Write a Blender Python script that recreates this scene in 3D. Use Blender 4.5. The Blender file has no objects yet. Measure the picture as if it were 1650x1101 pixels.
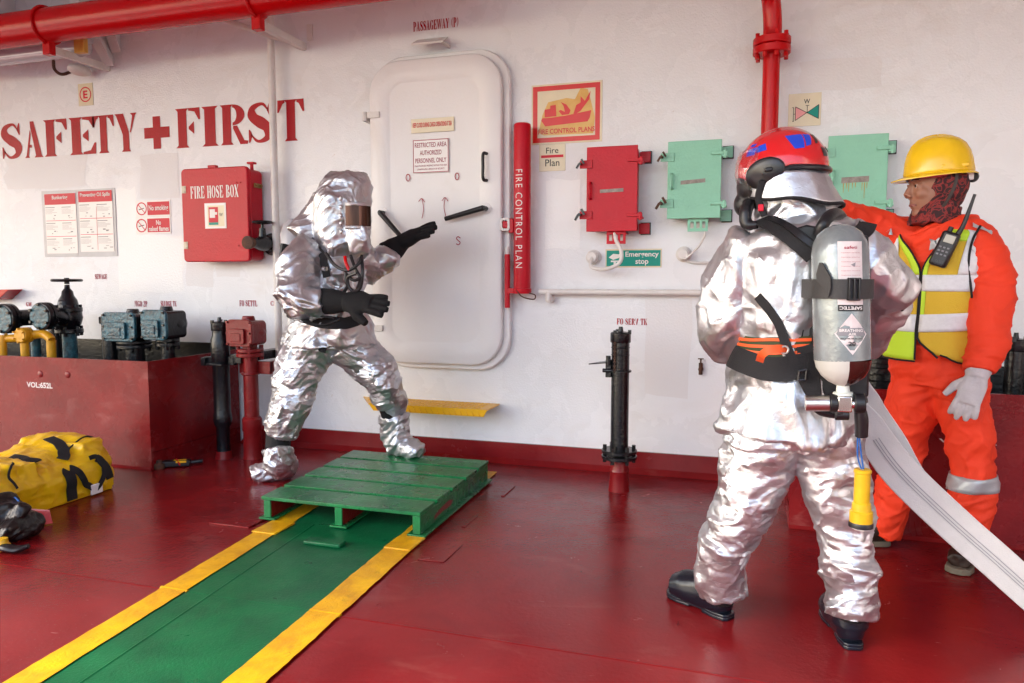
import bpy, bmesh, math, random
from mathutils import Vector, Matrix, noise
from mathutils.bvhtree import BVHTree
random.seed(7)
scene = bpy.context.scene
COL = scene.collection
V = Vector
PI = math.pi

# ------------------------------------------------------------------ camera
FPX = 1190.0
YAW = math.radians(17.55)
PIT = math.atan((550.5 - 449) / FPX)
CF = V((-math.sin(YAW) * math.cos(PIT), math.cos(YAW) * math.cos(PIT), -math.sin(PIT)))
CR = V((math.cos(YAW), math.sin(YAW), 0))
CU = CR.cross(CF)
CAM = V((0, -4.3498, 1.15))
cam_data = bpy.data.cameras.new('camera')
cam_data.sensor_width = 36
cam_data.lens = FPX / 1650 * 36
cam_data.clip_end = 20000
cam = bpy.data.objects.new('camera', cam_data)
COL.objects.link(cam)
mw = Matrix((CR, CU, -CF)).transposed().to_4x4()
mw.translation = CAM
cam.matrix_world = mw
scene.camera = cam
# ------------------------------------------------------------------ light
SUN_EL, SUN_AZ = math.radians(38), math.radians(-128)   # azimuth measured from +Y towards +X
world = bpy.data.worlds.new('World')
scene.world = world
world.use_nodes = True
wn = world.node_tree
bg = wn.nodes['Background']
sky = wn.nodes.new('ShaderNodeTexSky')
sky.sky_type = 'NISHITA'
sky.sun_disc = False
sky.sun_elevation = SUN_EL
sky.sun_rotation = SUN_AZ
sky.dust_density = 3.0
sky.air_density = 1.0
wn.links.new(sky.outputs[0], bg.inputs[0])
bg.inputs[1].default_value = 0.15
sun_d = bpy.data.lights.new('sun', 'SUN')
sun_d.energy = 1.5
sun_d.angle = math.radians(12)
sun_d.color = (1, .95, .88)
sun = bpy.data.objects.new('sun', sun_d)
COL.objects.link(sun)
sd = V((math.sin(SUN_AZ) * math.cos(SUN_EL), math.cos(SUN_AZ) * math.cos(SUN_EL), math.sin(SUN_EL)))
sun.rotation_euler = sd.to_track_quat('Z', 'Y').to_euler()
scene.view_settings.view_transform = 'Standard'
scene.view_settings.look = 'None'
scene.view_settings.gamma = 1
scene.view_settings.use_curve_mapping = False
scene.view_settings.exposure = 2.2
scene.render.engine = 'CYCLES'
scene.cycles.max_bounces = 10
scene.cycles.diffuse_bounces = 5

# ------------------------------------------------------------------ helpers
def ray(px, py):
    return CF + CR * ((px - 825) / FPX) + CU * ((550.5 - py) / FPX)
def at(px, py, Y=0.0):
    r = ray(px, py)
    return CAM + r * ((Y - CAM.y) / r.y)
def fl(px, py, z=0.0):
    r = ray(px, py)
    return CAM + r * ((z - CAM.z) / r.z)

ORG = {}
def tag(o, label=None, cat=None, group=None, kind=None):
    if label: o['label'] = label
    if cat: o['category'] = cat
    if group: o['group'] = group
    if kind: o['kind'] = kind
    return o
def thing(name, label, cat, loc, group=None):
    o = bpy.data.objects.new(name, None)
    COL.objects.link(o)
    o.empty_display_size = .05
    o.location = loc
    ORG[o.name] = V(loc)
    return tag(o, label, cat, group)
def link_mesh(name, me, mat, parent=None, org=None, bevel=0, smooth=True, angle=35, already_local=False):
    base = ORG[parent.name] if parent else (V(org) if org is not None else V((0, 0, 0)))
    if not already_local:
        me.transform(Matrix.Translation(-base))
    o = bpy.data.objects.new(name, me)
    COL.objects.link(o)
    if parent:
        o.parent = parent
    else:
        o.location = base
    ORG[o.name] = base
    if mat: 
        if isinstance(mat, (list, tuple)):
            for m in mat: me.materials.append(m)
        else: me.materials.append(mat)
    if smooth:
        me.shade_smooth()
        if angle < 180: me.set_sharp_from_angle(angle=math.radians(angle))
    if bevel:
        b = o.modifiers.new('bevel', 'BEVEL')
        b.width = bevel; b.segments = 2; b.limit_method = 'ANGLE'; b.angle_limit = math.radians(40)
    return o
def perp(d):
    d = d.normalized()
    a = V((0, 0, 1)) if abs(d.z) < .9 else V((1, 0, 0))
    u = d.cross(a).normalized()
    return u, d.cross(u).normalized()
def catmull(pts, sub):
    if sub <= 1 or len(pts) < 3: return list(pts)
    out = []
    P = [pts[0] * 2 - pts[1]] + list(pts) + [pts[-1] * 2 - pts[-2]]
    for i in range(1, len(P) - 2):
        p0, p1, p2, p3 = P[i - 1], P[i], P[i + 1], P[i + 2]
        for k in range(sub):
            t = k / sub
            out.append(.5 * ((2 * p1) + (p2 - p0) * t + (2 * p0 - 5 * p1 + 4 * p2 - p3) * t * t + (3 * p1 - p0 - 3 * p2 + p3) * t ** 3))
    out.append(pts[-1].copy())
    return out
def lerpn(vals, sub):
    out = []
    for i in range(len(vals) - 1):
        for k in range(sub):
            t = k / sub; t = t * t * (3 - 2 * t)
            out.append(vals[i] * (1 - t) + vals[i + 1] * t)
    out.append(vals[-1])
    return out

class MB:
    def __init__(s): s.v = []; s.f = []
    def add(s, vs, fs):
        n = len(s.v); s.v += [V(p) for p in vs]; s.f += [[n + i for i in q] for q in fs]; return s
    def box(s, c, d, ax=None):
        c = V(c); hx, hy, hz = d[0] / 2, d[1] / 2, d[2] / 2
        X, Y, Z = ax if ax else (V((1, 0, 0)), V((0, 1, 0)), V((0, 0, 1)))
        vs = [c + X * (a * hx) + Y * (b * hy) + Z * (e * hz) for a in (-1, 1) for b in (-1, 1) for e in (-1, 1)]
        return s.add(vs, [(0, 1, 3, 2), (4, 6, 7, 5), (0, 4, 5, 1), (2, 3, 7, 6), (0, 2, 6, 4), (1, 5, 7, 3)])
    def bb(s, x0, x1, y0, y1, z0, z1):
        return s.box(((x0 + x1) / 2, (y0 + y1) / 2, (z0 + z1) / 2), (abs(x1 - x0), abs(y1 - y0), abs(z1 - z0)))
    def cyl(s, a, b, r, r2=None, n=20):
        a, b = V(a), V(b); r2 = r if r2 is None else r2
        u, w = perp(b - a)
        vs = []
        for c, q in ((a, r), (b, r2)):
            for i in range(n):
                t = 2 * PI * i / n
                vs.append(c + u * (q * math.cos(t)) + w * (q * math.sin(t)))
        fs = [(i, (i + 1) % n, n + (i + 1) % n, n + i) for i in range(n)] + [tuple(range(n))[::-1], tuple(range(n, 2 * n))]
        return s.add(vs, fs)
    def lathe(s, o, ax, prof, n=28):
        """prof: list of (distance along axis, radius)"""
        o = V(o); ax = V(ax).normalized(); u, w = perp(ax)
        vs = []
        for h, r in prof:
            for i in range(n):
                t = 2 * PI * i / n
                vs.append(o + ax * h + u * (r * math.cos(t)) + w * (r * math.sin(t)))
        fs = []
        for k in range(len(prof) - 1):
            for i in range(n):
                fs.append((k * n + i, k * n + (i + 1) % n, (k + 1) * n + (i + 1) % n, (k + 1) * n + i))
        fs.append(tuple(range(n))[::-1]); m = (len(prof) - 1) * n; fs.append(tuple(range(m, m + n)))
        return s.add(vs, fs)
    def tube(s, pts, r, n=12, sub=6, side=None, ry=None, closed=False):
        """r: number or list per point; ry: second radius list; side: vector for the r direction"""
        pts = [V(p) for p in pts]
        if not isinstance(r, (list, tuple)): r = [r] * len(pts)
        ry = r if ry is None else (ry if isinstance(ry, (list, tuple)) else [ry] * len(pts))
        if len(pts) > 2 and sub > 1:
            r = lerpn(list(r), sub); ry = lerpn(list(ry), sub); pts = catmull(pts, sub)
        m = len(pts); vs = []
        u = None
        for i, p in enumerate(pts):
            d = (pts[min(i + 1, m - 1)] - pts[max(i - 1, 0)]).normalized()
            if side is not None:
                u = (V(side) - d * V(side).dot(d)).normalized()
            elif u is None: u = perp(d)[0]
            else: u = (u - d * u.dot(d)).normalized()
            w = d.cross(u)
            for k in range(n):
                t = 2 * PI * k / n
                vs.append(p + u * (r[i] * math.cos(t)) + w * (ry[i] * math.sin(t)))
        fs = []
        for i in range(m - 1):
            for k in range(n):
                fs.append((i * n + k, i * n + (k + 1) % n, (i + 1) * n + (k + 1) % n, (i + 1) * n + k))
        fs.append(tuple(range(n))[::-1]); fs.append(tuple(range((m - 1) * n, m * n)))
        return s.add(vs, fs)
    def ring(s, c, ax, R, r, n=28, m=10, arc=(0, 2 * PI)):
        c = V(c); u, w = perp(V(ax)); full = abs(arc[1] - arc[0]) > 6.28
        pts = []
        for i in range(n + (0 if full else 1)):
            t = arc[0] + (arc[1] - arc[0]) * i / n
            pts.append((c + u * (R * math.cos(t)) + w * (R * math.sin(t)), (u * math.cos(t) + w * math.sin(t))))
        A = V(ax).normalized(); vs = []
        for p, rd in pts:
            for k in range(m):
                t = 2 * PI * k / m
                vs.append(p + rd * (r * math.cos(t)) + A * (r * math.sin(t)))
        L = len(pts); fs = []
        for i in range(L if full else L - 1):
            j = (i + 1) % L
            for k in range(m): fs.append((i * m + k, i * m + (k + 1) % m, j * m + (k + 1) % m, j * m + k))
        return s.add(vs, fs)
    def ell(s, c, rad, ax=None, n=20, m=12):
        c = V(c); X, Y, Z = ax if ax else (V((1, 0, 0)), V((0, 1, 0)), V((0, 0, 1)))
        vs = [c - Z * rad[2]]; fs = []
        for j in range(1, m):
            e = -PI / 2 + PI * j / m
            for i in range(n):
                t = 2 * PI * i / n
                vs.append(c + X * (rad[0] * math.cos(e) * math.cos(t)) + Y * (rad[1] * math.cos(e) * math.sin(t)) + Z * (rad[2] * math.sin(e)))
        vs.append(c + Z * rad[2])
        for i in range(n): fs.append((0, 1 + (i + 1) % n, 1 + i))
        for j in range(m - 2):
            for i in range(n):
                a = 1 + j * n
                fs.append((a + i, a + (i + 1) % n, a + n + (i + 1) % n, a + n + i))
        a = 1 + (m - 2) * n
        for i in range(n): fs.append((a + i, a + (i + 1) % n, len(vs) - 1))
        return s.add(vs, fs)
    def prism(s, poly, vec):
        poly = [V(p) for p in poly]; n = len(poly); vec = V(vec)
        nf = [tuple(range(n))[::-1], tuple(range(n, 2 * n))] + [(i, (i + 1) % n, n + (i + 1) % n, n + i) for i in range(n)]
        return s.add(poly + [p + vec for p in poly], nf)
    def poly(s, poly): return s.add(poly, [tuple(range(len(poly)))])
    def ribbon(s, pts, width, normals, th=.004, sub=6, sway=0):
        """flat strap following pts; normals: one vector or one per point"""
        pts = [V(p) for p in pts]
        N = [V(x) for x in normals] if isinstance(normals, list) else [V(normals)] * len(pts)
        Wd = width if isinstance(width, list) else [width] * len(pts)
        if len(pts) > 2 and sub > 1:
            N = [x for x in lerpn(N, sub)]; Wd = lerpn(Wd, sub); pts = catmull(pts, sub)
        m = len(pts); vs = []; fs = []
        for i, p in enumerate(pts):
            d = (pts[min(i + 1, m - 1)] - pts[max(i - 1, 0)]).normalized()
            nn = (N[i] - d * N[i].dot(d)).normalized(); sd_ = d.cross(nn)
            w = Wd[i] / 2
            for a, b in ((-1, 0), (1, 0), (1, 1), (-1, 1)):
                vs.append(p + sd_ * (a * w) + nn * (b * th))
        for i in range(m - 1):
            for k in range(4): fs.append((i * 4 + k, i * 4 + (k + 1) % 4, i * 4 + 4 + (k + 1) % 4, i * 4 + 4 + k))
        fs.append((3, 2, 1, 0)); e = (m - 1) * 4; fs.append((e, e + 1, e + 2, e + 3))
        return s.add(vs, fs)
    def mesh(s, fix=True):
        me = bpy.data.meshes.new('m'); me.from_pydata([tuple(p) for p in s.v], [], s.f)
        if fix:
            b = bmesh.new(); b.from_mesh(me); bmesh.ops.recalc_face_normals(b, faces=b.faces); b.to_mesh(me); b.free()
        me.update()
        return me
    def islands(s):
        par = list(range(len(s.v)))
        def find(i):
            while par[i] != i: par[i] = par[par[i]]; i = par[i]
            return i
        for f in s.f:
            r = find(f[0])
            for i in f[1:]: par[find(i)] = r
        groups = {}
        for f in s.f: groups.setdefault(find(f[0]), []).append(f)
        out = []
        for fs in groups.values():
            ids = sorted({i for f in fs for i in f}); m = {i: k for k, i in enumerate(ids)}
            o = MB(); o.v = [s.v[i] for i in ids]; o.f = [[m[i] for i in f] for f in fs]; out.append(o)
        return out
    def build(s, name, mat, parent=None, **k):
        one = {'bolts': 'bolt', 'visor_snaps': 'visor_snap', 'buttons': 'button', 'boss': 'boss', 'rivet': 'rivet'}.get(name)
        if one:
            return [q.build('_' + one, mat, parent, **k) for q in s.islands()][0]
        if name.startswith('_'): name = name[1:]
        fix = k.pop('fix', True)
        return link_mesh(name, s.mesh(fix), mat, parent, **k)

# ------------------------------------------------------------------ materials
def M(name, col, rough=.5, metal=0, bump=0, bs=40, var=0, vs=3, col2=None, coat=0, rvar=0, spec=.5, trans=0, alpha=1, sc=(1, 1, 1), bump2=0, bs2=6, detail=4, ior=1.45):
    m = bpy.data.materials.new(name); m.use_nodes = True
    nt = m.node_tree; N = nt.nodes; L = nt.links
    p = N['Principled BSDF']
    p.inputs['Base Color'].default_value = (*col, 1)
    p.inputs['Roughness'].default_value = rough
    p.inputs['Metallic'].default_value = metal
    p.inputs['Specular IOR Level'].default_value = spec
    p.inputs['Coat Weight'].default_value = coat
    p.inputs['Coat Roughness'].default_value = .12
    p.inputs['Transmission Weight'].default_value = trans
    p.inputs['Alpha'].default_value = alpha
    p.inputs['IOR'].default_value = ior
    tc = N.new('ShaderNodeTexCoord'); mp = N.new('ShaderNodeMapping')
    mp.inputs['Scale'].default_value = sc
    L.new(tc.outputs['Object'], mp.inputs[0])
    def nz(scale, det=detail, dist=0):
        n = N.new('ShaderNodeTexNoise'); n.inputs['Scale'].default_value = scale; n.inputs['Detail'].default_value = det
        n.inputs['Roughness'].default_value = .6; n.inputs['Distortion'].default_value = dist
        L.new(mp.outputs[0], n.inputs['Vector']); return n
    if var or col2:
        n = nz(vs, 6, .4)
        r = N.new('ShaderNodeValToRGB'); r.color_ramp.elements[0].position = .35; r.color_ramp.elements[1].position = .68
        c2 = col2 if col2 else tuple(min(1, c * (1 - var)) for c in col)
        r.color_ramp.elements[0].color = (*c2, 1); r.color_ramp.elements[1].color = (*col, 1)
        L.new(n.outputs['Fac'], r.inputs[0]); L.new(r.outputs[0], p.inputs['Base Color'])
    if rvar:
        n = nz(vs * 1.7 + 1, 5, .5)
        mr = N.new('ShaderNodeMapRange'); mr.inputs['From Min'].default_value = .3; mr.inputs['From Max'].default_value = .7
        mr.inputs['To Min'].default_value = max(.03, rough - rvar); mr.inputs['To Max'].default_value = rough + rvar
        L.new(n.outputs['Fac'], mr.inputs[0]); L.new(mr.outputs[0], p.inputs['Roughness'])
    last = None
    for b, sca in ((bump2, bs2), (bump, bs)):
        if b:
            n = nz(sca, 3); bn = N.new('ShaderNodeBump'); bn.inputs['Strength'].default_value = 1
            bn.inputs['Distance'].default_value = b
            L.new(n.outputs['Fac'], bn.inputs['Height'])
            if last: L.new(last.outputs[0], bn.inputs['Normal'])
            last = bn
    if last: L.new(last.outputs[0], p.inputs['Normal'])
    return m

white = M('white_paint', (.765, .785, .815), .27, bump=.0020, bs=95, bump2=.0016, bs2=10, var=.05, vs=1.3, rvar=.07)
ceil_m = M('ceiling_paint', (.76, .78, .80), .5, var=.1)
white2 = M('white_paint_fitting', (.73, .71, .69), .38, bump=.0015, bs=60, var=.12, vs=8)
doorw = M('door_paint', (.77, .765, .775), .32, bump=.0010, bs=60, bump2=.0025, bs2=5, var=.04, vs=2)
deckr = M('deck_paint', (.215, .011, .013), .21, bump=.0014, bs=60, bump2=.003, bs2=3, col2=(.15, .007, .009), vs=2.6, rvar=.07, spec=.32)
boxr = M('saveall_paint', (.23, .011, .012), .27, bump=.0016, bs=48, col2=(.15, .005, .007), vs=3, rvar=.08, spec=.35)
pipered = M('pipe_red_paint', (.56, .002, .005), .26, spec=.35, bump=.0008, bs=90, var=.15, vs=5)
cabred = M('cabinet_red_paint', (.54, .002, .017), .30, spec=.3, bump=.0022, bs=75, var=.14, vs=4)
oxred = M('oxide_red_paint', (.22, .008, .010), .3, spec=.4, bump=.003, bs=55, var=.3, vs=9)
mint = M('mint_paint', (.27, .60, .44), .36, spec=.35, bump=.0025, bs=80, var=.1, vs=5)
blackp = M('black_paint', (.008, .009, .012), .25, bump=.0025, bs=60, var=.4, vs=12)
bluep = M('blue_black_paint', (.03, .15, .20), .28, bump=.006, bs=55, col2=(.006, .020, .032), vs=30)
green = M('green_paint', (.003, .135, .045), .34, spec=.35, bump=.0015, bs=120, col2=(.002, .082, .030), vs=5, rvar=.08)
palgreen = M('pallet_green_paint', (.003, .17, .045), .30, bump=.002, bs=60, col2=(.004, .10, .03), vs=7, rvar=.08)
yel = M('yellow_deck_paint', (.80, .46, .006), .38, spec=.35, bump=.0025, bs=60, col2=(.58, .28, .01), vs=9)
yels = M('yellow_step_paint', (.85, .46, .008), .32, bump=.001, bs=60, var=.12, vs=9)
letr = M('red_lettering', (.42, .001, .010), .36, spec=.2, bump=.0015, bs=70, var=.15, vs=14)
letw = M('white_lettering', (.75, .72, .7), .4)
letk = M('black_lettering', (.012, .012, .014), .45)
letp = M('faded_red_lettering', (.36, .02, .05), .5, spec=.2)
signw = M('white_sign', (.78, .76, .75), .25)
cream = M('cream_sign', (.74, .66, .46), .25, var=.08, vs=8)
greyb = M('grey_sign_backing', (.50, .50, .53), .3, var=.12, vs=6)
teal = M('teal_sign', (.004, .27, .21), .3, spec=.25)
signred = M('sign_red', (.60, .012, .035), .35, spec=.25)
signred2 = M('sign_bright_red', (.66, .012, .01), .3, var=.1, vs=12)
pink = M('sign_pink', (.78, .30, .29), .3)
amber = M('aged_amber', (.62, .33, .05), .3, col2=(.72, .46, .12), vs=10)
rust = M('rusty_metal', (.12, .045, .02), .7, bump=.002, bs=90, col2=(.04, .02, .015), vs=30)
brass = M('dull_brass', (.35, .25, .10), .35, 1)
steel = M('steel', (.55, .54, .52), .3, 1, bump=.0006, bs=90)
chrome = M('chrome', (.75, .73, .70), .16, 1)
blk_rub = M('black_rubber', (.010, .010, .012), .38, bump=.0008, bs=80)
blk_fab = M('black_webbing', (.009, .009, .011), .75, bump=.0012, bs=260)
blk_suede = M('black_leather', (.004, .004, .005), .85, bump=.0015, bs=160)
plate_pic = M('tape_residue', (.36, .33, .30), .6, bump=.003, bs=60, var=.4, vs=40)

def specks(m, col, scale, lo, hi, sc=(1, 1, 1), amount=1.0, dist=.6):
    """mix a wear colour into the base colour where a noise passes a threshold"""
    nt = m.node_tree; N = nt.nodes; L = nt.links; p = N['Principled BSDF']
    tc = N.new('ShaderNodeTexCoord'); mp = N.new('ShaderNodeMapping'); mp.inputs['Scale'].default_value = sc; mp.inputs['Location'].default_value = (scale, 3.3, 1.7)
    L.new(tc.outputs['Object'], mp.inputs[0])
    n = N.new('ShaderNodeTexNoise'); n.inputs['Scale'].default_value = scale; n.inputs['Detail'].default_value = 5; n.inputs['Roughness'].default_value = .62; n.inputs['Distortion'].default_value = dist
    L.new(mp.outputs[0], n.inputs['Vector'])
    mr = N.new('ShaderNodeMapRange'); mr.inputs['From Min'].default_value = lo; mr.inputs['From Max'].default_value = hi; mr.inputs['To Max'].default_value = amount
    L.new(n.outputs['Fac'], mr.inputs[0])
    mx = N.new('ShaderNodeMix'); mx.data_type = 'RGBA'; L.new(mr.outputs[0], mx.inputs[0]); mx.inputs[7].default_value = (*col, 1)
    src = p.inputs['Base Color'].links
    if src: L.new(src[0].from_socket, mx.inputs[6])
    else: mx.inputs[6].default_value = p.inputs['Base Color'].default_value
    L.new(mx.outputs[2], p.inputs['Base Color'])
specks(deckr, (.28, .07, .06), 2.2, .60, .76, (1, 2.6, 1), .3)
specks(deckr, (.42, .20, .18), 16, .70, .76, (1, 3, 1), .55)
specks(deckr, (.05, .006, .008), 9, .69, .75, (2.5, 1, 1), .6)
specks(green, (.05, .16, .09), 14, .68, .76, (3, 1, 1), .5); specks(green, (.006, .03, .015), 3.5, .60, .75, (2, 1, 1), .5)
specks(yel, (.30, .16, .02), 10, .60, .74, (2, 1, 1), .6); specks(yel, (.16, .03, .02), 34, .70, .74, (1, 1, 1), .7)
specks(palgreen, (.03, .20, .10), 6, .58, .72, (1, 6, 4), .45); specks(palgreen, (.01, .03, .015), 40, .73, .76, (1, 1, 1), .8)
specks(white, (.60, .55, .50), 1.3, .56, .75, (1, 1, 2), .35); specks(white, (.40, .26, .17), 22, .745, .77, (1, 1, .6), .6)
specks(doorw, (.58, .52, .46), 2.4, .60, .76, (1, 1, .5), .35)
specks(boxr, (.34, .12, .11), 5, .60, .74, (1, 1, 2), .5); specks(cabred, (.62, .16, .18), 26, .70, .75, (1, 1, 1), .4)
specks(white2, (.45, .33, .22), 9, .62, .74, (1, 1, 1), .5)

# ------------------------------------------------------------------ lettering
S_ = .21
def _stem(x, s=S_): return [(x - .055, 0), (x + s + .055, 0), (x + s, .07), (x + s, .93), (x + s + .055, 1), (x - .055, 1), (x, .93), (x, .07)]
def _thin(x): return [(x - .05, 0), (x + .12, 0), (x + .07, .05), (x + .07, .95), (x + .12, 1), (x - .05, 1), (x, .95), (x, .05)]
def _armt(x0, x1): return [(x0, 1), (x1, 1), (x1 + .01, .70), (x1 - .03, .70), (x1 - .12, .90), (x0, .935)]
def _fy(p): return [(x, 1 - y) for x, y in p]
def _fx(p, w): return [(w - x, y) for x, y in p]
def _mid(x0, x1): return [(x0, .47), (x0, .53), (x1, .66), (x1, .34)]
def _bowl(x0, x1, y0, y1, t, g=.04):
    cy = (y0 + y1) / 2; ry = (y1 - y0) / 2; rx = x1 - x0; o = []; n = 12
    for i in range(n + 1):
        a = PI / 2 - PI * i / n; o.append((x0 + g + (rx - g) * math.cos(a), cy + ry * math.sin(a)))
    for i in range(n + 1):
        a = -PI / 2 + PI * i / n; o.append((x0 + g + max(.02, rx - g - t) * math.cos(a), cy + (ry - .075) * math.sin(a)))
    return o
def _stroke(pts, ws):
    P = catmull([V((x, y, 0)) for x, y in pts], 6); W = lerpn(ws, 6); a = []; b = []
    for i, p in enumerate(P):
        d = (P[min(i + 1, len(P) - 1)] - P[max(0, i - 1)]).normalized(); n = V((-d.y, d.x, 0))
        q = p + n * W[i] / 2; r = p - n * W[i] / 2
        a.append((q.x, q.y)); b.append((r.x, r.y))
    return a + b[::-1]
GL = {
 'I': (.37, [_stem(.08)]),
 'F': (.64, [_stem(.07), _armt(.33, .60), _mid(.33, .46)]),
 'E': (.66, [_stem(.07), _armt(.33, .60), _mid(.33, .46), _fy(_armt(.33, .62))]),
 'L': (.62, [_stem(.07), _fy(_armt(.33, .60))]),
 'T': (.66, [_stem(.225), _armt(.475, .65), _fx(_armt(.475, .65), .66)]),
 'Y': (.70, [[(-.03, 1), (.27, 1), (.44, .52), (.44, .06), (.50, 0), (.18, 0), (.23, .06), (.23, .45), (.03, .94)], [(.47, .50), (.57, .93), (.50, 1), (.72, 1), (.66, .93), (.51, .50)]]),
 'A': (.68, [[(0, 0), (.19, 0), (.15, .06), (.26, .66), (.23, .78), (.06, .06)], [(.24, 1), (.38, 1), (.64, .06), (.70, 0), (.36, 0), (.42, .06), (.25, .84)], [(.18, .28), (.29, .28), (.27, .36), (.20, .36)]]),
 'V': (.68, [_fy([(.24, 1), (.38, 1), (.64, .06), (.70, 0), (.36, 0), (.42, .06), (.25, .84)])[::-1], _fy([(0, 0), (.19, 0), (.15, .06), (.26, .66), (.23, .78), (.06, .06)])]),
 'R': (.70, [_stem(.07), _bowl(.28, .62, .48, 1, .2), [(.33, .47), (.43, .47), (.60, .10), (.70, .08), (.68, 0), (.50, 0), (.33, .40)]]),
 'P': (.64, [_stem(.07), _bowl(.28, .62, .42, 1, .2)]),
 'B': (.68, [_stem(.07), _bowl(.28, .60, .53, 1, .19), _bowl(.28, .66, 0, .48, .2)]),
 'D': (.70, [_stem(.07), _bowl(.28, .68, 0, 1, .2)]),
 'O': (.68, [_bowl(.34, .68, 0, 1, .2, .03), _fx(_bowl(.34, .68, 0, 1, .2, .03), .68)]),
 'C': (.62, [_fx(_bowl(.34, .66, 0, 1, .2, .03), .68), [(.38, .93), (.42, 1), (.6, .95), (.6, .66), (.56, .66)], [(.38, .07), (.42, 0), (.6, .05), (.6, .28), (.56, .3)]]),
 'G': (.68, [_fx(_bowl(.34, .66, 0, 1, .2, .03), .68), [(.38, .93), (.42, 1), (.6, .95), (.6, .66), (.56, .66)], [(.38, .08), (.38, 0), (.64, .04), (.64, .4), (.68, .45), (.4, .45), (.44, .4), (.44, .09)]]),
 'S': (.60, [_stroke([(.50, .78), (.36, .955), (.14, .86), (.14, .66), (.32, .50), (.48, .34), (.46, .12), (.25, .045), (.09, .22)], [.03, .07, .14, .22, .27, .22, .14, .07, .03]), [(.52, .98), (.55, .98), (.55, .66), (.52, .66), (.46, .80)], [(.04, .02), (.07, .02), (.13, .2), (.07, .34), (.04, .34)]]),
 'H': (.76, [_stem(.07), _stem(.49), [(.31, .46), (.46, .46), (.46, .54), (.31, .54)]]),
 'N': (.76, [_thin(.08), _thin(.60), [(.1, 1), (.28, 1), (.62, 0), (.46, 0)]]),
 'M': (.92, [_thin(.07), _stem(.65, .19), [(.17, .96), (.33, .96), (.48, .1), (.40, .1)], [(.46, .1), (.60, .96), (.63, .96), (.50, .1)]]),
 'W': (.98, [[(-.02, 1), (.27, 1), (.23, .93), (.36, .2), (.30, 0), (.22, 0), (.04, .93)], [(.34, .3), (.44, .9), (.47, .8), (.37, .2)], [(.38, 1), (.66, 1), (.62, .93), (.72, .2), (.67, 0), (.6, 0), (.43, .93)], [(.73, .3), (.85, .93), (.8, 1), (.99, 1), (.94, .93), (.76, .2)]]),
 'K': (.72, [_stem(.07), [(.31, .46), (.53, .94), (.48, 1), (.69, 1), (.62, .94), (.40, .52)], [(.36, .56), (.45, .60), (.68, .06), (.72, 0), (.42, 0), (.47, .06)]]),
 'U': (.72, [_stroke([(.17, 1), (.17, .5), (.20, .15), (.36, .045), (.52, .15), (.58, .5), (.58, 1)], [.21, .21, .18, .08, .06, .06, .06]), [(.03, .94), (.31, .94), (.33, 1), (.01, 1)], [(.5, .95), (.66, .95), (.7, 1), (.46, 1)]]),
 'X': (.70, [[(-.01, 1), (.3, 1), (.27, .94), (.67, .06), (.72, 0), (.39, 0), (.43, .06), (.04, .94)], [(.5, 1), (.7, 1), (.65, .94), (.46, .6), (.42, .64), (.56, .94)], [(0, 0), (.2, 0), (.16, .06), (.28, .36), (.24, .42), (.05, .06)]]),
 '2': (.58, [_stroke([(.08, .70), (.2, .94), (.42, .88), (.42, .66), (.24, .36), (.06, .08)], [.05, .1, .16, .2, .12, .08]), [(.05, 0), (.52, 0), (.55, .28), (.5, .28), (.46, .14), (.08, .14)]]),
 '(': (.34, [_stroke([(.3, 1.04), (.12, .75), (.12, .3), (.3, -.04)], [.03, .12, .12, .03])]),
 ')': (.34, [_stroke([(.04, 1.04), (.22, .75), (.22, .3), (.04, -.04)], [.03, .12, .12, .03])]),
 '+': (.75, [[(.26, .02), (.48, .02), (.48, .30), (.74, .30), (.74, .58), (.48, .58), (.48, .86), (.26, .86), (.26, .58), (0, .58), (0, .30), (.26, .30)]]),
 ' ': (.32, []),
}
def serif_layout(s, gap=.06):
    x = 0; out = []
    for c in s:
        w, polys = GL[c]
        out.append((c, x, w, polys)); x += w + gap
    return out, x - gap
def serif(name, s, x0, x1, z0, z1, y, mat, parent, label=None):
    lay, W = serif_layout(s); k = (x1 - x0) / W; h = z1 - z0
    mb = MB()
    for c, x, w, polys in lay:
        for p in polys: mb.poly([(x0 + (x + a) * k, y, z0 + b * h) for a, b in p])
    o = mb.build(name, mat, parent, smooth=False)
    if label: o['label'] = label
    return o
def sans_raw(s, bold=0.0, align='CENTER', sp=1.0):
    cu = bpy.data.curves.new('t', 'FONT'); cu.body = s; cu.size = 1; cu.space_character = sp; cu.offset = bold; cu.align_x = align; cu.space_line = .95; cu.resolution_u = 3
    o = bpy.data.objects.new('t', cu); COL.objects.link(o)
    dg = bpy.context.evaluated_depsgraph_get(); dg.update()
    me = bpy.data.meshes.new_from_object(o.evaluated_get(dg))
    bpy.data.objects.remove(o); bpy.data.curves.remove(cu)
    return me
def sans(name, s, O, U, Wv, mat, parent, bold=.01, align='CENTER', label=None):
    """fit text so that its bounding box is O + u*U + v*Wv"""
    me = sans_raw(s, bold, align)
    xs = [v.co.x for v in me.vertices]; ys = [v.co.y for v in me.vertices]
    a, b, c, d = min(xs), max(xs), min(ys), max(ys); O, U, Wv = V(O), V(U), V(Wv)
    for v in me.vertices: v.co = O + U * ((v.co.x - a) / (b - a)) + Wv * ((v.co.y - c) / (d - c))
    me.materials.clear()
    o = link_mesh(name, me, mat, parent, smooth=False)
    if label: o['label'] = label
    return o
def sansw(name, s, x0, x1, z0, z1, y, mat, parent, **k):
    return sans(name, s, (x0, y, z0), (x1 - x0, 0, 0), (0, 0, z1 - z0), mat, parent, **k)
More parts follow.
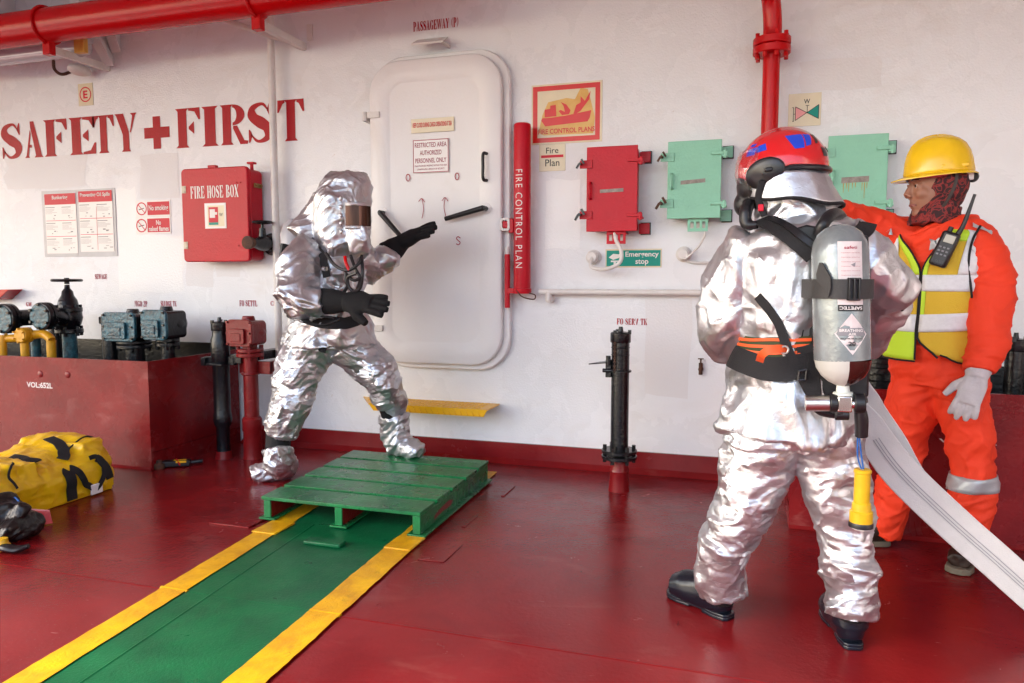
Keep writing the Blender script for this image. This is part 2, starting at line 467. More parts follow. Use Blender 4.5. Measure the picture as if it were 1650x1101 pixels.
def rrect(x0, x1, z0, z1, r, n=8):
    o = []
    for cx, cz, a in ((x1 - r, z1 - r, 0), (x0 + r, z1 - r, PI / 2), (x0 + r, z0 + r, PI), (x1 - r, z0 + r, 1.5 * PI)):
        for i in range(n + 1): o.append((cx + r * math.cos(a + PI / 2 * i / n), cz + r * math.sin(a + PI / 2 * i / n)))
    return o
def frame_poly(mb, x0, x1, z0, z1, t, y):
    for a, b, c, d in ((x0, x1, z1 - t, z1), (x0, x1, z0, z0 + t), (x0, x0 + t, z0 + t, z1 - t), (x1 - t, x1, z0 + t, z1 - t)):
        mb.poly([(a, y, c), (b, y, c), (b, y, d), (a, y, d)])
    return mb
def rect_poly(mb, x0, x1, z0, z1, y): return mb.poly([(x0, y, z0), (x1, y, z0), (x1, y, z1), (x0, y, z1)])
# ================================================================== setting
CEIL = 3.42
deck = MB().bb(-14, 6, -6.3, .3, -.3, 0).build('deck', deckr)
bul = MB().bb(-14, 6, -6.36, -6.3, -.3, .32).bb(-14, 6, -6.40, -6.26, .32, .36)
for k_ in range(11): bul.cyl((-13.6 + k_ * 1.9, -6.33, .36), (-13.6 + k_ * 1.9, -6.33, 1.05), .025, n=8)
bul.cyl((-14, -6.33, 1.06), (6, -6.33, 1.06), .03, n=8).cyl((-14, -6.33, .72), (6, -6.33, .72), .018, n=8)
bul = bul.build('ship_rail', white2); tag(bul, 'white open ship railing on a low bulwark at the deck edge', 'railing')
tag(deck, 'glossy oxide red painted steel deck', kind='structure')
sea_m = M('sea_water', (.012, .035, .045), .12, bump=.4, bs=.25)
sea = MB().poly([(-6000, -6000, -9), (6000, -6000, -9), (6000, 6000, -9), (-6000, 6000, -9)]).build('sea', sea_m)
tag(sea, 'open sea around the ship', kind='structure')
wall = MB().bb(-14, 6, 0, .25, -.3, CEIL + .3).build('wall', white)
tag(wall, 'white painted steel bulkhead with brushed gloss paint', kind='structure')
wr = MB().bb(4.2, 4.4, -6.2, 0, -.3, CEIL + .3).build('side_wall', white2)
tag(wr, 'white side bulkhead beyond the right edge', kind='structure')
ceiling = MB().bb(-14, 6, -5.2, 0, CEIL, CEIL + .2).build('ceiling', ceil_m)
tag(ceiling, 'painted underside of the deck above', kind='structure')
for bx in (-12.2, -9.4, -6.6, -3.4, -.4, 2.4):
    MB().bb(bx - .008, bx + .008, -5.2, -.02, CEIL - .22, CEIL).bb(bx - .05, bx + .05, -5.2, -.02, CEIL - .232, CEIL - .22).build('beam', ceil_m, ceiling)
# red kick strip along the foot of the wall: sloped fillet
zc = .125
st = MB()
st.prism([(-3.36, 0, 0), (-3.36, -.055, 0), (-3.36, -.022, .03), (-3.36, -.016, zc), (-3.36, 0, zc)], (9, 0, 0))
st = st.build('base_strip', deckr, wall)
# green walkway with yellow borders
sy = fl(264, 949).y
def lx(y): return -2.046 - .0875 * (y + 1.55)      # left border centre line
def rx_(y): return -1.382 - .046 * (y + 1.55)      # right border centre line
g = MB().add([(lx(-6.28), -6.28, .004), (rx_(-6.28), -6.28, .004), (rx_(-.25), -.25, .004), (lx(-.25), -.25, .004)], [(0, 1, 2, 3)]).build('walkway', green, deck)
def ystripe(fx, hw_, seed):
    mb = MB(); ys = [-6.28 + .03 * i for i in range(int(6.03 / .03))]
    vs = []
    for y in ys:
        a = noise.noise(V((seed, y * 6, 0))) * .004 + noise.noise(V((seed, y * 25, 3))) * .003
        b = noise.noise(V((seed, y * 6, 7))) * .004 + noise.noise(V((seed, y * 25, 9))) * .003
        vs += [(fx(y) - hw_ + a, y, .008), (fx(y) + hw_ + b, y, .008)]
    mb.add(vs, [(2 * i, 2 * i + 1, 2 * i + 3, 2 * i + 2) for i in range(len(ys) - 1)])
    return mb.build('walkway_border', yel, deck, smooth=False)
ystripe(lx, .052, 1.3); ystripe(rx_, .060, 5.1)
ws = MB()
ws.tube([(lx(-6) + .16, -6.0, -.004), (lx(-1.42) + .16, -1.42, -.004)], .0105, n=8, sub=1)
ws.tube([(lx(sy) + .05, sy, -.001), (rx_(sy) - .05, sy, -.001)], .006, n=8, sub=1)
ws.build('weld_seam', green, deck)
for fx in (lx, rx_):
    MB().tube([(fx(sy) - .06, sy, .002), (fx(sy) + .06, sy, .002)], .0085, n=8, sub=1).build('border_ridge', yel, deck)
    MB().bb(fx(-1.55) - .062, fx(-1.55) + .062, -1.60, -1.44, .004, .013).build('border_ridge', yel, deck, bevel=.004)
# weld seams across the deck
ds = MB()
for y0 in (sy,): 
    for a, b in ((-9, lx(sy) - .055), (rx_(sy) + .06, 4)):
        ds.tube([(a, y0, -.0062), (b, y0, -.0062)], .0085, n=12, sub=1)
ds.build('weld_seam', deckr, deck)
# raised doubler plates around the pallet
dp = MB()
dp.bb(-2.38, -2.16, -1.55, -1.36, 0, .007)
dp.bb(-1.26, -1.14, -1.66, -1.45, 0, .004); dp.bb(-1.23, -1.212, -1.24, -1.06, 0, .006); dp.bb(-1.21, -1.192, -.72, -.52, 0, .006)
dp.build('doubler_plate', deckr, deck, bevel=.004)
MB().bb(-1.80, -1.62, -1.66, -1.60, .004, .022).build('doubler_plate', green, deck, bevel=.006)

# areas of the bulkhead that were painted over again
rp = M('repaint', (.70, .70, .715), .36, bump=.0018, bs=80); rp2 = M('repaint_bright', (.80, .815, .83), .20, bump=.0022, bs=70)
rq = random.Random(5)
for k_, (xl, yt, xr, yb, mt) in enumerate(((185, 302, 226, 470, rp2), (300, 424, 345, 462, rp), (495, 300, 598, 470, rp2), (215, 380, 300, 470, rp2), (348, 424, 388, 446, rp), (10, 255, 140, 300, rp), (880, 290, 935, 400, rp2), (1040, 480, 1110, 640, rp), (225, 250, 290, 320, rp), (1290, 100, 1420, 140, rp))):
    a, b = at(xl, yt), at(xr, yb); w_, h_ = b.x - a.x, a.z - b.z; po = []
    for u, v in ((0, 0), (.3, -.02), (.7, .01), (1, 0), (1.01, .3), (.98, .7), (1, 1), (.6, 1.01), (.3, .99), (0, 1), (-.02, .6), (.01, .3)):
        po.append((a.x + w_ * (u + rq.uniform(-.04, .04)), -.0004 - .00015 * k_, a.z - h_ * (v + rq.uniform(-.03, .03))))
    MB().poly(po).build('repaint_patch', mt, wall, smooth=False)

# ------------------------------------------------------------------ painted lettering on the wall
YL = -.0025
def wrect(xl, yt, xr, yb, Y=0):
    a = at(xl, (yt if not isinstance(yt, tuple) else yt[0]), Y); b = at(xr, yb, Y)
    return a.x, b.x, b.z, a.z
SAF = [('S', 2, 34), ('A', 39, 68), ('F', 71, 108), ('E', 112, 154), ('T', 150, 184), ('Y', 186, 221), ('+', 233, 273),
       ('F', 284, 323), ('I', 326, 352), ('R', 356, 400), ('S', 400, 440), ('T', 448, 491)]
ztop, zbot = 2.335, 2.065
slog = thing('safety_lettering', 'big red stencilled serif words SAFETY + FIRST painted on the white wall', 'wall lettering', (-4.1, 0, 2.06))
for c, a, b in SAF:
    xa, xb = at(a, 220).x, at(b, 200).x
    w, polys = GL[c]; mb = MB()
    mx = min(p[0] for q in polys for p in q); Mx = max(p[0] for q in polys for p in q)
    zz = 0
    for p in polys:
        mb.poly([(xa + (u - mx) / (Mx - mx) * (xb - xa), YL, zbot + v * (ztop - zbot)) for u, v in p])
    mb.build('letter' if c != '+' else 'plus_mark', letr, slog, smooth=False)
def wtext(s, xl, yt, xr, yb, label, mat=letr, font=serif):
    x0, x1, z0, z1 = wrect(xl, yt, xr, yb)
    t = thing('stencil_lettering', label, 'wall lettering', ((x0 + x1) / 2, 0, z0))
    font('letters', s, x0, x1, z0, z1, YL, mat, t)
wtext('PASSAGEWAY (P)', 666, 36, 739, 43.5, 'small red stencilled words PASSAGEWAY (P) painted above the door')
wtext('SEWAGE', 153, 442, 173, 450, 'tiny faded red stencilled word SEWAGE below the instruction sheets', letp)
wtext('MGO 2P', 217, 485, 238, 494.5, 'tiny red stencilled words MGO 2P above the squarish blue black valve head', letp)
wtext('SLUDGE TK', 259, 485, 285, 494, 'tiny red stencilled words SLUDGE TK right of the MGO lettering', letp)
wtext('FO SETTL', 386, 484, 415, 494, 'small red stencilled words FO SETTL above the red oxide pipe', letp)
wtext('CFI', 436, 485, 449, 493, 'short red stencilled letters CFI beside the white pole', letp)
wtext('GW', 42, 487, 52, 494, 'tiny red stencilled letters partly hidden behind the handwheel valve flange', letp)
wtext('FO SERV TK', 994, 513, 1043, 524, 'red stencilled words FO SERV TK above the tall black pipe on the right')
# round scribed mark and dark tick on the wall near the tap

# ------------------------------------------------------------------ signs
def sign(name, label, cat, xl, yt, xr, yb, mat, y=0.0, th=.004, parent=None):
    x0, x1, z0, z1 = wrect(xl, yt, xr, yb, y)
    t = thing(name, label, cat, ((x0 + x1) / 2, y, z0)) if parent is None else parent
    MB().bb(x0, x1, y - th, y, z0, z1).build('plate', mat, t, bevel=.001)
    return t, x0, x1, z0, z1, y - th - .0012
def sub(x0, x1, z0, z1, u0, v0, u1, v1):  # v measured from the top
    return x0 + (x1 - x0) * u0, x0 + (x1 - x0) * u1, z1 - (z1 - z0) * v1, z1 - (z1 - z0) * v0
# E sign
t, x0, x1, z0, z1, y = sign('letter_sign', 'square cream sign with a red letter E inside a red circle', 'sign', 126, 136, 151, 169.5, cream)
cx, cz = (x0 + x1) / 2, (z0 + z1) / 2; R = (x1 - x0) * .40
mb = MB(); n = 32
for i in range(n):
    a, b = 2 * PI * i / n, 2 * PI * (i + 1) / n
    mb.poly([(cx + R * math.cos(a), y, cz + R * math.sin(a)), (cx + R * math.cos(b), y, cz + R * math.sin(b)), (cx + R * .84 * math.cos(b), y, cz + R * .84 * math.sin(b)), (cx + R * .84 * math.cos(a), y, cz + R * .84 * math.sin(a))])
mb.build('circle', signred, t, smooth=False)
sansw('letter', 'E', cx - R * .38, cx + R * .38, cz - R * .52, cz + R * .52, y, signred, t, bold=.03)
# W valve sign
t, x0, x1, z0, z1, y = sign('valve_symbol_sign', 'cream square sign with W above a red and green bow tie valve symbol', 'sign', 1271, 152.5, 1322, 202, cream)
S2 = lambda *a: sub(x0, x1, z0, z1, *a)
def P2(u, v, yy=None): return (x0 + (x1 - x0) * u, y if yy is None else yy, z1 - (z1 - z0) * v)
sansw('letter', 'W', *S2(.47, .18, .66, .32), y, letk, t, bold=.015)
MB().poly([P2(.22, .40), P2(.58, .60), P2(.22, .82)]).build('symbol', pink, t, smooth=False)
MB().poly([P2(.58, .60), P2(.93, .37), P2(.93, .80)]).build('symbol', teal, t, smooth=False)
mb = MB()
def line2(mb, a, b, w, yy):
    a, b = V(P2(*a, yy)), V(P2(*b, yy)); d = (b - a).normalized(); s = V((-d.z, 0, d.x)) * w / 2
    mb.poly([a + s, b + s, b - s, a - s])
for a, b in (((.22, .40), (.22, .82)), ((.22, .40), (.93, .80)), ((.22, .82), (.93, .37)), ((.93, .37), (.93, .80)), ((.58, .60), (.58, .38)), ((.53, .38), (.64, .38)), ((.16, .42), (.16, .84)), ((.16, .62), (.22, .62)), ((.12, .42), (.16, .42)), ((.13, .84), (.18, .84))):
    line2(mb, a, b, .003, y - .0008)
mb.build('symbol_outline', letk, t, smooth=False)
# Emergency stop
t, x0, x1, z0, z1, y = sign('emergency_stop_sign', 'teal and cream sign reading Emergency stop below the red cabinet', 'sign', 976, 402, 1066, 431, cream)
S2 = lambda *a: sub(x0, x1, z0, z1, *a)
rect_poly(MB(), *S2(.02, .07, .98, .93), y).build('panel', teal, t, smooth=False)
sansw('letters', 'Emergency', *S2(.36, .14, .95, .50), y - .001, letw, t, bold=.02)
sansw('letters', 'stop', *S2(.54, .56, .77, .90), y - .001, letw, t, bold=.02)
mb = MB()
mb.poly([P2(.06, .45, y - .001), P2(.14, .25, y - .001), P2(.24, .28, y - .001), P2(.30, .18, y - .001), P2(.30, .30, y - .001), P2(.24, .48, y - .001), P2(.14, .58, y - .001)])
mb.poly([P2(.10, .62, y - .001), P2(.24, .62, y - .001), P2(.24, .70, y - .001), P2(.10, .70, y - .001)])
mb.poly([P2(.15, .70, y - .001), P2(.19, .70, y - .001), P2(.19, .88, y - .001), P2(.15, .88, y - .001)])
mb.build('pictogram', letw, t, smooth=False)
# Fire / Plan sign
t, x0, x1, z0, z1, y = sign('fire_plan_sign', 'small cream sign reading Fire Plan with a red bar between the words', 'sign', 869, 234, 911, 275, cream)
S2 = lambda *a: sub(x0, x1, z0, z1, *a)
sansw('letters', 'Fire', *S2(.27, .12, .74, .34), y, letk, t, bold=.005)
sansw('letters', 'Plan', *S2(.24, .56, .78, .82), y, letk, t, bold=.005)
rect_poly(MB(), *S2(.08, .40, .93, .50), y).build('bar', signred, t, smooth=False)
# FIRE CONTROL PLANS
t, x0, x1, z0, z1, y = sign('fire_control_plans_sign', 'large aged cream sign with red border, burning ship and words FIRE CONTROL PLANS', 'sign', 857, 138.5, 970, 228, cream)
S2 = lambda *a: sub(x0, x1, z0, z1, *a)
frame_poly(MB(), *S2(.02, .03, .97, .97), .028, y).build('border', signred2, t, smooth=False)
mb = MB(); mb.poly([P2(u, v, y) for u, v in ((.18, .85), (.1, .8), (.16, .5), (.24, .3), (.5, .25), (.62, .28), (.7, .1), (.8, .13), (.86, .4), (.9, .6), (.88, .86))])
mb.build('stain', amber, t, smooth=False)
y -= .001
mb = MB()
mb.poly([P2(u, v) for u, v in ((.14, .60), (.16, .56), (.28, .56), (.50, .54), (.85, .48), (.83, .60), (.80, .66), (.20, .70))])
mb.poly([P2(u, v) for u, v in ((.19, .55), (.19, .42), (.27, .41), (.27, .36), (.35, .35), (.36, .54))])
mb.poly([P2(u, v) for u, v in ((.44, .53), (.39, .46), (.42, .44), (.48, .48), (.46, .38), (.42, .31), (.50, .36), (.56, .46), (.54, .52))])
mb.poly([P2(u, v) for u, v in ((.60, .52), (.64, .38), (.70, .34), (.70, .24), (.76, .32), (.84, .16), (.82, .30), (.74, .42), (.70, .48), (.64, .52))])
mb.build('ship_picture', signred2, t, smooth=False)
sansw('letters', 'FIRE CONTROL PLANS', *S2(.10, .745, .90, .83), y, signred2, t, bold=.02)
# No smoking signs
for (xl, yt, xr, yb, l1, lab) in ((219, 324, 276, 348.5, 'No smoking', 'small white and red sign reading No smoking left of the hose cabinet, upper one'),
                                  (219, 350.5, 276.5, 376.5, 'No\nnaked flames', 'small white and red sign reading No naked flames, below the No smoking sign')):
    t, x0, x1, z0, z1, y = sign('prohibition_sign', lab, 'sign', xl, yt, xr, yb, signw)
    S2 = lambda *a: sub(x0, x1, z0, z1, *a)
    rect_poly(MB(), *S2(.34, .10, .97, .90), y).build('panel', signred, t, smooth=False)
    if '\n' in l1: sansw('letters', l1, *S2(.38, .2, .94, .84), y - .001, letw, t, bold=.02)
    else: sansw('letters', l1, *S2(.38, .3, .94, .72), y - .001, letw, t, bold=.02)
    cx = x0 + (x1 - x0) * .17; cz = (z0 + z1) / 2; R = (z1 - z0) * .40; mb = MB()
    for i in range(24):
        a, b = 2 * PI * i / 24, 2 * PI * (i + 1) / 24
        mb.poly([(cx + R * math.cos(a), y, cz + R * math.sin(a)), (cx + R * math.cos(b), y, cz + R * math.sin(b)), (cx + R * .82 * math.cos(b), y, cz + R * .82 * math.sin(b)), (cx + R * .82 * math.cos(a), y, cz + R * .82 * math.sin(a))])
    q = .7 * R
    mb.poly([(cx - q - .003, y - .001, cz + q), (cx - q + .003, y - .001, cz + q + .002), (cx + q + .003, y - .001, cz - q), (cx + q - .003, y - .001, cz - q - .002)])
    mb.build('ban_circle', signred, t, smooth=False)
    MB().poly([(cx - R * .5, y - .0005, cz - .003), (cx + R * .5, y - .0005, cz + .006), (cx + R * .5, y - .0005, cz + .001), (cx - R * .5, y - .0005, cz - .010)]).build('pictogram', letk, t, smooth=False)
# Bunkering / Preventing oil spills board
t, X0, X1, Z0, Z1, y = sign('instruction_board', 'grey backed board with two laminated sheets headed Bunkering and Preventing Oil Spills', 'notice board', 67.5, 308.5, 190.5, 413, greyb, th=.005)
def sheet(u0, v0, u1, v1, title):
    a, b, c, d = sub(X0, X1, Z0, Z1, u0, v0, u1, v1)
    sh = MB().bb(a, b, y - .002, y, c, d).build('sheet', signw, t)
    yy = y - .0035
    f = lambda *q: sub(a, b, c, d, *q)
    rect_poly(MB(), *f(.0, .0, 1, .18), yy).build('header', signred, sh, smooth=False)
    sansw('letters', title, *f(.06 if len(title) > 12 else .25, .03, .94 if len(title) > 12 else .75, .11), yy - .001, letw, sh, bold=.02)
    m1 = MB(); m2 = MB()
    for k in range(1, 4):
        vv = .18 + k * .265
        if k < 3: rect_poly(m1, *f(.02, vv, .98, vv + .008), yy)
    if len(title) > 12: rect_poly(m1, *f(.52, .26, .528, .97), yy)
    rr = random.Random(len(title))
    rects = []
    for k in range(3):
        v0_ = .22 + k * .265
        for cxx in (.02, .54):
            rect_poly(m2, *f(cxx + .0, v0_, cxx + .3, v0_ + .012), yy)
            for q in range(5):
                rect_poly(m2, *f(cxx, v0_ + .035 + q * .018, cxx + rr.uniform(.2, .4), v0_ + .039 + q * .018), yy)
            for q in range(3):
                uu = cxx + rr.uniform(.15, .35); v_ = v0_ + rr.uniform(.13, .2)
                rect_poly(m2, *f(uu, v_, uu + rr.uniform(.03, .1), v_ + rr.uniform(.004, .02)), yy - .0005)
    m1.build('rules', signred, sh, smooth=False); m2.build('print', letk_soft, sh, smooth=False)
letk_soft = M('grey_print', (.22, .22, .24), .4)
sheet(.045, .05, .475, .95, 'Bunkering'); sheet(.515, .03, .965, .93, 'Preventing Oil Spills')

# ------------------------------------------------------------------ door
x0, x1, z0, z1 = at(594, 90, -.09).x, at(808, 85, -.09).x, at(700, 587, -.09).z, at(800, 82, -.09).z
door = thing('weathertight_door', 'tall white rounded steel ship door with two black lever handles', 'door', ((x0 + x1) / 2, -.09, z0))
def rr_ring(mb, xa, xb, za, zb, r, t, ya, yb):
    o = rrect(xa, xb, za, zb, r); i_ = rrect(xa + t, xb - t, za + t, zb - t, max(.01, r - t)); n = len(o)
    for k in range(n):
        j = (k + 1) % n
        A = [(o[k][0], ya, o[k][1]), (o[j][0], ya, o[j][1]), (i_[j][0], ya, i_[j][1]), (i_[k][0], ya, i_[k][1])]
        mb.poly(A); mb.poly([(p[0], yb, p[2]) for p in A])
        mb.poly([(o[k][0], ya, o[k][1]), (o[j][0], ya, o[j][1]), (o[j][0], yb, o[j][1]), (o[k][0], yb, o[k][1])])
        mb.poly([(i_[k][0], ya, i_[k][1]), (i_[j][0], ya, i_[j][1]), (i_[j][0], yb, i_[j][1]), (i_[k][0], yb, i_[k][1])])
def merged(mb, name, mat, parent, **k):
    me = mb.mesh(False); b = bmesh.new(); b.from_mesh(me); bmesh.ops.remove_doubles(b, verts=b.verts, dist=1e-5); bmesh.ops.recalc_face_normals(b, faces=b.faces); b.to_mesh(me); b.free()
    return link_mesh(name, me, mat, parent, **k)
mb = MB(); rr_ring(mb, x0 + .004, x1 + .040, z0 - .032, z1 + .034, .21, .10, -.0, -.050)
merged(mb, 'door_coaming', doorw, door, bevel=.008)
# panel: dished sheet with rounded rim and shallow field
def dish(levels, mb):
    rings = []
    for ins, y_, r in levels: rings.append([(p[0], y_, p[1]) for p in rrect(x0 + ins, x1 - ins, z0 + ins, z1 - ins, r)])
    n = len(rings[0]); vs = [p for q in rings for p in q]; fs = []
    for a in range(len(rings) - 1):
        for k in range(n): fs.append((a * n + k, a * n + (k + 1) % n, (a + 1) * n + (k + 1) % n, (a + 1) * n + k))
    fs.append(tuple(range((len(rings) - 1) * n, len(rings) * n)))
    mb.add(vs, fs)
mb = MB(); dish([(.004, -.055, .19), (0, -.062, .195), (0, -.085, .195), (.004, -.092, .19), (.012, -.096, .185), (.125, -.0965, .11), (.133, -.0925, .105), (.5 * .29, -.091, .10)], mb)
merged(mb, 'door_panel', doorw, door, angle=50)
yd = -.0925
# hinge
hz = at(600, 186, -.09).z
for hzz in (hz, z0 + .22):
    h = MB(); h.bb(x0 - .01, x0 + .075, -.108, -.0965, hzz - .02, hzz + .018).cyl((x0 - .03, -.095, hzz - .035), (x0 - .03, -.095, hzz + .022), .016)
    h.bb(x0 - .045, x0 - .02, -.095, -.001, hzz - .035, hzz + .01); h.build('hinge', white2, door, bevel=.003)
# rain gutter over the door
a = at(672, 72, 0); b = at(722, 68, 0)
g = MB(); gx0, gx1, gz = a.x, b.x, at(695, 62, 0).z
gt = thing('rain_gutter', 'short slanted white hood plate above the door', 'hood', ((gx0 + gx1) / 2, 0, gz - .06))
MB().prism([(gx0, -.001, gz), (gx0, -.001, gz - .012), (gx0 + .02, -.13, gz - .075), (gx0 + .02, -.13, gz - .062)], (gx1 - gx0, 0, 0)).bb(gx1 - .004, gx1 + .018, -.12, -.001, gz - .07, gz - .055).build('hood_plate', white2, gt, bevel=.002)
# lever handles
def lever(pivot, tip):
    p = at(*pivot, yd - .02); q = at(*tip, yd - .05)
    h = MB().cyl((p.x, yd + .0, p.z), (p.x, yd - .06, p.z), .014).tube([V((p.x, yd - .055, p.z)), q], [.017, .014], n=14, sub=1)
    o = h.build('lever_handle', blk_rub, door, bevel=.003)
    MB().cyl((p.x, yd + .002, p.z), (p.x, yd - .008, p.z), .034, n=24).build('boss', doorw, door, bevel=.003)
lever((616, 343), (655, 392)); lever((782, 336), (717, 353))
p = at(779, 250, yd - .03); q = at(779, 287, yd - .03)
MB().tube([(p.x + .012, yd, p.z + .012), (p.x, yd - .035, p.z + .006), (p.x, yd - .04, (p.z + q.z) / 2), (q.x, yd - .035, q.z - .006), (q.x + .012, yd, q.z - .012)], .0095, n=12).build('grab_handle', blk_rub, door)
# marks painted on the door
def dmark(mb, pts, w=.005):
    P = catmull([at(px, py, yd - .0015 - .004) for px, py in pts], 5)
    P = [V((p.x, ydm, p.z)) for p in P]
    for a, b in zip(P[:-1], P[1:]):
        d = (b - a).normalized(); s = V((-d.z, 0, d.x)) * w / 2; mb.poly([a + s, b + s, b - s, a - s])
ydm = -.0985
mk = MB()
for cx, cy in ((657.5, 286.5), (736.5, 284.5)):
    dmark(mk, [(cx + 3.2 * math.cos(t), cy + 5.5 * math.sin(t)) for t in [i * PI / 4 for i in range(9)]], .0055)
dmark(mk, [(742, 384), (738, 381.5), (735.5, 384.5), (738.5, 388), (741.5, 391), (739, 394.5), (735, 393)], .0055)
dmark(mk, [(680, 352), (682.5, 337), (680, 320)], .004); dmark(mk, [(674.5, 325), (679.5, 320), (684.5, 326)], .004)
dmark(mk, [(718.5, 349), (715.5, 334), (717.5, 319)], .004); dmark(mk, [(712, 324), (717, 318.5), (722, 324.5)], .004)
mk.build('painted_marks', letp, door, smooth=False)
# notices on the door
def dsign(xl, yt, xr, yb, mat):
    a, b, c, d = wrect(xl, yt, xr, yb, -.095)
    t = MB().bb(a, b, -.1, -.0968, c, d).build('notice', mat, door, bevel=.001)
    return t, a, b, c, d, -.1012
t, x0_, x1_, z0_, z1_, y = dsign(663, 193, 732, 211, cream)
S2 = lambda *a: sub(x0_, x1_, z0_, z1_, *a)
sansw('letters', 'KEEP CLOSED DURING CARGO OPERATIONS AT SEA', *S2(.04, .28, .95, .62), y, signred, t, bold=.02)
t['label'] = 'cream strip with small red print'
t, x0_, x1_, z0_, z1_, y = dsign(665.5, 226, 724, 277.5, signw)
t['label'] = 'white notice reading RESTRICTED AREA AUTHORIZED PERSONNEL ONLY'
frame_poly(MB(), *S2(.01, .015, .99, .985), .004, y).build('border', letp, t, smooth=False)
dk = M('maroon_print', (.30, .03, .07), .4)
for s, v0, v1, u0, u1 in (('RESTRICTED AREA', .10, .24, .06, .94), ('AUTHORIZED', .33, .47, .2, .8), ('PERSONNEL ONLY', .56, .70, .07, .93), ('UNAUTHORIZED PRESENCE WITHIN THIS AREA', .76, .81, .05, .95), ('CONSTITUTES A BREACH OF SECURITY', .86, .91, .12, .88)):
    sansw('letters', s, *S2(u0, v0, u1, v1), y, dk, t, bold=.012)

# ------------------------------------------------------------------ yellow step below the door
sz = at(720, 646).z
A = at(586, 651).x; B = at(805, 651).x
st = thing('door_step', 'yellow checker plate step fixed to the wall below the door', 'step', ((A + B) / 2, 0, sz - .05))
fy = -.235
A2, B2 = at(594, 662, fy).x, at(785, 666, fy).x
mb = MB().prism([(A, -.002, sz), (B, -.002, sz), (B2, fy, sz), (A2, fy, sz)], (0, 0, -.008))
mb.build('tread', yels, st)
mb = MB()
for i in range(26):
    for j in range(7):
        x = A + .04 + i * .034; y_ = -.03 - j * .03; u_ = -y_ / .235
        if x > B + (B2 - B) * u_ - .02 or x < A + (A2 - A) * u_ + .02: continue
        s = 1 if (i + j) % 2 else -1
        mb.box((x, y_, sz + .001), (.022, .005, .004), (V((1, s, 0)).normalized(), V((-s, 1, 0)).normalized(), V((0, 0, 1))))
o = mb.build('checker_ribs', yels, st); tag(o, kind='stuff')
mb = MB().prism([(A2, fy, sz), (B2, fy, sz), (B2 - .025, fy + .004, sz - .045), (A2 + .03, fy + .004, sz - .045)], (0, .006, 0)); 
for i in range(24):
    x = A2 + .05 + i * .038
    if x < B2 - .05: mb.box((x, fy - .001, sz - .026), (.006, .005, .04), (V((1, 0, .5)).normalized(), V((0, 1, 0)), V((-.5, 0, 1)).normalized()))
mb.build('front_lip', yels, st)
chrome_d = M('dull_cream_metal', (.62, .55, .42), .4)
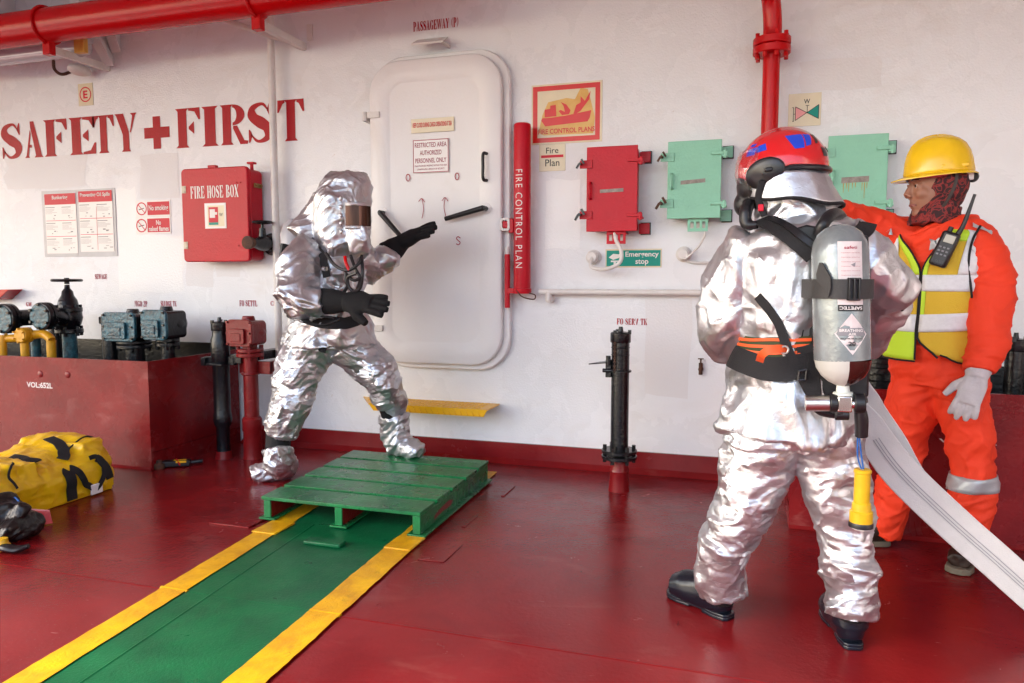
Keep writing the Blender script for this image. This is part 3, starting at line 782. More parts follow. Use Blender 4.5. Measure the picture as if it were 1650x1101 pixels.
# ================================================================== cabinets on the wall
def wing_nut(mb, p, s=1):
    mb.cyl(p + V((0, .03 * s, 0)), p - V((0, .035 * s, 0)), .008 * s, n=10)
    for q in (-1, 1): mb.box(p + V((q * .016 * s, -.02 * s, q * .014 * s)), (.012 * s, .008 * s, .034 * s), (V((1, 0, .6 * q)).normalized(), V((0, 1, 0)), V((-.6 * q, 0, 1)).normalized()))
def cabinet(name, label, xl, xr, yt, yb, depth, mat, tape, bottom=True, rust_streak=False, low_bracket=True, wing=(True, True)):
    Y = -depth
    a, b = at(xl, (yt + yb) / 2, Y), at(xr, (yt + yb) / 2, Y)
    zt, zb = at((xl + xr) / 2, yt, Y).z, at((xl + xr) / 2, yb, Y).z
    t = thing(name, label, 'cabinet', ((a.x + b.x) / 2, -.03, zb))
    X0, X1 = a.x, b.x; H = zt - zb
    MB().bb(X0 + .008, X1 - .008, Y + .012, -.035, zb + .008, zt - .008).build('body', mat, t, bevel=.004)
    MB().bb(X0, X1, Y, Y + .010, zb, zt).build('cabinet_door', mat, t, bevel=.003)
    for z in (zt - H * .17, zb + H * .19):
        m = MB().bb(X1 - .055, X1 + .03, Y - .012, Y - .001, z - .011, z + .007).bb(X1 + .001, X1 + .032, Y - .010, Y + .045, z - .022, z - .011).cyl((X1 + .018, Y - .004, z - .03), (X1 + .018, Y - .004, z + .014), .009, n=12)
        m.build('hinge', mat, t, bevel=.002)
    for k, z in enumerate((zt - H * .20, zb + H * .20)):
        m = MB().bb(X0 - .038, X0 + .035, Y - .008, Y - .001, z - .024, z + .022).bb(X0 - .036, X0 - .002, Y - .001, Y + .03, z - .016, z + .018)
        c = m.build('clamp', mat, t, bevel=.002)
        mm = MB(); wing_nut(mm, V((X0 - .030, Y - .015, z)), .9 + .2 * k); mm.build('wing_nut', blackp if mat is cabred else rust, c)
    for z in (zt - .05, zb + .02):
        MB().bb(X1 - .006, X1 + .055, -.028, -.012, z - .03, z + .03).build('mounting_lug', mat, t, bevel=.003)
        MB().bb(X1 + .002, X1 + .060, -.012, 0, z - .035, z + .035).build('mounting_pad', blackp, t)
    MB().tube([(X0 + .025, Y, zb + H * .58), (X0 + .022, Y - .022, zb + H * .56), (X0 + .022, Y - .022, zb + H * .41), (X0 + .025, Y, zb + H * .39)], .0075, n=10).build('handle', mat, t)
    u0, v0, u1, v1, tilt = tape
    p = MB().prism([(X0 + (X1 - X0) * u0, Y - .002, zt - H * v0 - tilt), (X0 + (X1 - X0) * u1, Y - .002, zt - H * v0 + tilt), (X0 + (X1 - X0) * u1, Y - .002, zt - H * v1 + tilt), (X0 + (X1 - X0) * u0, Y - .002, zt - H * v1 - tilt)], (0, .0015, 0))
    p.build('name_plate', plate_pic, t)
    if rust_streak:
        m = MB(); ystain = M('rust_streak', (.42, .33, .08), .5)
        for u, L in ((.27, .05), (.32, .03), (.36, .045), (.42, .03), (.47, .025), (.58, .04), (.62, .08), (.66, .03)):
            x = X0 + (X1 - X0) * u; z = zt - H * v1 - .001; m.poly([(x, Y - .0012, z), (x + .005, Y - .0012, z), (x + .003, Y - .0012, z - L), (x + .001, Y - .0012, z - L)])
        m.build('rust_streak', ystain, t, smooth=False)
    if bottom:
        xc = X0 + (X1 - X0) * .58
        m = MB()
        for a_, b_ in ((-.055, -.040), (-.022, -.008), (.010, .024), (.040, .055)): m.bb(xc + a_, xc + b_, Y + .03, Y + .034, zb - .055, zb - .012)
        m.bb(xc - .055, xc + .055, Y + .0295, Y + .0345, zb - .016, zb + .010).bb(xc - .055, xc + .055, Y + .0295, Y + .0345, zb - .070, zb - .052)
        m.bb(xc - .055, xc + .055, Y + .034, -.01, zb - .012, zb - .006)
        m.build('cable_bracket', mat, t, bevel=.0015)
    return t, X0, X1, zb, zt
cabinet('control_cabinet', 'red steel wall cabinet with two black wing nuts left of the green cabinets', 945, 1027, 235.5, 373, .15, cabred, (.27, .50, .73, .54, .002))
cabinet('control_cabinet', 'pale green steel wall cabinet beside the red one, cable hanging below it', 1075.5, 1162, 226.5, 352, .15, mint, (.25, .50, .71, .55, .004), wing=(1, 1))
cabinet('control_cabinet', 'pale green wall cabinet behind the pointing man in orange, yellow rust runs on its door', 1333, 1430, 217, 352, .15, mint, (.24, .50, .70, .57, .002), bottom=False, rust_streak=True)
# ---- fire hose box
Xw = at(424, 350, -.02).x; r_ = ray(401, 350); Yh = Xw * r_.y / r_.x + CAM.y
Yh = max(-.32, min(-.12, Yh))
hx0, hx1 = at(293.5, 345, Yh).x, Xw; hz1, hz0 = at(345, 270, Yh).z, at(350, 422, Yh).z
t = thing('fire_hose_box', 'bright red hose cabinet with the white words FIRE HOSE BOX on its door', 'hose cabinet', ((hx0 + hx1) / 2, -.02, hz0))
def rbox(mb, x0, x1, z0, z1, ya, yb, r, n=6):
    mb.prism([(p[0], ya, p[1]) for p in rrect(x0, x1, z0, z1, r, n)], (0, yb - ya, 0)); return mb
rbox(MB(), hx0 + .012, hx1, hz0 + .01, hz1 - .012, Yh + .03, -.02, .035).build('body', cabred, t, bevel=.005)
rbox(MB(), hx0, hx1 - .004, hz0, hz1, Yh, Yh + .035, .03).build('cabinet_door', cabred, t, bevel=.007)
W_ = hx1 - hx0; H_ = hz1 - hz0
f = lambda u, v: (hx0 + W_ * u, hz1 - H_ * v)
a, b = f(.14, .32), f(.86, .19)
o = serif('letters', 'FIRE HOSE BOX', a[0], b[0], a[1], b[1], Yh - .0015, letw, t)
a, b = f(.35, .645), f(.67, .375)
sg = MB().bb(a[0], b[0], Yh - .003, Yh - .0003, a[1], b[1]).build('symbol_plate', signw, t, bevel=.0008)
y = Yh - .0042; x0, x1, z0, z1 = a[0], b[0], a[1], b[1]
S2 = lambda *q: sub(x0, x1, z0, z1, *q)
MB().poly([(p[0], y, p[1]) for p in rrect(*S2(.14, .1, .92, .92)[:4], .004)]).build('panel', cream, sg, smooth=False)
rect_poly(MB(), *S2(.2, .16, .64, .86), y - .001).build('pictogram', signred, sg, smooth=False)
rect_poly(MB(), *S2(.2, .76, .64, .86), y - .002).build('pictogram', teal, sg, smooth=False)
rect_poly(rect_poly(MB(), *S2(.25, .24, .5, .58), y - .002), *S2(.5, .36, .6, .46), y - .002).build('pictogram', letw, sg, smooth=False)
sansw('letter', 'W', *S2(.69, .40, .86, .53), y - .001, letk, sg, bold=.01)
for v in (.22, .82):
    c = f(.045, v); h = MB().bb(c[0] - .018, c[0] + .016, Yh - .004, Yh - .0005, c[1] - .024, c[1] + .024)
    for q in (-.014, .014): h.cyl((c[0] + .006, Yh - .001, c[1] + q), (c[0] + .006, Yh - .009, c[1] + q), .005, n=8)
    h.build('hinge', chrome_d, t, bevel=.001)
for v in (.17, .83):
    c = f(.86, v); m = MB()
    for q in (-.014, .014): m.cyl((c[0] + q, Yh + .001, c[1]), (c[0] + q, Yh - .006, c[1]), .006, n=10)
    m.build('rivet', cabred, t)
z = hz1 - H_ * .19
MB().bb(hx1 - .001, hx1 + .010, Yh + .06, Yh + .14, z - .014, z + .014).cyl((hx1 + .01, Yh + .075, z), (hx1 + .022, Yh + .075, z), .008, n=10).cyl((hx1 + .01, Yh + .12, z), (hx1 + .022, Yh + .12, z), .008, n=10).build('latch', brass, t, bevel=.002)
m = MB().bb(hx0 + W_ * .38, hx0 + W_ * .5, Yh + .02, Yh + .05, hz1 - .005, hz1 + .02).cyl((hx1 - .02, -.1, hz1 - .02), (hx1 - .02, -.1, hz1 + .035), .012, n=10).bb(hx1 - .045, hx1 + .006, -.12, -.08, hz1 + .02, hz1 + .034)
m.build('mounting_lug', cabred, t, bevel=.003)
# ---- hydrant valve beside the hose box
pF = at(441, 394, -.03); hv = thing('hydrant_valve', 'small black hose valve with handwheel on the wall beside the hose cabinet', 'valve', pF)
x, z = pF.x, pF.z
MB().lathe((x, 0, z), (0, -1, 0), [(0, .05), (.02, .075), (.05, .075), (.055, .05), (.09, .045)]).build('flange', blackp, hv, bevel=.002)
MB().lathe((x, -.08, z), (0, -1, 0), [(0, .036), (.05, .05), (.10, .046), (.15, .032), (.19, .030)]).cyl((x, -.15, z), (x, -.15, z + .10), .028, .02).build('valve_body', blackp, hv)
MB().lathe((x, -.26, z), (0, -1, 0), [(0, .034), (.03, .036), (.032, .042), (.05, .042), (.052, .02)]).build('hose_coupling', rust, hv)
hw = MB().cyl((x, -.15, z + .09), (x, -.15, z + .145), .009).ring((x, -.15, z + .14), (0, 0, 1), .058, .009, 28, 8)
for k in range(4): hw.cyl((x, -.15, z + .14), (x + .055 * math.cos(k * PI / 2 + .4), -.15 + .055 * math.sin(k * PI / 2 + .4), z + .14), .006, n=8)
hw.build('handwheel', blackp, hv)
# ---- fire control plan tube
Yt = -.10
a, b = at(828, 330, Yt), at(855, 330, Yt); zt, zb = at(841, 199, Yt).z, at(841, 470, Yt).z
R_ = (b.x - a.x) / 2 / 1.02; xc = (a.x + b.x) / 2
t = thing('plan_tube', 'tall red tube with the white words FIRE CONTROL PLAN running down it', 'plan tube', (xc, Yt, zb))
MB().lathe((xc, Yt, zb), (0, 0, 1), [(0, R_ * .98), (.01, R_), (zt - zb - .02, R_), (zt - zb - .006, R_ * .95), (zt - zb, R_ * .75)], n=36).build('tube', cabred, t)
c = MB().lathe((xc, Yt, zb - .012), (0, 0, 1), [(0, R_ * 1.05), (.012, R_ * 1.1), (.03, R_ * 1.1), (.032, R_)], n=30).bb(xc - R_ * 1.6, xc - R_ * .8, Yt - .03, Yt + .01, zb - .01, zb + .02)
c.build('end_cap', cabred, t)
MB().tube([(xc - .02, Yt - R_, zb + .01), (xc + .02, Yt - R_ - .01, zb - .03), (xc + R_ + .03, Yt - .03, zb - .045), (xc + R_ + .035, Yt - .02, zb - .02), (xc + R_ * .9, Yt - .02, zb - .008)], .0035, n=6).build('wire', rust, t)
MB().bb(xc - .02, xc + .02, Yt + R_ * .8, -.0, zb + .15, zb + .19).bb(xc - .02, xc + .02, Yt + R_ * .8, 0, zt - .2, zt - .16).build('bracket', white2, t)
me = sans_raw('FIRE CONTROL PLAN', .0, sp=1.25)
xs = [v.co.x for v in me.vertices]; ys = [v.co.y for v in me.vertices]
a0, b0, c0, d0 = min(xs), max(xs), min(ys), max(ys); ztx, zbx = at(838, 275, Yt).z, at(838, 432, Yt).z
bm = bmesh.new(); bm.from_mesh(me); bmesh.ops.triangulate(bm, faces=bm.faces); bmesh.ops.subdivide_edges(bm, edges=[e for e in bm.edges if e.calc_length() > .1], cuts=1); bm.to_mesh(me); bm.free()
phc = -PI / 2 - .12
for v in me.vertices:
    s = (v.co.x - a0) / (b0 - a0); w = (v.co.y - c0) / (d0 - c0) - .5
    ph = phc + w * .85; v.co = V((xc + (R_ + .0015) * math.cos(ph), Yt + (R_ + .0015) * math.sin(ph), ztx + (zbx - ztx) * s))
me.materials.clear(); link_mesh('letters', me, letw, t, smooth=False)
# ---- small red pole and dog beside the door
pz1, pz0 = at(817, 410, -.1).z, at(817, 496, -.1).z; px_ = at(817.5, 450, -.10).x
t = thing('wall_rod', 'short thin red tube with white tip between door and plan tube', 'tube', (px_, -.1, pz0))
MB().cyl((px_, -.1, pz0), (px_, -.1, pz1), .017).build('tube', cabred, t)
MB().cyl((px_, -.1, pz1), (px_, -.1, pz1 + .045), .012).cyl((px_, -.1, pz0 - .01), (px_, -.1, pz0), .012).bb(px_ - .01, px_ + .01, -.095, 0, pz1 - .07, pz1 - .04).build('tip', white2, t)
dz = at(815, 362, -.1).z; dx = at(815, 362, -.1).x
t = thing('door_dog', 'small red and white latch bracket on the right door frame', 'latch', (dx, -.1, dz))
m = MB(); rr_ring(m, dx - .032, dx + .028, dz - .038, dz + .038, .016, .013, -.115, -.095); merged(m, 'bracket', white2, t)
MB().bb(dx - .018, dx + .02, -.112, -.09, dz - .02, dz + .02).bb(dx + .02, dx + .05, -.11, -.095, dz - .05, dz + .035).bb(dx - .015, dx + .015, -.09, 0, dz - .02, dz + .02).build('latch_block', cabred, t, bevel=.004)

# ================================================================== pipes on the wall
def wpt(px, py, Y): return at(px, py, Y)
zr = at(1000, 471, -.07).z
t = thing('wall_rail', 'thin white horizontal rail pipe along the wall under the cabinets', 'rail', (0, -.07, zr))
MB().tube([(at(869, 470, -.07).x, -.07, zr), (.9, -.07, zr)], .0165, n=14, sub=1).build('pipe', white2, t)
for px_ in (886,):
    x = at(px_, 480, -.04).x
    MB().cyl((x, -.07, zr - .045), (x, 0, zr - .045), .022).cyl((x, -.07, zr - .055), (x, -.07, zr), .018).build('bracket', white2, t)
MB().cyl((.7, -.07, zr), (.7, 0, zr), .018).build('bracket', white2, t)
def gland(px, py, label, pts):
    p = at(px, py, 0); t = thing('cable_gland', label, 'cable', (p.x, 0, p.z))
    MB().lathe((p.x, 0, p.z), (0, -1, 0), [(0, .045), (.012, .045), (.016, .036), (.05, .034), (.054, .028), (.07, .026)]).build('gland', white2, t)
    MB().tube([(p.x, -.06, p.z)] + [at(a, b, c) for a, b, c in pts], pts_r, n=10).build('cable', white2, t)
pts_r = .0115
gland(957, 415, 'thick white cable looping from a wall gland over the Emergency stop sign', [(953, 430, -.10), (975, 434, -.13), (998, 424, -.13), (1001, 405, -.13), (993, 388, -.12), (990, 375, -.11)])
pts_r = .006
gland(1102, 410, 'thin white cable curving from a wall gland to the green cabinet beside the red one', [(1105, 416, -.07), (1125, 398, -.09), (1135, 380, -.11), (1136, 366, -.11)])
p = at(1108, 420, -.02); t = thing('wall_cable', 'thin white cable running right along the wall behind the firefighter', 'cable', p)
MB().tube([at(1098, 416, -.01), at(1115, 423, -.02), at(1150, 424, -.02), at(1240, 428, -.02)], .008, n=8).build('cable', white2, t)
p = at(1129, 592, -.03); t = thing('wall_tap', 'tiny rusty tap on the wall below the handrail beside the silver elbow', 'tap', p)
z1_, z0_ = at(1129, 578, -.03).z, at(1129, 604, -.03).z
MB().cyl((p.x, -.03, z0_), (p.x, -.03, z1_ - .025), .011).cyl((p.x, -.03, z1_ - .03), (p.x, -.03, z1_), .005).bb(p.x - .016, p.x + .016, -.034, -.026, z1_ - .004, z1_ + .002).cyl((p.x, 0, z0_ + .03), (p.x, -.03, z0_ + .03), .014).build('tap_body', rust, t, bevel=.001)
# riser
Yr = -.14; xr = at(1243, 100, Yr).x; zf = at(1246, 75, Yr).z; ztp = at(1246, 30, Yr).z
t = thing('fire_main_riser', 'vertical bright red fire main pipe with bolted flange behind the helmeted firefighter', 'pipe', (xr, Yr, 0))
MB().cyl((xr, Yr, .3), (xr, Yr, zf + .02), .043, n=24).build('pipe', pipered, t)
MB().tube([V((xr, Yr, zf)), V((xr, Yr, ztp - .02)), V((xr - .02, Yr - .05, ztp + .12)), V((xr - .09, Yr - .28, ztp + .28)), V((xr - .25, Yr - .8, ztp + .32))], .047, n=24).build('bend', pipered, t)
for dz, in ((-.022,), (.022,)):
    MB().lathe((xr, Yr, zf + dz - .02), (0, 0, 1), [(0, .09), (.004, .095), (.036, .095), (.040, .09)], n=32).build('flange', pipered, t)
m = MB()
for k in range(8):
    a = k * PI / 4 + .3; m.cyl((xr + .076 * math.cos(a), Yr + .076 * math.sin(a), zf - .065), (xr + .076 * math.cos(a), Yr + .076 * math.sin(a), zf + .065), .012, n=6)
m.build('bolts', pipered, t)
# white pole
Yp = -.05; xp = at(447, 300, Yp).x
t = thing('wall_pole', 'thin white vertical pole passing the last letter of the slogan', 'pole', (xp, Yp - .03, .0))
MB().cyl((xp, Yp - .03, .1), (xp, Yp - .03, 3.4), .024, n=16).build('pole', white2, t)
m = MB(); m.tube([at(352, 28, -.35), at(430, 56, -.15), at(465, 66, -.02)], .018, n=10, sub=3)
m.bb(at(500, 55, 0).x - .02, at(500, 55, 0).x + .02, -.012, 0, at(500, 66, 0).z, at(500, 40, 0).z)
m.build('support_arm', white2, t)
# big red main
Ym = -.47; pm0 = at(0, 51.5, Ym); 
t = thing('fire_main_pipe', 'large bright red pipe crossing the upper left corner', 'pipe', (-4, Ym, pm0.z))
MB().tube([(-12, Ym, pm0.z), (-1.5, Ym, pm0.z)], .108, n=36, sub=1).build('pipe', pipered, t)
for pxx in (76, 415):
    x = at(pxx, 40, Ym).x
    m = MB().ring((x, Ym, pm0.z), (1, 0, 0), .117, .011, 32, 8); m.bb(x - .03, x + .03, Ym - .02, Ym + .03, pm0.z - .19, pm0.z - .10)
    m.build('pipe_clamp', pipered, t, bevel=.003)
    MB().bb(x - .005, x + .030, Ym + .03, -.0, pm0.z - .175, pm0.z - .13).build('support_bar', white2, t)
# luminaire below the pipe
glass_m = M('lamp_cover', (.55, .55, .60), .15, trans=.0, spec=.7, coat=.5)
Yl = -.26; zl = at(60, 86, Yl).z; xa, xb = at(2, 90, Yl).x, at(140, 80, Yl).x
t = thing('strip_light', 'unlit tubular strip light with clear cover under the big red pipe', 'light fitting', ((xa + xb) / 2, Yl, zl))
MB().tube([(xa - .3, Yl, zl), (xa + .05, Yl, zl), (xb - .06, Yl, zl), (xb - .02, Yl, zl)], [.055, .055, .055, .04], n=20, sub=2).build('cover', glass_m, t)
MB().bb(xa - .3, xb + .02, Yl - .045, Yl + .045, zl + .03, zl + .075).build('housing', greyb, t, bevel=.008)
MB().tube([(xa, Yl, zl - .02), (xb - .1, Yl, zl - .02)], .014, n=10, sub=1).build('lamp_tube', letw, t)
MB().bb(xb - .05, xb + .035, Yl - .06, Yl - .02, zl - .05, zl + .05).build('end_clip', amber, t, bevel=.004)
m = MB().tube([at(86, 98, -.25), at(88, 112, -.2), at(100, 120, -.15), at(118, 114, -.1)], .011, n=8); m.build('wire', rust, t)
MB().ell(at(128, 113, -.1), (.06, .09, .04)).build('junction_box', white2, t)
# knee brackets under the ceiling
for pxx, d_ in ((183, .55), (30, .55), (194, .28)):
    p = at(pxx, 106 if d_ > .5 else 84, 0)
    m = MB().prism([(p.x, -.001, p.z), (p.x, -.001, CEIL), (p.x, -d_, CEIL), (p.x, -d_, CEIL - .06), (p.x, -.03, p.z)], (-.012, 0, 0))
    m.prism([(p.x - .045, -.03, p.z - .002), (p.x + .035, -.03, p.z - .002), (p.x + .035, -d_, CEIL - .062), (p.x - .045, -d_, CEIL - .062)], (0, -.004, -.01))
    o = m.build('knee_bracket', ceil_m, ceiling)

# ================================================================== standing pipes
def stand_pipe_base(): pass
def stencil_cap(mb, x, y, z, r):
    mb.lathe((x, y, z), (0, 0, 1), [(0, r * 1.1), (.004, r * 1.14), (.05, r * 1.14), (.056, r * 1.0), (.06, r * .3), (.075, r * .25), (.085, r * .22)])
    for k in range(3):
        a = k * 2.1; mb.bb(x + r * math.cos(a) - .008, x + r * math.cos(a) + .008, y + r * math.sin(a) - .008, y + r * math.sin(a) + .008, z + .045, z + .068)
    return mb
def zof(px, py, Y): return at(px, py, Y).z
# black pipe FO SERV TK
b = fl(997, 790); x, y = b.x, b.y - .0; R_ = .048
t = thing('sounding_pipe', 'tall black capped pipe on a flange under the FO SERV TK lettering', 'sounding pipe', (x, y, 0))
zz = lambda py: zof(1000, py, y)
MB().cyl((x, y, zz(742)), (x, y, zz(552)), R_, n=28).ring((x, y, zz(560)), (0, 0, 1), R_, .003).ring((x, y, zz(572)), (0, 0, 1), R_, .0025).build('pipe', blackp, t)
stencil_cap(MB(), x, y, zz(552), R_).build('cap', blackp, t)
f_ = MB()
for za in (zz(727), zz(736)): MB().lathe((x, y, za - .01), (0, 0, 1), [(0, .092), (.003, .096), (.017, .096), (.02, .092)]).build('flange', blackp, t)
for k in range(6):
    a = k * PI / 3 + .2; f_.cyl((x + .078 * math.cos(a), y + .078 * math.sin(a), zz(745)), (x + .078 * math.cos(a), y + .078 * math.sin(a), zz(717)), .011, n=6)
f_.build('bolts', blackp, t)
MB().lathe((x, y, 0), (0, 0, 1), [(0, .058), (.02, .056), (.10, .05), (.11, .054), (.125, .05), (zz(742), .046)]).build('base_pipe', deckr, t)
m = MB().lathe((x, y, zz(600)), (0, 0, 1), [(0, R_ + .002), (.002, R_ + .012), (.012, R_ + .012), (.014, R_ + .002)])
m.prism([(x - .17, y - .02, zz(589)), (x - .07, y - .05, zz(585)), (x - .045, y, zz(583)), (x - .12, y + .04, zz(587))], (0, 0, .006)).bb(x - .075, x - .045, y - .03, y + .01, zz(608), zz(580)).cyl((x - .09, y - .03, zz(597)), (x - .03, y - .03, zz(597)), .011)
m.cyl((x - .06, y - .03, zz(588)), (x - .06, y - .03, zz(573)), .013)
m.build('clamp_bracket', blackp, t, bevel=.002)
ch = MB()
for k in range(16):
    zc_ = zz(552) - .002 - k * .010; ch.ring((x - .022, y - R_ - .004, zc_), (1, 0, 0) if k % 2 else (0, 1, 0), .006, .002, 8, 5)
ch.build('chain', rust, t)
# black pipe left
b = fl(361, 738); x, y = b.x, b.y; R_ = .052
t = thing('sounding_pipe', 'thick black capped pipe standing at the end of the left red tank box', 'sounding pipe', (x, y, 0))
zz = lambda py: zof(360, py, y)
MB().lathe((x, y, zz(726)), (0, 0, 1), [(0, .042), (zz(688) - zz(726), .042), (zz(684) - zz(726), .052), (zz(676) - zz(726), .058), (zz(668) - zz(726), .056), (zz(664) - zz(726), R_), (zz(586) - zz(726), R_), (zz(583) - zz(726), .058), (zz(548) - zz(726), .057), (zz(540) - zz(726), .046), (zz(532) - zz(726), .046)]).build('pipe', blackp, t)
stencil_cap(MB(), x, y, zz(533), .046).build('cap', blackp, t)
MB().lathe((x, y, 0), (0, 0, 1), [(0, .056), (.02, .052), (zz(726), .048)]).build('base_pipe', deckr, t)
m = MB().bb(x - .13, x + .10, y - .005, y + .03, zz(588), zz(576)).bb(x - .13, x - .10, y - .03, y, zz(590), zz(577)).bb(x - .06, x + .06, y - .07, y + .02, zz(588), zz(585)).bb(x + .07, x + .15, y, 0, zz(585), zz(571))
m.build('clamp_bracket', blackp, t, bevel=.002)
# vent heads
def vent_head(t, x, y, zb, w, h, d, mat, cover_right=False, covmat=None):
    """rounded box head with a bolted front cover, front towards -y; bottom at zb"""
    covmat = covmat or mat
    rbox(MB(), x - w / 2 + .006, x + w / 2 - .006, zb + .006, zb + h - .01, y - d / 2 + .02, y + d * .3, .03).ell((x, y + d * .1, zb + h / 2), (w * .50, d * .5, h * .47)).cyl((x, y, zb + h * .9), (x, y, zb + h + .018), .045, .035).build('head', mat, t, bevel=.004)
    c = rbox(MB(), x - w / 2, x + w / 2, zb, zb + h, y - d / 2, y - d / 2 + .022, .035).build('cover', covmat, t, bevel=.004)
    rbox(MB(), x - w * .36, x + w * .26, zb + h * .10, zb + h * .66, y - d / 2 - .018, y - d / 2, .012).bb(x - w * .24, x + w * .14, y - d / 2 - .023, y - d / 2 - .018, zb + h * .2, zb + h * .5).build('cover_plate', covmat, c, bevel=.004)
    m = MB()
    for ux in (-.42, .42):
        for uz in (.10, .5, .90): m.cyl((x + w * ux, y - d / 2 + .002, zb + h * uz), (x + w * ux, y - d / 2 - .012, zb + h * uz), .008, n=6)
    m.build('bolts', mat, c)
def neck(t, x, y, z0, z1, zf, r, mat, rf=None):
    rf = rf or r * 1.9
    m = MB().cyl((x, y, z0), (x, y, z1), r, n=24)
    m.lathe((x, y, zf), (0, 0, 1), [(0, rf * .96), (.004, rf), (.022, rf), (.026, rf * .96)]).lathe((x, y, zf + .030), (0, 0, 1), [(0, rf * .96), (.004, rf), (.020, rf), (.024, rf * .96)])
    for k in range(4):
        a = k * PI / 2 + .6; m.cyl((x + rf * .82 * math.cos(a), y + rf * .82 * math.sin(a), zf - .02), (x + rf * .82 * math.cos(a), y + rf * .82 * math.sin(a), zf + .075), .014, n=8)
    m.build('neck_flange', mat, t, bevel=.002)
b = fl(408, 738); x, y = b.x, b.y; zz = lambda py: zof(408, py, y)
t = thing('air_vent', 'dark red pipe with boxy vent head left of the crouching silver suited firefighter', 'vent pipe', (x, y, 0))
vent_head(t, x - .005, y, zz(557), .19, zz(514) - zz(557), .20, oxred)
neck(t, x, y, .05, zz(556), zz(575), .046, oxred, .084)
MB().lathe((x, y, 0), (0, 0, 1), [(0, .062), (.02, .058), (zz(695), .056), (zz(692), .062), (zz(675), .062), (zz(671), .05)]).build('base_pipe', oxred, t)
MB().bb(x - .1, x + .13, y + .02, y + .05, zz(603), zz(583)).bb(x + .1, x + .13, y + .03, 0, zz(600), zz(583)).ring((x, y, zz(602)), (0, 0, 1), .05, .009).build('clamp_bracket', oxred, t, bevel=.002)

# ================================================================== save-all tank boxes
def saveall(label, x0, x1, yf, h):
    t = thing('tank_box', label, 'tank box', ((x0 + x1) / 2, yf, 0)); th = .012
    MB().bb(x0, x1, yf, yf + th, .0, h).build('front_plate', boxr, t)
    MB().bb(x1 - th if x1 < 0 else x0, x1 if x1 < 0 else x0 + th, yf + th, -.018, .0, h - .001).build('end_plate', boxr, t)
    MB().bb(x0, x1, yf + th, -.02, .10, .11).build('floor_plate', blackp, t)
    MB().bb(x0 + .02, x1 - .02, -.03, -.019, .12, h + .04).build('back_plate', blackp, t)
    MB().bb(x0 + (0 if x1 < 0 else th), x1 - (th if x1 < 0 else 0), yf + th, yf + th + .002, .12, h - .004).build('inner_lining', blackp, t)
    # fillet weld at the foot
    MB().prism([(x0, yf, 0), (x0, yf - .012, 0), (x0, yf, .014)], (x1 - x0, 0, 0)).build('foot_weld', deckr, t)
    return t
hL = zof(238, 583, -.84)
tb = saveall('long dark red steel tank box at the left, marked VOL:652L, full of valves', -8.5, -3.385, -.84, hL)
a = wrect(43, 615, 85, 626.5, -.84)
sansw('letters', 'VOL:652L', *a, -.8415, letw, tb, bold=.03)
m = MB()
for px_, py_ in ((65, 603), (109, 604)):
    p = at(px_, py_, -.84); m.ell(p, (.022, .008, .022))
m.build('boss', boxr, tb)
hR = zof(1500, 631, -.78)
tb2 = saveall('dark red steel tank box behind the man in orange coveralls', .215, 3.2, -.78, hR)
a = wrect(1513, 706.5, 1606, 718, -.78)
sansw('letters', 'VOL:652L', *a, -.7815, letw, tb2, bold=.03)
a = fl(1268, 850)

# valves inside the left box
VG = 'pipes and valves standing in the left tank box'
zfl = .11
# 1 handwheel valve
Yv = -.42; x = at(111, 520, Yv).x; zz = lambda py: zof(111, py, Yv)
t = thing('globe_valve', 'large black valve with handwheel and blue black end flange in the left tank box', 'valve', (x, Yv, zfl), VG)
m = MB().lathe((x, Yv, zz(530)), (0, 0, 1), [(0, .055), (.03, .075), (.075, .088), (.12, .08), (.15, .07)]).build('valve_body', blackp, t)
m = MB()
for za, r in ((zz(537), .088), (zz(503), .088)): m.lathe((x, Yv, za), (0, 0, 1), [(0, r * .96), (.004, r), (.028, r), (.032, r * .96)])
for k in range(6):
    a = k * PI / 3; 
    for za in (zz(537), zz(503)): m.cyl((x + .074 * math.cos(a), Yv + .074 * math.sin(a), za - .018), (x + .074 * math.cos(a), Yv + .074 * math.sin(a), za + .05), .012, n=6)
m.build('flange', blackp, t, bevel=.002)
MB().lathe((x, Yv, zz(500)), (0, 0, 1), [(0, .075), (.03, .066), (.07, .058), (.10, .040), (.13, .034), (.15, .018), (.175, .016)]).build('bonnet', blackp, t)
hw = MB().ring((x, Yv, zz(452)), (0, 0, 1), .088, .010, 32, 8).cyl((x, Yv, zz(458)), (x, Yv, zz(448)), .016)
for k in range(5): hw.cyl((x, Yv, zz(452)), (x + .085 * math.cos(k * 1.257 + .4), Yv + .085 * math.sin(k * 1.257 + .4), zz(452)), .007, n=8)
hw.build('handwheel', blackp, t)
MB().cyl((x, Yv, zfl), (x, Yv, zz(530)), .046).build('pipe', bluep, t)
def disc_flange(t, px, py, Yd, R, mat, face, back_to):
    p = at(px, py, Yd)
    MB().lathe((p.x, Yd, p.z), (0, 1, 0), [(0, R * .9), (.003, R * .97), (.01, R), (.03, R), (.032, R * .86), (.038, R * .86), (.04, R), (.062, R), (.066, R * .95)], n=32).build('end_flange', mat, t)
    MB().cyl((p.x, Yd - .002, p.z), (p.x, Yd - .006, p.z), R * .88, n=32).build('blank_face', face, t, bevel=.003)
    m = MB()
    for k in range(6):
        a = k * PI / 3 + .5; m.cyl((p.x + R * .84 * math.cos(a), Yd - .02, p.z + R * .84 * math.sin(a)), (p.x + R * .84 * math.cos(a), Yd + .08, p.z + R * .84 * math.sin(a)), R * .11, n=6)
    m.build('bolts', mat, t)
    if back_to: MB().tube([(p.x, Yd + .05, p.z)] + back_to, R * .55, n=20, sub=4).build('branch_pipe', mat, t)
    return p
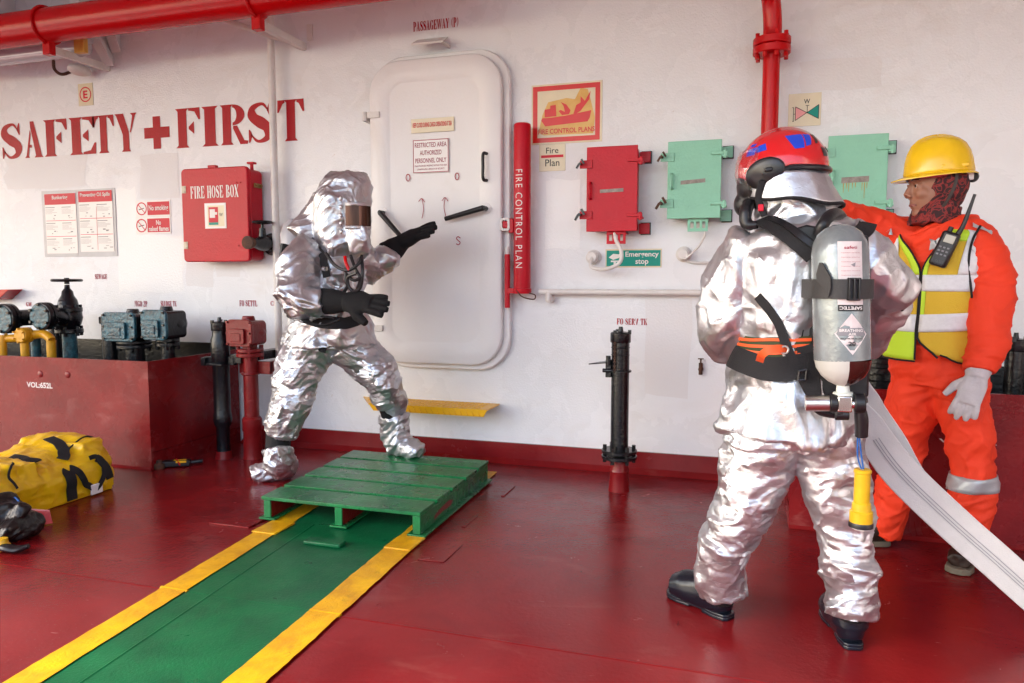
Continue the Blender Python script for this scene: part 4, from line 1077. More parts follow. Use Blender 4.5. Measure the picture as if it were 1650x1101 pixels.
p = disc_flange(t, 64, 510, -.66, .092, blackp, bluep, [(at(64, 510, -.66).x, -.5, zz(511)), (x - .03, -.43, zz(512))])
Y2 = -.70; p = at(3, 514, Y2)
t = thing('blanked_pipe', 'black pipe with round blue black blank flange at the left picture edge', 'pipe', (p.x, Y2, zfl), VG)
disc_flange(t, 3, 514, Y2, .100, blackp, bluep, [(p.x, -.45, p.z), (p.x + .02, -.2, p.z)])
MB().cyl((p.x, -.3, zfl), (p.x, -.3, p.z), .05).build('pipe', blackp, t)
Y3 = -.74; p = at(32, 541, Y3)
t = thing('yellow_pipework', 'small yellow painted pipe with round flange and bend in the left tank box', 'pipe', (p.x, Y3, zfl), VG)
yp = M('yellow_pipe_paint', (.72, .36, .01), .35, bump=.002, bs=60, var=.25, vs=12)
disc_flange(t, 32, 541, Y3, .052, yp, yp, None)
q = at(82, 548, -.66)
MB().tube([(p.x, Y3 + .05, p.z), (p.x + .06, Y3 + .08, p.z + .004), (q.x - .05, -.66, p.z + .004), (q.x, -.66, p.z - .03), (q.x, -.66, p.z - .10), (q.x, -.66, zfl)], .028, n=16).build('pipe', yp, t)
MB().cyl((p.x, Y3 + .03, zfl), (p.x, Y3 + .03, p.z), .026).build('pipe', yp, t)
q = at(4, 555, Y3); MB().tube([(q.x, Y3, zfl), (q.x, Y3, q.z), (q.x + .02, Y3 + .02, q.z + .035), (p.x, Y3 + .05, q.z + .04)], .026, n=14).build('pipe', yp, t)
def stub(px, pyt, Y, r, label, cap=True):
    p = at(px, pyt, Y); t = thing('capped_pipe', label, 'pipe', (p.x, Y, zfl), VG)
    MB().cyl((p.x, Y, zfl), (p.x, Y, p.z), r).build('pipe', bluep if not cap else blackp, t)
    if cap: MB().lathe((p.x, Y, p.z - .04), (0, 0, 1), [(0, r * 1.2), (.004, r * 1.28), (.045, r * 1.28), (.05, r * 1.1)]).build('cap', blackp, t)
stub(57, 540, -.55, .03, 'plain dark pipe stub under the handwheel valve flange', False)
stub(175, 512, -.45, .046, 'plain black capped pipe left of the squarish vent head')
Yv = -.42; 
for (px, pyb, w, h, pyf, r, lab) in ((216, 548, .27, .190, 561, .062, 'wide blue black vent head under the MGO 2P lettering'), (270, 546, .20, .195, 558, .042, 'narrower blue black vent head right of the wide one, under the SLUDGE TK lettering')):
    p = at(px, pyb, Yv); t = thing('vent_head', lab, 'vent head', (p.x, Yv, zfl), VG)
    vent_head(t, p.x, Yv, p.z, w, h, .26 if w > .22 else .24, blackp, covmat=bluep)
    neck(t, p.x, Yv, zfl, p.z + .01, zof(px, pyf, Yv), r, blackp, r * 1.75)
# red bracket at left edge
p = at(20, 475, -.1)
t = thing('wall_shelf', 'bright red angled plate on the wall above the valves at the left edge', 'bracket', p)
MB().prism([(at(-40, 475, 0).x, -.001, p.z + .03), (at(38, 470, 0).x, -.001, p.z + .04), (at(38, 470, 0).x - .12, -.001, p.z - .04), (at(-40, 475, 0).x, -.001, p.z - .04)], (0, -.12, 0)).build('shelf_plate', pipered, t, bevel=.003)
# black pipes in the right box
Yv = -.40
a, b = at(1392, 570, Yv), at(1447, 570, Yv); xc = (a.x + b.x) / 2; zz = lambda py: zof(1420, py, Yv)
t = thing('vent_head', 'bulky black ribbed vent drum partly hidden behind the air cylinder', 'vent head', (xc, Yv, zfl))
MB().lathe((xc, Yv, zz(600)), (0, 0, 1), [(0, .11), (.004, .13), (.03, .13), (.034, .115), (.05, .115), (.054, .128), (.075, .128), (.08, .11), (.17, .11), (.175, .125), (.22, .125), (.24, .11), (.26, .06)], n=36).build('drum', blackp, t)
MB().lathe((xc, Yv, zfl), (0, 0, 1), [(0, .07), (zz(628) - zfl, .07), (zz(626) - zfl, .11), (zz(612) - zfl, .11), (zz(610) - zfl, .09), (zz(600) - zfl, .09)]).build('neck', blackp, t)
Yv = -.45; a = at(1634, 600, Yv); zz = lambda py: zof(1634, py, Yv)
t = thing('sounding_pipe', 'black capped pipe standing in the right tank box at the picture edge', 'sounding pipe', (a.x, Yv, zfl))
MB().cyl((a.x, Yv, zfl), (a.x, Yv, zz(565)), .040).build('pipe', blackp, t)
stencil_cap(MB(), a.x, Yv, zz(566), .040).bb(a.x + .03, a.x + .09, Yv - .01, Yv + .01, zz(592), zz(585)).build('cap', blackp, t)
# second, wider pipe low to its left
a = at(1612, 600, -.35)

# ================================================================== pallet
zt_ = .122
pl = thing('pallet', 'green painted five board pallet standing over the green walkway', 'pallet', (-1.77, -.95, 0))
X0, X1, Y0, Y1 = -2.185, -1.365, -1.44, -.47
n = 5; gap = .030; bw = (Y1 - Y0 - gap * (n - 1)) / n
rr = random.Random(3)
def plx(y): return -2.168 - .062 * (y + 1.44)
def prx(y): return -1.345 - .022 * (y + 1.44)
for i in range(n):
    y = Y0 + i * (bw + gap); dz = rr.uniform(-.001, .001); y2 = y + bw
    MB().prism([(plx(y), y, zt_ - .017 + dz), (prx(y), y, zt_ - .017 + dz), (prx(y2), y2, zt_ - .017 + dz), (plx(y2), y2, zt_ - .017 + dz)], (0, 0, .017)).build('board', palgreen, pl, bevel=.0025)
for k in range(3):
    fx = [lambda y: plx(y) + .03, lambda y: (plx(y) + prx(y)) / 2, lambda y: prx(y) - .020][k]
    def slab(w, ya, yb, za, zb): return MB().prism([(fx(ya) - w, ya, za), (fx(ya) + w, ya, za), (fx(yb) + w, yb, za), (fx(yb) - w, yb, za)], (0, 0, zb - za))
    slab(.0185, Y0 + .013, Y1 - .012, .020, zt_ - .019).build('stringer', palgreen if k == 2 else oxred, pl, bevel=.002)
    slab(.0185, Y0 + .002, Y0 + .0125, .020, zt_ - .019).build('stringer_end', palgreen, pl, bevel=.002)
    slab(.044, Y0 - .004, Y1 - .004, .010, .0195).build('foot_plate', palgreen, pl, bevel=.002)
p0 = V((prx(-1.2) - .0006, -1.2, .06)); m = MB()
m.poly([(prx(y) - .0008, y, z) for y, z in ((-1.28, .035), (-1.18, .045), (-1.06, .04), (-1.03, .06), (-1.08, .075), (-1.2, .068), (-1.27, .055))])
m.build('worn_patch', oxred, pl, smooth=False)
# ================================================================== radio on the deck by the box
p = fl(285, 752); t = thing('handheld_radio', 'black hand radio with yellow stripe lying on the deck by the tank box', 'radio', (p.x, p.y, 0))
ax = V((.85, .52, 0)).normalized(); ay = V((-ax.y, ax.x, 0))
MB().box(V((p.x, p.y, .022)) + ax * -.0, (.16, .055, .036), (ax, ay, V((0, 0, 1)))).build('radio_body', blk_rub, t, bevel=.006)
MB().box(V((p.x, p.y, .034)) + ax * .03 - ay * .0285, (.06, .003, .012), (ax, ay, V((0, 0, 1)))).box(V((p.x, p.y, .041)) + ax * .02, (.07, .02, .003), (ax, ay, V((0, 0, 1)))).build('yellow_stripe', yels, t)
MB().cyl(V((p.x, p.y, .022)) + ax * .08, V((p.x, p.y, .028)) + ax * .15, .012).build('aerial', blk_rub, t)
MB().tube([V((p.x, p.y, .03)) - ax * .08, V((p.x - .10, p.y - .02, .012)), V((p.x - .13, p.y + .02, .012)), V((p.x - .06, p.y + .06, .02)), V((p.x, p.y, .045)), V((p.x + .05, p.y - .03, .02))], .004, n=6).build('strap', cabred, t)
p = fl(257, 755); t = thing('rusty_plug', 'rusty round drain plug at the foot of the tank box corner', 'plug', (p.x, p.y, 0))
MB().lathe((p.x, p.y, .0), (0, 0, 1), [(0, .03), (.01, .034), (.03, .03), (.036, .018), (.05, .016), (.052, .01)]).build('plug', rust, t)
# ================================================================== soft shapes
def silver_mat(name, f1=16, k1=.6, f2=42, k2=.4, zs=1.4, rough=.30, base=(.66, .66, .68), fine=.0010):
    """aluminised cloth: flat facets that meet in sharp creases, twice over, plus a fine weave"""
    m = bpy.data.materials.new(name); m.use_nodes = True
    nt = m.node_tree; N = nt.nodes; L = nt.links; p = N['Principled BSDF']
    p.inputs['Metallic'].default_value = .86
    tc = N.new('ShaderNodeTexCoord'); mp = N.new('ShaderNodeMapping'); mp.inputs['Scale'].default_value = (1, 1, zs); mp.inputs['Rotation'].default_value = (.2, .35, 0)
    L.new(tc.outputs['Object'], mp.inputs[0])
    wn_ = N.new('ShaderNodeTexNoise'); wn_.inputs['Scale'].default_value = 7; wn_.inputs['Detail'].default_value = 2; L.new(mp.outputs[0], wn_.inputs['Vector'])
    vs_ = N.new('ShaderNodeVectorMath'); vs_.operation = 'MULTIPLY_ADD'; vs_.inputs[1].default_value = (.14, .14, .14)
    L.new(wn_.outputs['Color'], vs_.inputs[0]); L.new(mp.outputs[0], vs_.inputs[2])
    def nz(scale, det, dist):
        n = N.new('ShaderNodeTexNoise'); n.inputs['Scale'].default_value = scale; n.inputs['Detail'].default_value = det; n.inputs['Distortion'].default_value = dist
        L.new(tc.outputs['Object'], n.inputs['Vector']); return n
    last = None
    for f, k in ((f1, k1), (f2, k2)):
        v = N.new('ShaderNodeTexVoronoi'); v.feature = 'F1'; v.inputs['Scale'].default_value = f; L.new(vs_.outputs[0], v.inputs['Vector'])
        d = N.new('ShaderNodeVectorMath'); d.operation = 'SUBTRACT'; L.new(vs_.outputs[0], d.inputs[0]); L.new(v.outputs['Position'], d.inputs[1])
        c = N.new('ShaderNodeVectorMath'); c.operation = 'SUBTRACT'; L.new(v.outputs['Color'], c.inputs[0]); c.inputs[1].default_value = (.5, .5, .5)
        h = N.new('ShaderNodeVectorMath'); h.operation = 'DOT_PRODUCT'; L.new(d.outputs[0], h.inputs[0]); L.new(c.outputs[0], h.inputs[1])
        b = N.new('ShaderNodeBump'); b.inputs['Distance'].default_value = k; b.inputs['Strength'].default_value = 1; L.new(h.outputs['Value'], b.inputs['Height'])
        if last: L.new(last.outputs[0], b.inputs['Normal'])
        last = b
    n = nz(80, 3, 1); b = N.new('ShaderNodeBump'); b.inputs['Distance'].default_value = fine; L.new(n.outputs['Fac'], b.inputs['Height']); L.new(last.outputs[0], b.inputs['Normal'])
    L.new(b.outputs[0], p.inputs['Normal'])
    n = nz(6, 5, .5); r = N.new('ShaderNodeValToRGB'); r.color_ramp.elements[0].position = .3; r.color_ramp.elements[1].position = .6
    r.color_ramp.elements[0].color = (base[0] * .84, base[1] * .83, base[2] * .83, 1); r.color_ramp.elements[1].color = (*base, 1)
    L.new(n.outputs['Fac'], r.inputs[0]); L.new(r.outputs[0], p.inputs['Base Color'])
    n = nz(11, 4, .3); mr = N.new('ShaderNodeMapRange'); mr.inputs['From Min'].default_value = .3; mr.inputs['From Max'].default_value = .7; mr.inputs['To Min'].default_value = rough - .06; mr.inputs['To Max'].default_value = rough + .12
    L.new(n.outputs['Fac'], mr.inputs[0]); L.new(mr.outputs[0], p.inputs['Roughness'])
    return m
silver_crush = silver_mat('aluminised_cloth_crumpled', 7.5, .34, 22, .13, 2.0, .35, (.64, .655, .69))
silver_soft = silver_mat('aluminised_cloth_smooth', 4.5, .34, 13, .09, .7, .34, (.60, .615, .65))
silver_boot = silver_mat('aluminised_boot_cover', 10, .34, 26, .13, 1.2, .35, (.65, .66, .69))

def remesh(mb, voxel, it=6, fac=.5):
    me = mb.mesh(); o = bpy.data.objects.new('tmp', me); COL.objects.link(o)
    r = o.modifiers.new('r', 'REMESH'); r.mode = 'VOXEL'; r.voxel_size = voxel; r.use_smooth_shade = True
    if it:
        s = o.modifiers.new('s', 'SMOOTH'); s.factor = fac; s.iterations = it
    dg = bpy.context.evaluated_depsgraph_get(); dg.update()
    out = bpy.data.meshes.new_from_object(o.evaluated_get(dg))
    bpy.data.objects.remove(o); return out
def rdg(p): return 1 - 2.2 * abs(noise.noise(p))
def displace(me, fn):
    nr = [v.normal.copy() for v in me.vertices]
    for v, n in zip(me.vertices, nr):
        d = fn(v.co, n)
        if d: v.co = v.co + n * d
def soft(name, mb, mat, parent, voxel=.008, it=6, fn=None, org=None):
    me = remesh(mb, voxel, it)
    if fn: displace(me, fn)
    bv = BVHTree.FromPolygons([v.co.copy() for v in me.vertices], [tuple(p.vertices) for p in me.polygons])
    me.materials.clear()
    o = link_mesh(name, me, mat, parent, angle=180, org=org)
    return o, bv
def on_surf(bv, p, off=.004):
    co, n, i, d = bv.find_nearest(V(p))
    return co + n * off, n
def strap(bv, pts, width, off=.004, th=.004, dens=8, mbx=None, fixn=None):
    """webbing that lies on a soft surface"""
    P = catmull([V(p) for p in pts], dens) if len(pts) > 2 else [V(pts[0]).lerp(V(pts[1]), i / dens) for i in range(dens + 1)]
    Q = []; N = []
    for p in P:
        c, n = on_surf(bv, p, off); Q.append(c); N.append(V(fixn) if fixn else n)
    for _ in range(2):
        Q = [Q[0]] + [(Q[i - 1] + Q[i] * 2 + Q[i + 1]) / 4 for i in range(1, len(Q) - 1)] + [Q[-1]]
        N = [N[0]] + [(N[i - 1] + N[i] + N[i + 1]).normalized() for i in range(1, len(N) - 1)] + [N[-1]]
    mb = mbx or MB()
    mb.ribbon(Q, width, N, th, sub=1); return mb
def facet(q, k):
    ds_, pt_ = noise.voronoi(q)
    h = []
    for i in (0, 1):
        c = pt_[i]; g = noise.noise_vector(c * 5.7 + V((3.1, 1.3, 9.2)))
        h.append((q - c).dot(g) + .35 * g.x)
    t_ = min(1, (ds_[1] - ds_[0]) / .22)
    return k * (h[0] * (.5 + .5 * t_) + h[1] * (.5 - .5 * t_))
def crease(seed, folds, fine=.003, ff=26, lz=1.6):
    """folds: list of (scale vector, amplitude)"""
    sv = V((seed * 3.1, seed * 1.7, seed))
    rot = Matrix.Rotation(.45 * (1 if seed % 2 else -1), 3, 'Y')
    def fn(p, n):
        w = noise.noise_vector(p * 3.5 + sv) * .13
        q = rot @ (p + w); d = 0
        for sc_, amp in folds:
            d += amp * (rdg(V((q.x * sc_[0], q.y * sc_[1], q.z * sc_[2])) + sv) - .45)
        if fine:
            for f_, am_ in ((5.5, .0070), (11, .0040)):
                nv = abs(noise.noise(V((q.x * f_, q.y * f_, q.z * f_ * lz)) + sv * 1.3)); d += am_ * max(0, 1 - 7 * nv)
            a = folds[0][0]; r_ = a[2] / a[0]
            d += facet(V((q.x, q.y, q.z * min(1.7, r_))) * (ff * .36) + sv, fine * 6)
            d += facet(V((q.x, q.y, q.z * 1.3)) * (ff * .85) + sv, fine * 2.4)
        return d
    return fn
def hand(mb, W, d, palm, size=1.0, thumb=1, curls=(.35, .35, .4, .45), spread=.12, cuff=0, thick=1.0, tcurl=.3):
    """W wrist, d direction of the fingers, palm direction the fingers curl towards"""
    W = V(W); d = V(d).normalized(); palm = V(palm); palm = (palm - d * palm.dot(d)).normalized(); s = d.cross(palm) * thumb
    S = size
    mb.tube([W - d * .02 * S, W + d * .03 * S, W + d * .075 * S, W + d * .098 * S], [.028 * S * thick, .036 * S * thick, .044 * S, .042 * S], n=16, side=s, ry=[.022 * S * thick, .020 * S * thick, .017 * S * thick, .014 * S * thick])
    roots = (.031, .011, -.010, -.030); lens = (.075, .085, .079, .062)
    for i in range(4):
        b = W + d * .088 * S + s * roots[i] * S
        dd = (d + s * (1.5 - i) * spread * .55).normalized(); pts = [b - dd * .02 * S, b]; c = 0; cur = b
        for k in range(3):
            c += curls[i] * (.6 if k == 0 else 1); v = dd * math.cos(c) + palm * math.sin(c)
            cur = cur + v * (lens[i] * S * (.42, .33, .25)[k]); pts.append(cur)
        mb.tube(pts, [.0095 * S * thick, .0105 * S * thick, .0100 * S * thick, .0092 * S * thick, .0075 * S * thick], n=10, sub=3)
    b = W + d * .022 * S + s * .028 * S + palm * .006 * S
    v1 = (d * .62 + s * .72 + palm * .25).normalized(); v2 = (d * .85 + s * .45 + palm * tcurl).normalized()
    mb.tube([b, b + v1 * .035 * S, b + v1 * .035 * S + v2 * .030 * S, b + v1 * .035 * S + v2 * .055 * S], [.016 * S * thick, .014 * S * thick, .0115 * S * thick, .009 * S * thick], n=10, sub=3)
    return mb
def body_capsule(mb, pts, r, **k): return mb.tube(pts, r, n=k.pop('n', 18), **k)

# ================================================================== PERSON 1: silver suited firefighter stepping on the pallet
P = at
p1 = thing('person', 'person in silver fire suit with visored hood stepping up onto the green pallet', 'person', (-2.15, -.8, 0))
hipY = -.76
fa = P(447, 750, -.93); fb_ = fl(640, 733, .122)
Yf = fb_.y
# inner body: one continuous figure
ib = MB()
ib.tube([P(540, 560, -.76), P(530, 500, -.76), P(530, 440, -.76), P(545, 395, -.76), P(553, 350, -.76)], [.13, .12, .14, .06, .06], sub=3)
ib.ell(P(553, 335, -.77), (.085, .08, .115))
for pts, r in (([P(515, 555, -.80), P(472, 640, -.90), P(448, 720, -.93), P(447, 765, -.93)], [.09, .065, .05, .04]),
               ([P(555, 560, -.72), P(610, 608, -.66), P(633, 690, Yf), P(638, 715, Yf)], [.09, .065, .05, .04]),
               ([P(487, 405, -.92), P(484, 482, -1.0), P(560, 487, -.98), P(600, 490, -.98)], [.055, .045, .035, .03]),
               ([P(585, 415, -.62), P(598, 440, -.55), P(640, 400, -.52), P(665, 385, -.50)], [.055, .045, .035, .03])):
    ib.tube(pts, r, sub=3)
soft('body', ib, blk_fab, p1, .014, 4)
# trousers
tb_ = MB()
tb_.tube([P(530, 520, -.76), P(532, 560, -.76)], [.17, .17], side=(1, 0, 0), ry=[.14, .15], sub=1, n=24)
tb_.tube([P(512, 545, -.79), P(482, 590, -.86), P(471, 640, -.90), P(460, 672, -.92), P(451, 699, -.93)], [.140, .130, .115, .102, .086], n=24)
tb_.tube([P(556, 550, -.74), P(588, 578, -.68), P(612, 603, -.66), P(624, 634, -.62), P(633, 653, Yf)], [.130, .120, .105, .091, .082], n=24)
fn = crease(1, [((4, 4, 7), .011), ((8, 8, 15), .004)], .0026, 24)
o, bvt = soft('suit_trousers', tb_, silver_crush, p1, .0072, 3, fn)
# jacket with sleeves
jb = MB()
jb.tube([P(550, 392, -.76), P(535, 415, -.76), P(527, 455, -.76), P(527, 500, -.77), P(530, 530, -.77), P(531, 556, -.77)], [.10, .195, .215, .205, .245, .27], side=(1, .1, 0), ry=[.10, .16, .175, .165, .18, .19], n=28)
jb.tube([P(505, 402, -.86), P(484, 425, -.94), P(478, 462, -1.0), P(490, 486, -1.02), P(522, 487, -1.0)], [.10, .112, .108, .10, .075], n=22)
jb.tube([P(575, 412, -.66), P(592, 428, -.60), P(602, 430, -.57), P(622, 412, -.54), P(630, 403, -.53)], [.10, .09, .085, .075, .068], n=22)
fn = crease(2, [((4.5, 4.5, 5), .016), ((10, 10, 12), .005)], .003, 20)
tm = MB(); tm.tube([P(550, 392, -.76), P(535, 415, -.76), P(527, 455, -.76), P(527, 500, -.77), P(530, 530, -.77), P(531, 556, -.77)], [.10, .195, .215, .205, .245, .27], side=(1, .1, 0), ry=[.10, .16, .175, .165, .18, .19], n=28)
tme = remesh(tm, .014, 8); bvj = BVHTree.FromPolygons([v.co.copy() for v in tme.vertices], [tuple(p.vertices) for p in tme.polygons])
o, _b = soft('suit_jacket', jb, silver_soft, p1, .0072, 4, fn)
# hood
hb = MB()
hb.tube([P(556, 284, -.76), P(556, 302, -.77), P(552, 335, -.78), P(551, 368, -.79), P(557, 392, -.81), P(562, 406, -.83)], [.105, .138, .152, .150, .138, .122], side=(1, .2, 0), ry=[.08, .12, .145, .14, .12, .09], n=26)
hb.tube([P(540, 330, -.73), P(520, 362, -.72), P(498, 392, -.76)], [.12, .13, .13], side=(1, 0, 0), ry=[.12, .13, .15], n=22)
hb.tube([P(575, 345, -.86), P(578, 380, -.88), P(580, 408, -.88)], [.05, .06, .055], side=(1, .5, 0), ry=[.05, .045, .03], n=14)
fn = crease(3, [((6, 6, 6), .007)], .002, 20)
hood, bvh = soft('suit_hood', hb, silver_soft, p1, .0065, 5, fn)
# visor: faces right and towards the camera
vf = V((.62, -.78, -.02)).normalized(); vr = V((.78, .62, 0)).normalized(); vu = V((0, 0, 1))
vc = P(579, 347.5, -.93)
hitc, nn, _, _ = bvh.ray_cast(vc + vf * .3, -vf)
vc = (hitc if hitc else vc) + vf * .022
def curved(mb, c, w, h, R, th, n=14):
    vs = []
    for i in range(n + 1):
        a = (i / n - .5) * w / R
        for dz in (-h / 2, h / 2):
            for rr_ in (R, R - th):
                vs.append(c - vf * R + (vf * math.cos(a) + vr * math.sin(a)) * rr_ + vu * dz)
    fs = []
    for i in range(n):
        a = i * 4; b = a + 4
        fs += [(a, b, b + 2, a + 2), (a + 1, a + 3, b + 3, b + 1), (a, a + 1, b + 1, b), (a + 2, b + 2, b + 3, a + 3)]
    fs += [(0, 2, 3, 1), (n * 4, n * 4 + 1, n * 4 + 3, n * 4 + 2)]
    mb.add(vs, fs)
fr = MB(); curved(fr, vc - vf * .004, .158, .140, .105, .03)
me = fr.mesh()
frame = link_mesh('visor_frame', me, silver_crush, p1, bevel=.010, angle=60)
gold = M('gold_visor', (.09, .045, .035), .10, metal=.85, col2=(.02, .010, .012), vs=13, sc=(1, 1, .12))  # upright brown and dark streaks in the colour stand in for reflected surroundings
vz = MB(); curved(vz, vc + vf * .001, .142, .104, .106, .008); vz.build('visor', gold, p1, bevel=.002)
bb_ = MB(); curved(bb_, vc + vf * .009 - vr * .115, .035, .20, .14, .01)
m = MB()
for k in range(5): m.ell(vc - vr * .088 - vf * .022 + vu * (.085 - k * .042), (.010, .010, .013))
m.build('visor_snaps', silver_boot, p1)
# gloves
gb = MB(); W1 = P(566, 487, -1.0)
gb.tube([P(519, 486, -1.0), P(535, 486, -1.0), W1], [.070, .066, .046], side=(0, 0, 1), ry=[.06, .055, .036], n=20)
hand(gb, W1, (1, -.05, -.06), (-.10, .75, -.65), 1.26, thumb=-1, curls=(.10, .08, .10, .12), spread=.26, thick=1.6)
soft('glove', gb, blk_suede, p1, .0045, 3)
gb = MB(); W2 = P(652, 388, -.50)
gb.tube([P(622, 410, -.54), P(634, 402, -.53), W2], [.072, .066, .046], side=(-.4, 0, .9), ry=[.06, .055, .036], n=20)
hand(gb, W2, (.93, -.10, .36), (.2, .6, -.75), 1.22, thumb=1, curls=(.12, .15, .12, .10), spread=.34, thick=1.6)
soft('glove', gb, blk_suede, p1, .0045, 3)
# boots
def boot(name, parent, shaft, foot, rs, rf, mat, side, fnc=None, sock=None, rfy=None):
    mb = MB(); mb.tube(shaft, rs, n=20, sub=4); mb.tube(foot, rf, n=20, sub=4, side=side, ry=rfy or [r * .8 for r in rf])
    return soft(name, mb, mat, parent, .006, 3, fnc)
fn = crease(5, [((12, 12, 16), .010)], .002, 32)
a = P(447, 712, -.93)
g0 = fl(455, 772)
boot('boot_cover', p1, [P(447, 724, -.93), P(449, 742, -.93), V((g0.x - .005, g0.y + .02, .07))], [V((g0.x + .01, g0.y + .03, .055)), V((g0.x - .03, g0.y - .03, .058)), V((g0.x - .09, g0.y - .06, .048)), V((g0.x - .14, g0.y - .09, .040))], [.082, .080, .080], [.060, .070, .064, .050], silver_boot, (.8, -.55, 0), fn)
sk = MB().tube([P(450, 690, -.93), P(447, 732, -.93)], [.070, .068], sub=1); soft('sock', sk, blk_fab, p1, .01, 2)
zf = .122
h0 = fl(640, 733, zf)
boot('boot_cover', p1, [P(635, 667, Yf), P(637, 692, Yf), V((h0.x, h0.y, zf + .07))], [V((h0.x - .05, h0.y + .01, zf + .052)), V((h0.x + .02, h0.y, zf + .062)), V((h0.x + .11, h0.y - .02, zf + .046)), V((h0.x + .165, h0.y - .03, zf + .040))], [.090, .080, .082], [.058, .070, .062, .048], silver_boot, (0, 1, 0), fn)
sk = MB().tube([P(632, 645, Yf), P(635, 675, Yf)], [.074, .072], sub=1); soft('sock', sk, blk_fab, p1, .01, 2)
# waist belt
mbx = strap(bvj, [P(456, 492, -.75), P(470, 506, -.95), P(500, 514, -1.05), P(540, 513, -1.05), P(575, 508, -1.0), P(598, 500, -.85)], .062, .018, .006)
mbx.build('waist_belt', blk_fab, p1)
MB().tube([P(490, 514, -1.05), P(500, 522, -1.09), P(525, 524, -1.09), P(545, 514, -1.06), P(520, 510, -1.05)], .006, n=8, ry=.022, side=(0, 0, 1)).build('belt_tail', blk_fab, p1)
strap(bvt, [P(508, 560, -1.0), P(516, 572, -1.0), P(523, 582, -1.0)], .028, .016, .005).build('loose_tab', blk_fab, p1)
# breathing set worn by person 1
t = thing('breathing_apparatus', 'air cylinder and black harness hoses worn by the hooded silver firefighter', 'breathing set', P(470, 430, -.6))
MB().lathe(P(476, 478, -.60), V((-.02, 0, 1)), [(0, .02), (.02, .05), (.05, .07), (.36, .072), (.42, .05), (.45, .02)]).build('cylinder', greyb, t)
MB().tube([P(462, 395, -.72), P(458, 430, -.74), P(460, 470, -.74)], .02, ry=.05, side=(1, 0, 0), n=10).build('back_plate', blk_rub, t)
strap(bvj, [P(500, 388, -.9), P(516, 405, -1.0), P(518, 425, -1.0), P(524, 445, -1.0)], .04, .022, .005).build('shoulder_strap', blk_fab, t)
yy = -.98
for pts in ([P(525, 408, yy), P(540, 428, yy - .03), P(560, 436, yy - .04), P(578, 425, yy - .03), P(583, 412, yy)],
            [P(565, 412, yy), P(572, 432, yy - .03), P(580, 450, yy - .03), P(572, 470, yy), P(558, 455, yy - .03), P(557, 430, yy - .02)],
            [P(583, 415, yy), P(584, 440, yy - .03), P(580, 465, yy - .02), P(566, 468, yy - .02), P(560, 448, yy - .03), P(575, 440, yy - .04)],
            [P(556, 440, yy), P(570, 452, yy - .04), P(584, 446, yy - .03)], [P(560, 462, yy - .02), P(555, 470, yy)]):
    MB().tube(pts, .0085, n=8).build('air_hose', blk_rub, t)
MB().tube([P(556, 414, yy - .02), P(558, 425, yy - .04), P(563, 436, yy - .04)], .009, n=8).build('red_hose', pipered, t)
p = P(524, 430, yy - .02); MB().cyl(p - V((.01, 0, .01)), p + V((.012, -.01, -.012)), .012, n=12).build('buckle', chrome, t)
# yellow tag on the thigh
p = P(593, 522, -.92)
# ================================================================== PERSON 2: silver suit, red helmet, seen from behind
p2 = thing('person', 'person in silver fire suit and red helmet seen from behind, carrying an air cylinder', 'person', (.2, -1.85, 0))
Yb = -1.9
ib = MB()
ib.tube([P(1275, 700, Yb), P(1290, 560, Yb), P(1290, 440, Yb), P(1275, 365, Yb), P(1262, 300, Yb)], [.12, .12, .15, .06, .06], sub=3)
ib.ell(P(1262, 285, Yb), (.09, .08, .11))
for pts, r in (([P(1230, 700, Yb), P(1200, 800, -1.88), P(1165, 930, -1.84), P(1165, 970, -1.82)], [.09, .065, .05, .045]),
               ([P(1335, 700, Yb), P(1348, 800, -1.9), P(1370, 930, -1.92), P(1372, 1000, -1.92)], [.09, .065, .05, .045]),
               ([P(1195, 405, Yb), P(1155, 520, -1.88), P(1215, 545, -1.68), P(1290, 560, -1.58)], [.055, .045, .035, .03]),
               ([P(1395, 400, Yb), P(1438, 480, -1.85), P(1410, 540, -1.68), P(1380, 580, -1.60)], [.055, .045, .035, .03])):
    ib.tube(pts, r, sub=3)
soft('body', ib, blk_fab, p2, .014, 4)
tb_ = MB()
tb_.tube([P(1270, 670, Yb), P(1270, 712, Yb)], [.19, .19], side=(1, 0, 0), ry=[.14, .14], sub=1, n=24)
tb_.tube([P(1238, 700, Yb), P(1221, 745, -1.89), P(1200, 810, -1.88), P(1170, 880, -1.86), P(1163, 925, -1.84), P(1168, 955, -1.83)], [.115, .112, .094, .082, .077, .072], n=24)
tb_.tube([P(1325, 700, Yb), P(1336, 745, -1.90), P(1354, 820, -1.91), P(1367, 900, -1.92), P(1371, 950, -1.92), P(1372, 990, -1.92)], [.110, .100, .087, .079, .076, .072], n=24)
fn = crease(7, [((4.2, 4.2, 7), .010), ((8, 8, 15), .004)], .0026, 26)
o, bvt2 = soft('suit_trousers', tb_, silver_crush, p2, .0062, 3, fn)
jb = MB()
jb.tube([P(1278, 352, Yb), P(1284, 378, Yb), P(1289, 420, Yb), P(1290, 480, Yb), P(1284, 555, Yb), P(1275, 620, Yb), P(1270, 670, Yb), P(1268, 698, Yb)],
        [.09, .168, .190, .178, .165, .188, .204, .212], side=(1, .08, 0), ry=[.09, .13, .155, .16, .15, .16, .165, .165], n=32)
jb.tube([P(1218, 396, Yb), P(1190, 430, -1.9), P(1178, 480, -1.9), P(1170, 522, -1.88), P(1178, 545, -1.82), P(1225, 552, -1.68), P(1275, 560, -1.60)], [.080, .080, .076, .078, .077, .068, .055], n=22)
jb.tube([P(1355, 392, Yb), P(1392, 415, -1.89), P(1420, 450, -1.88), P(1424, 482, -1.84), P(1408, 510, -1.74), P(1388, 560, -1.62)], [.086, .079, .077, .076, .070, .058], n=22)
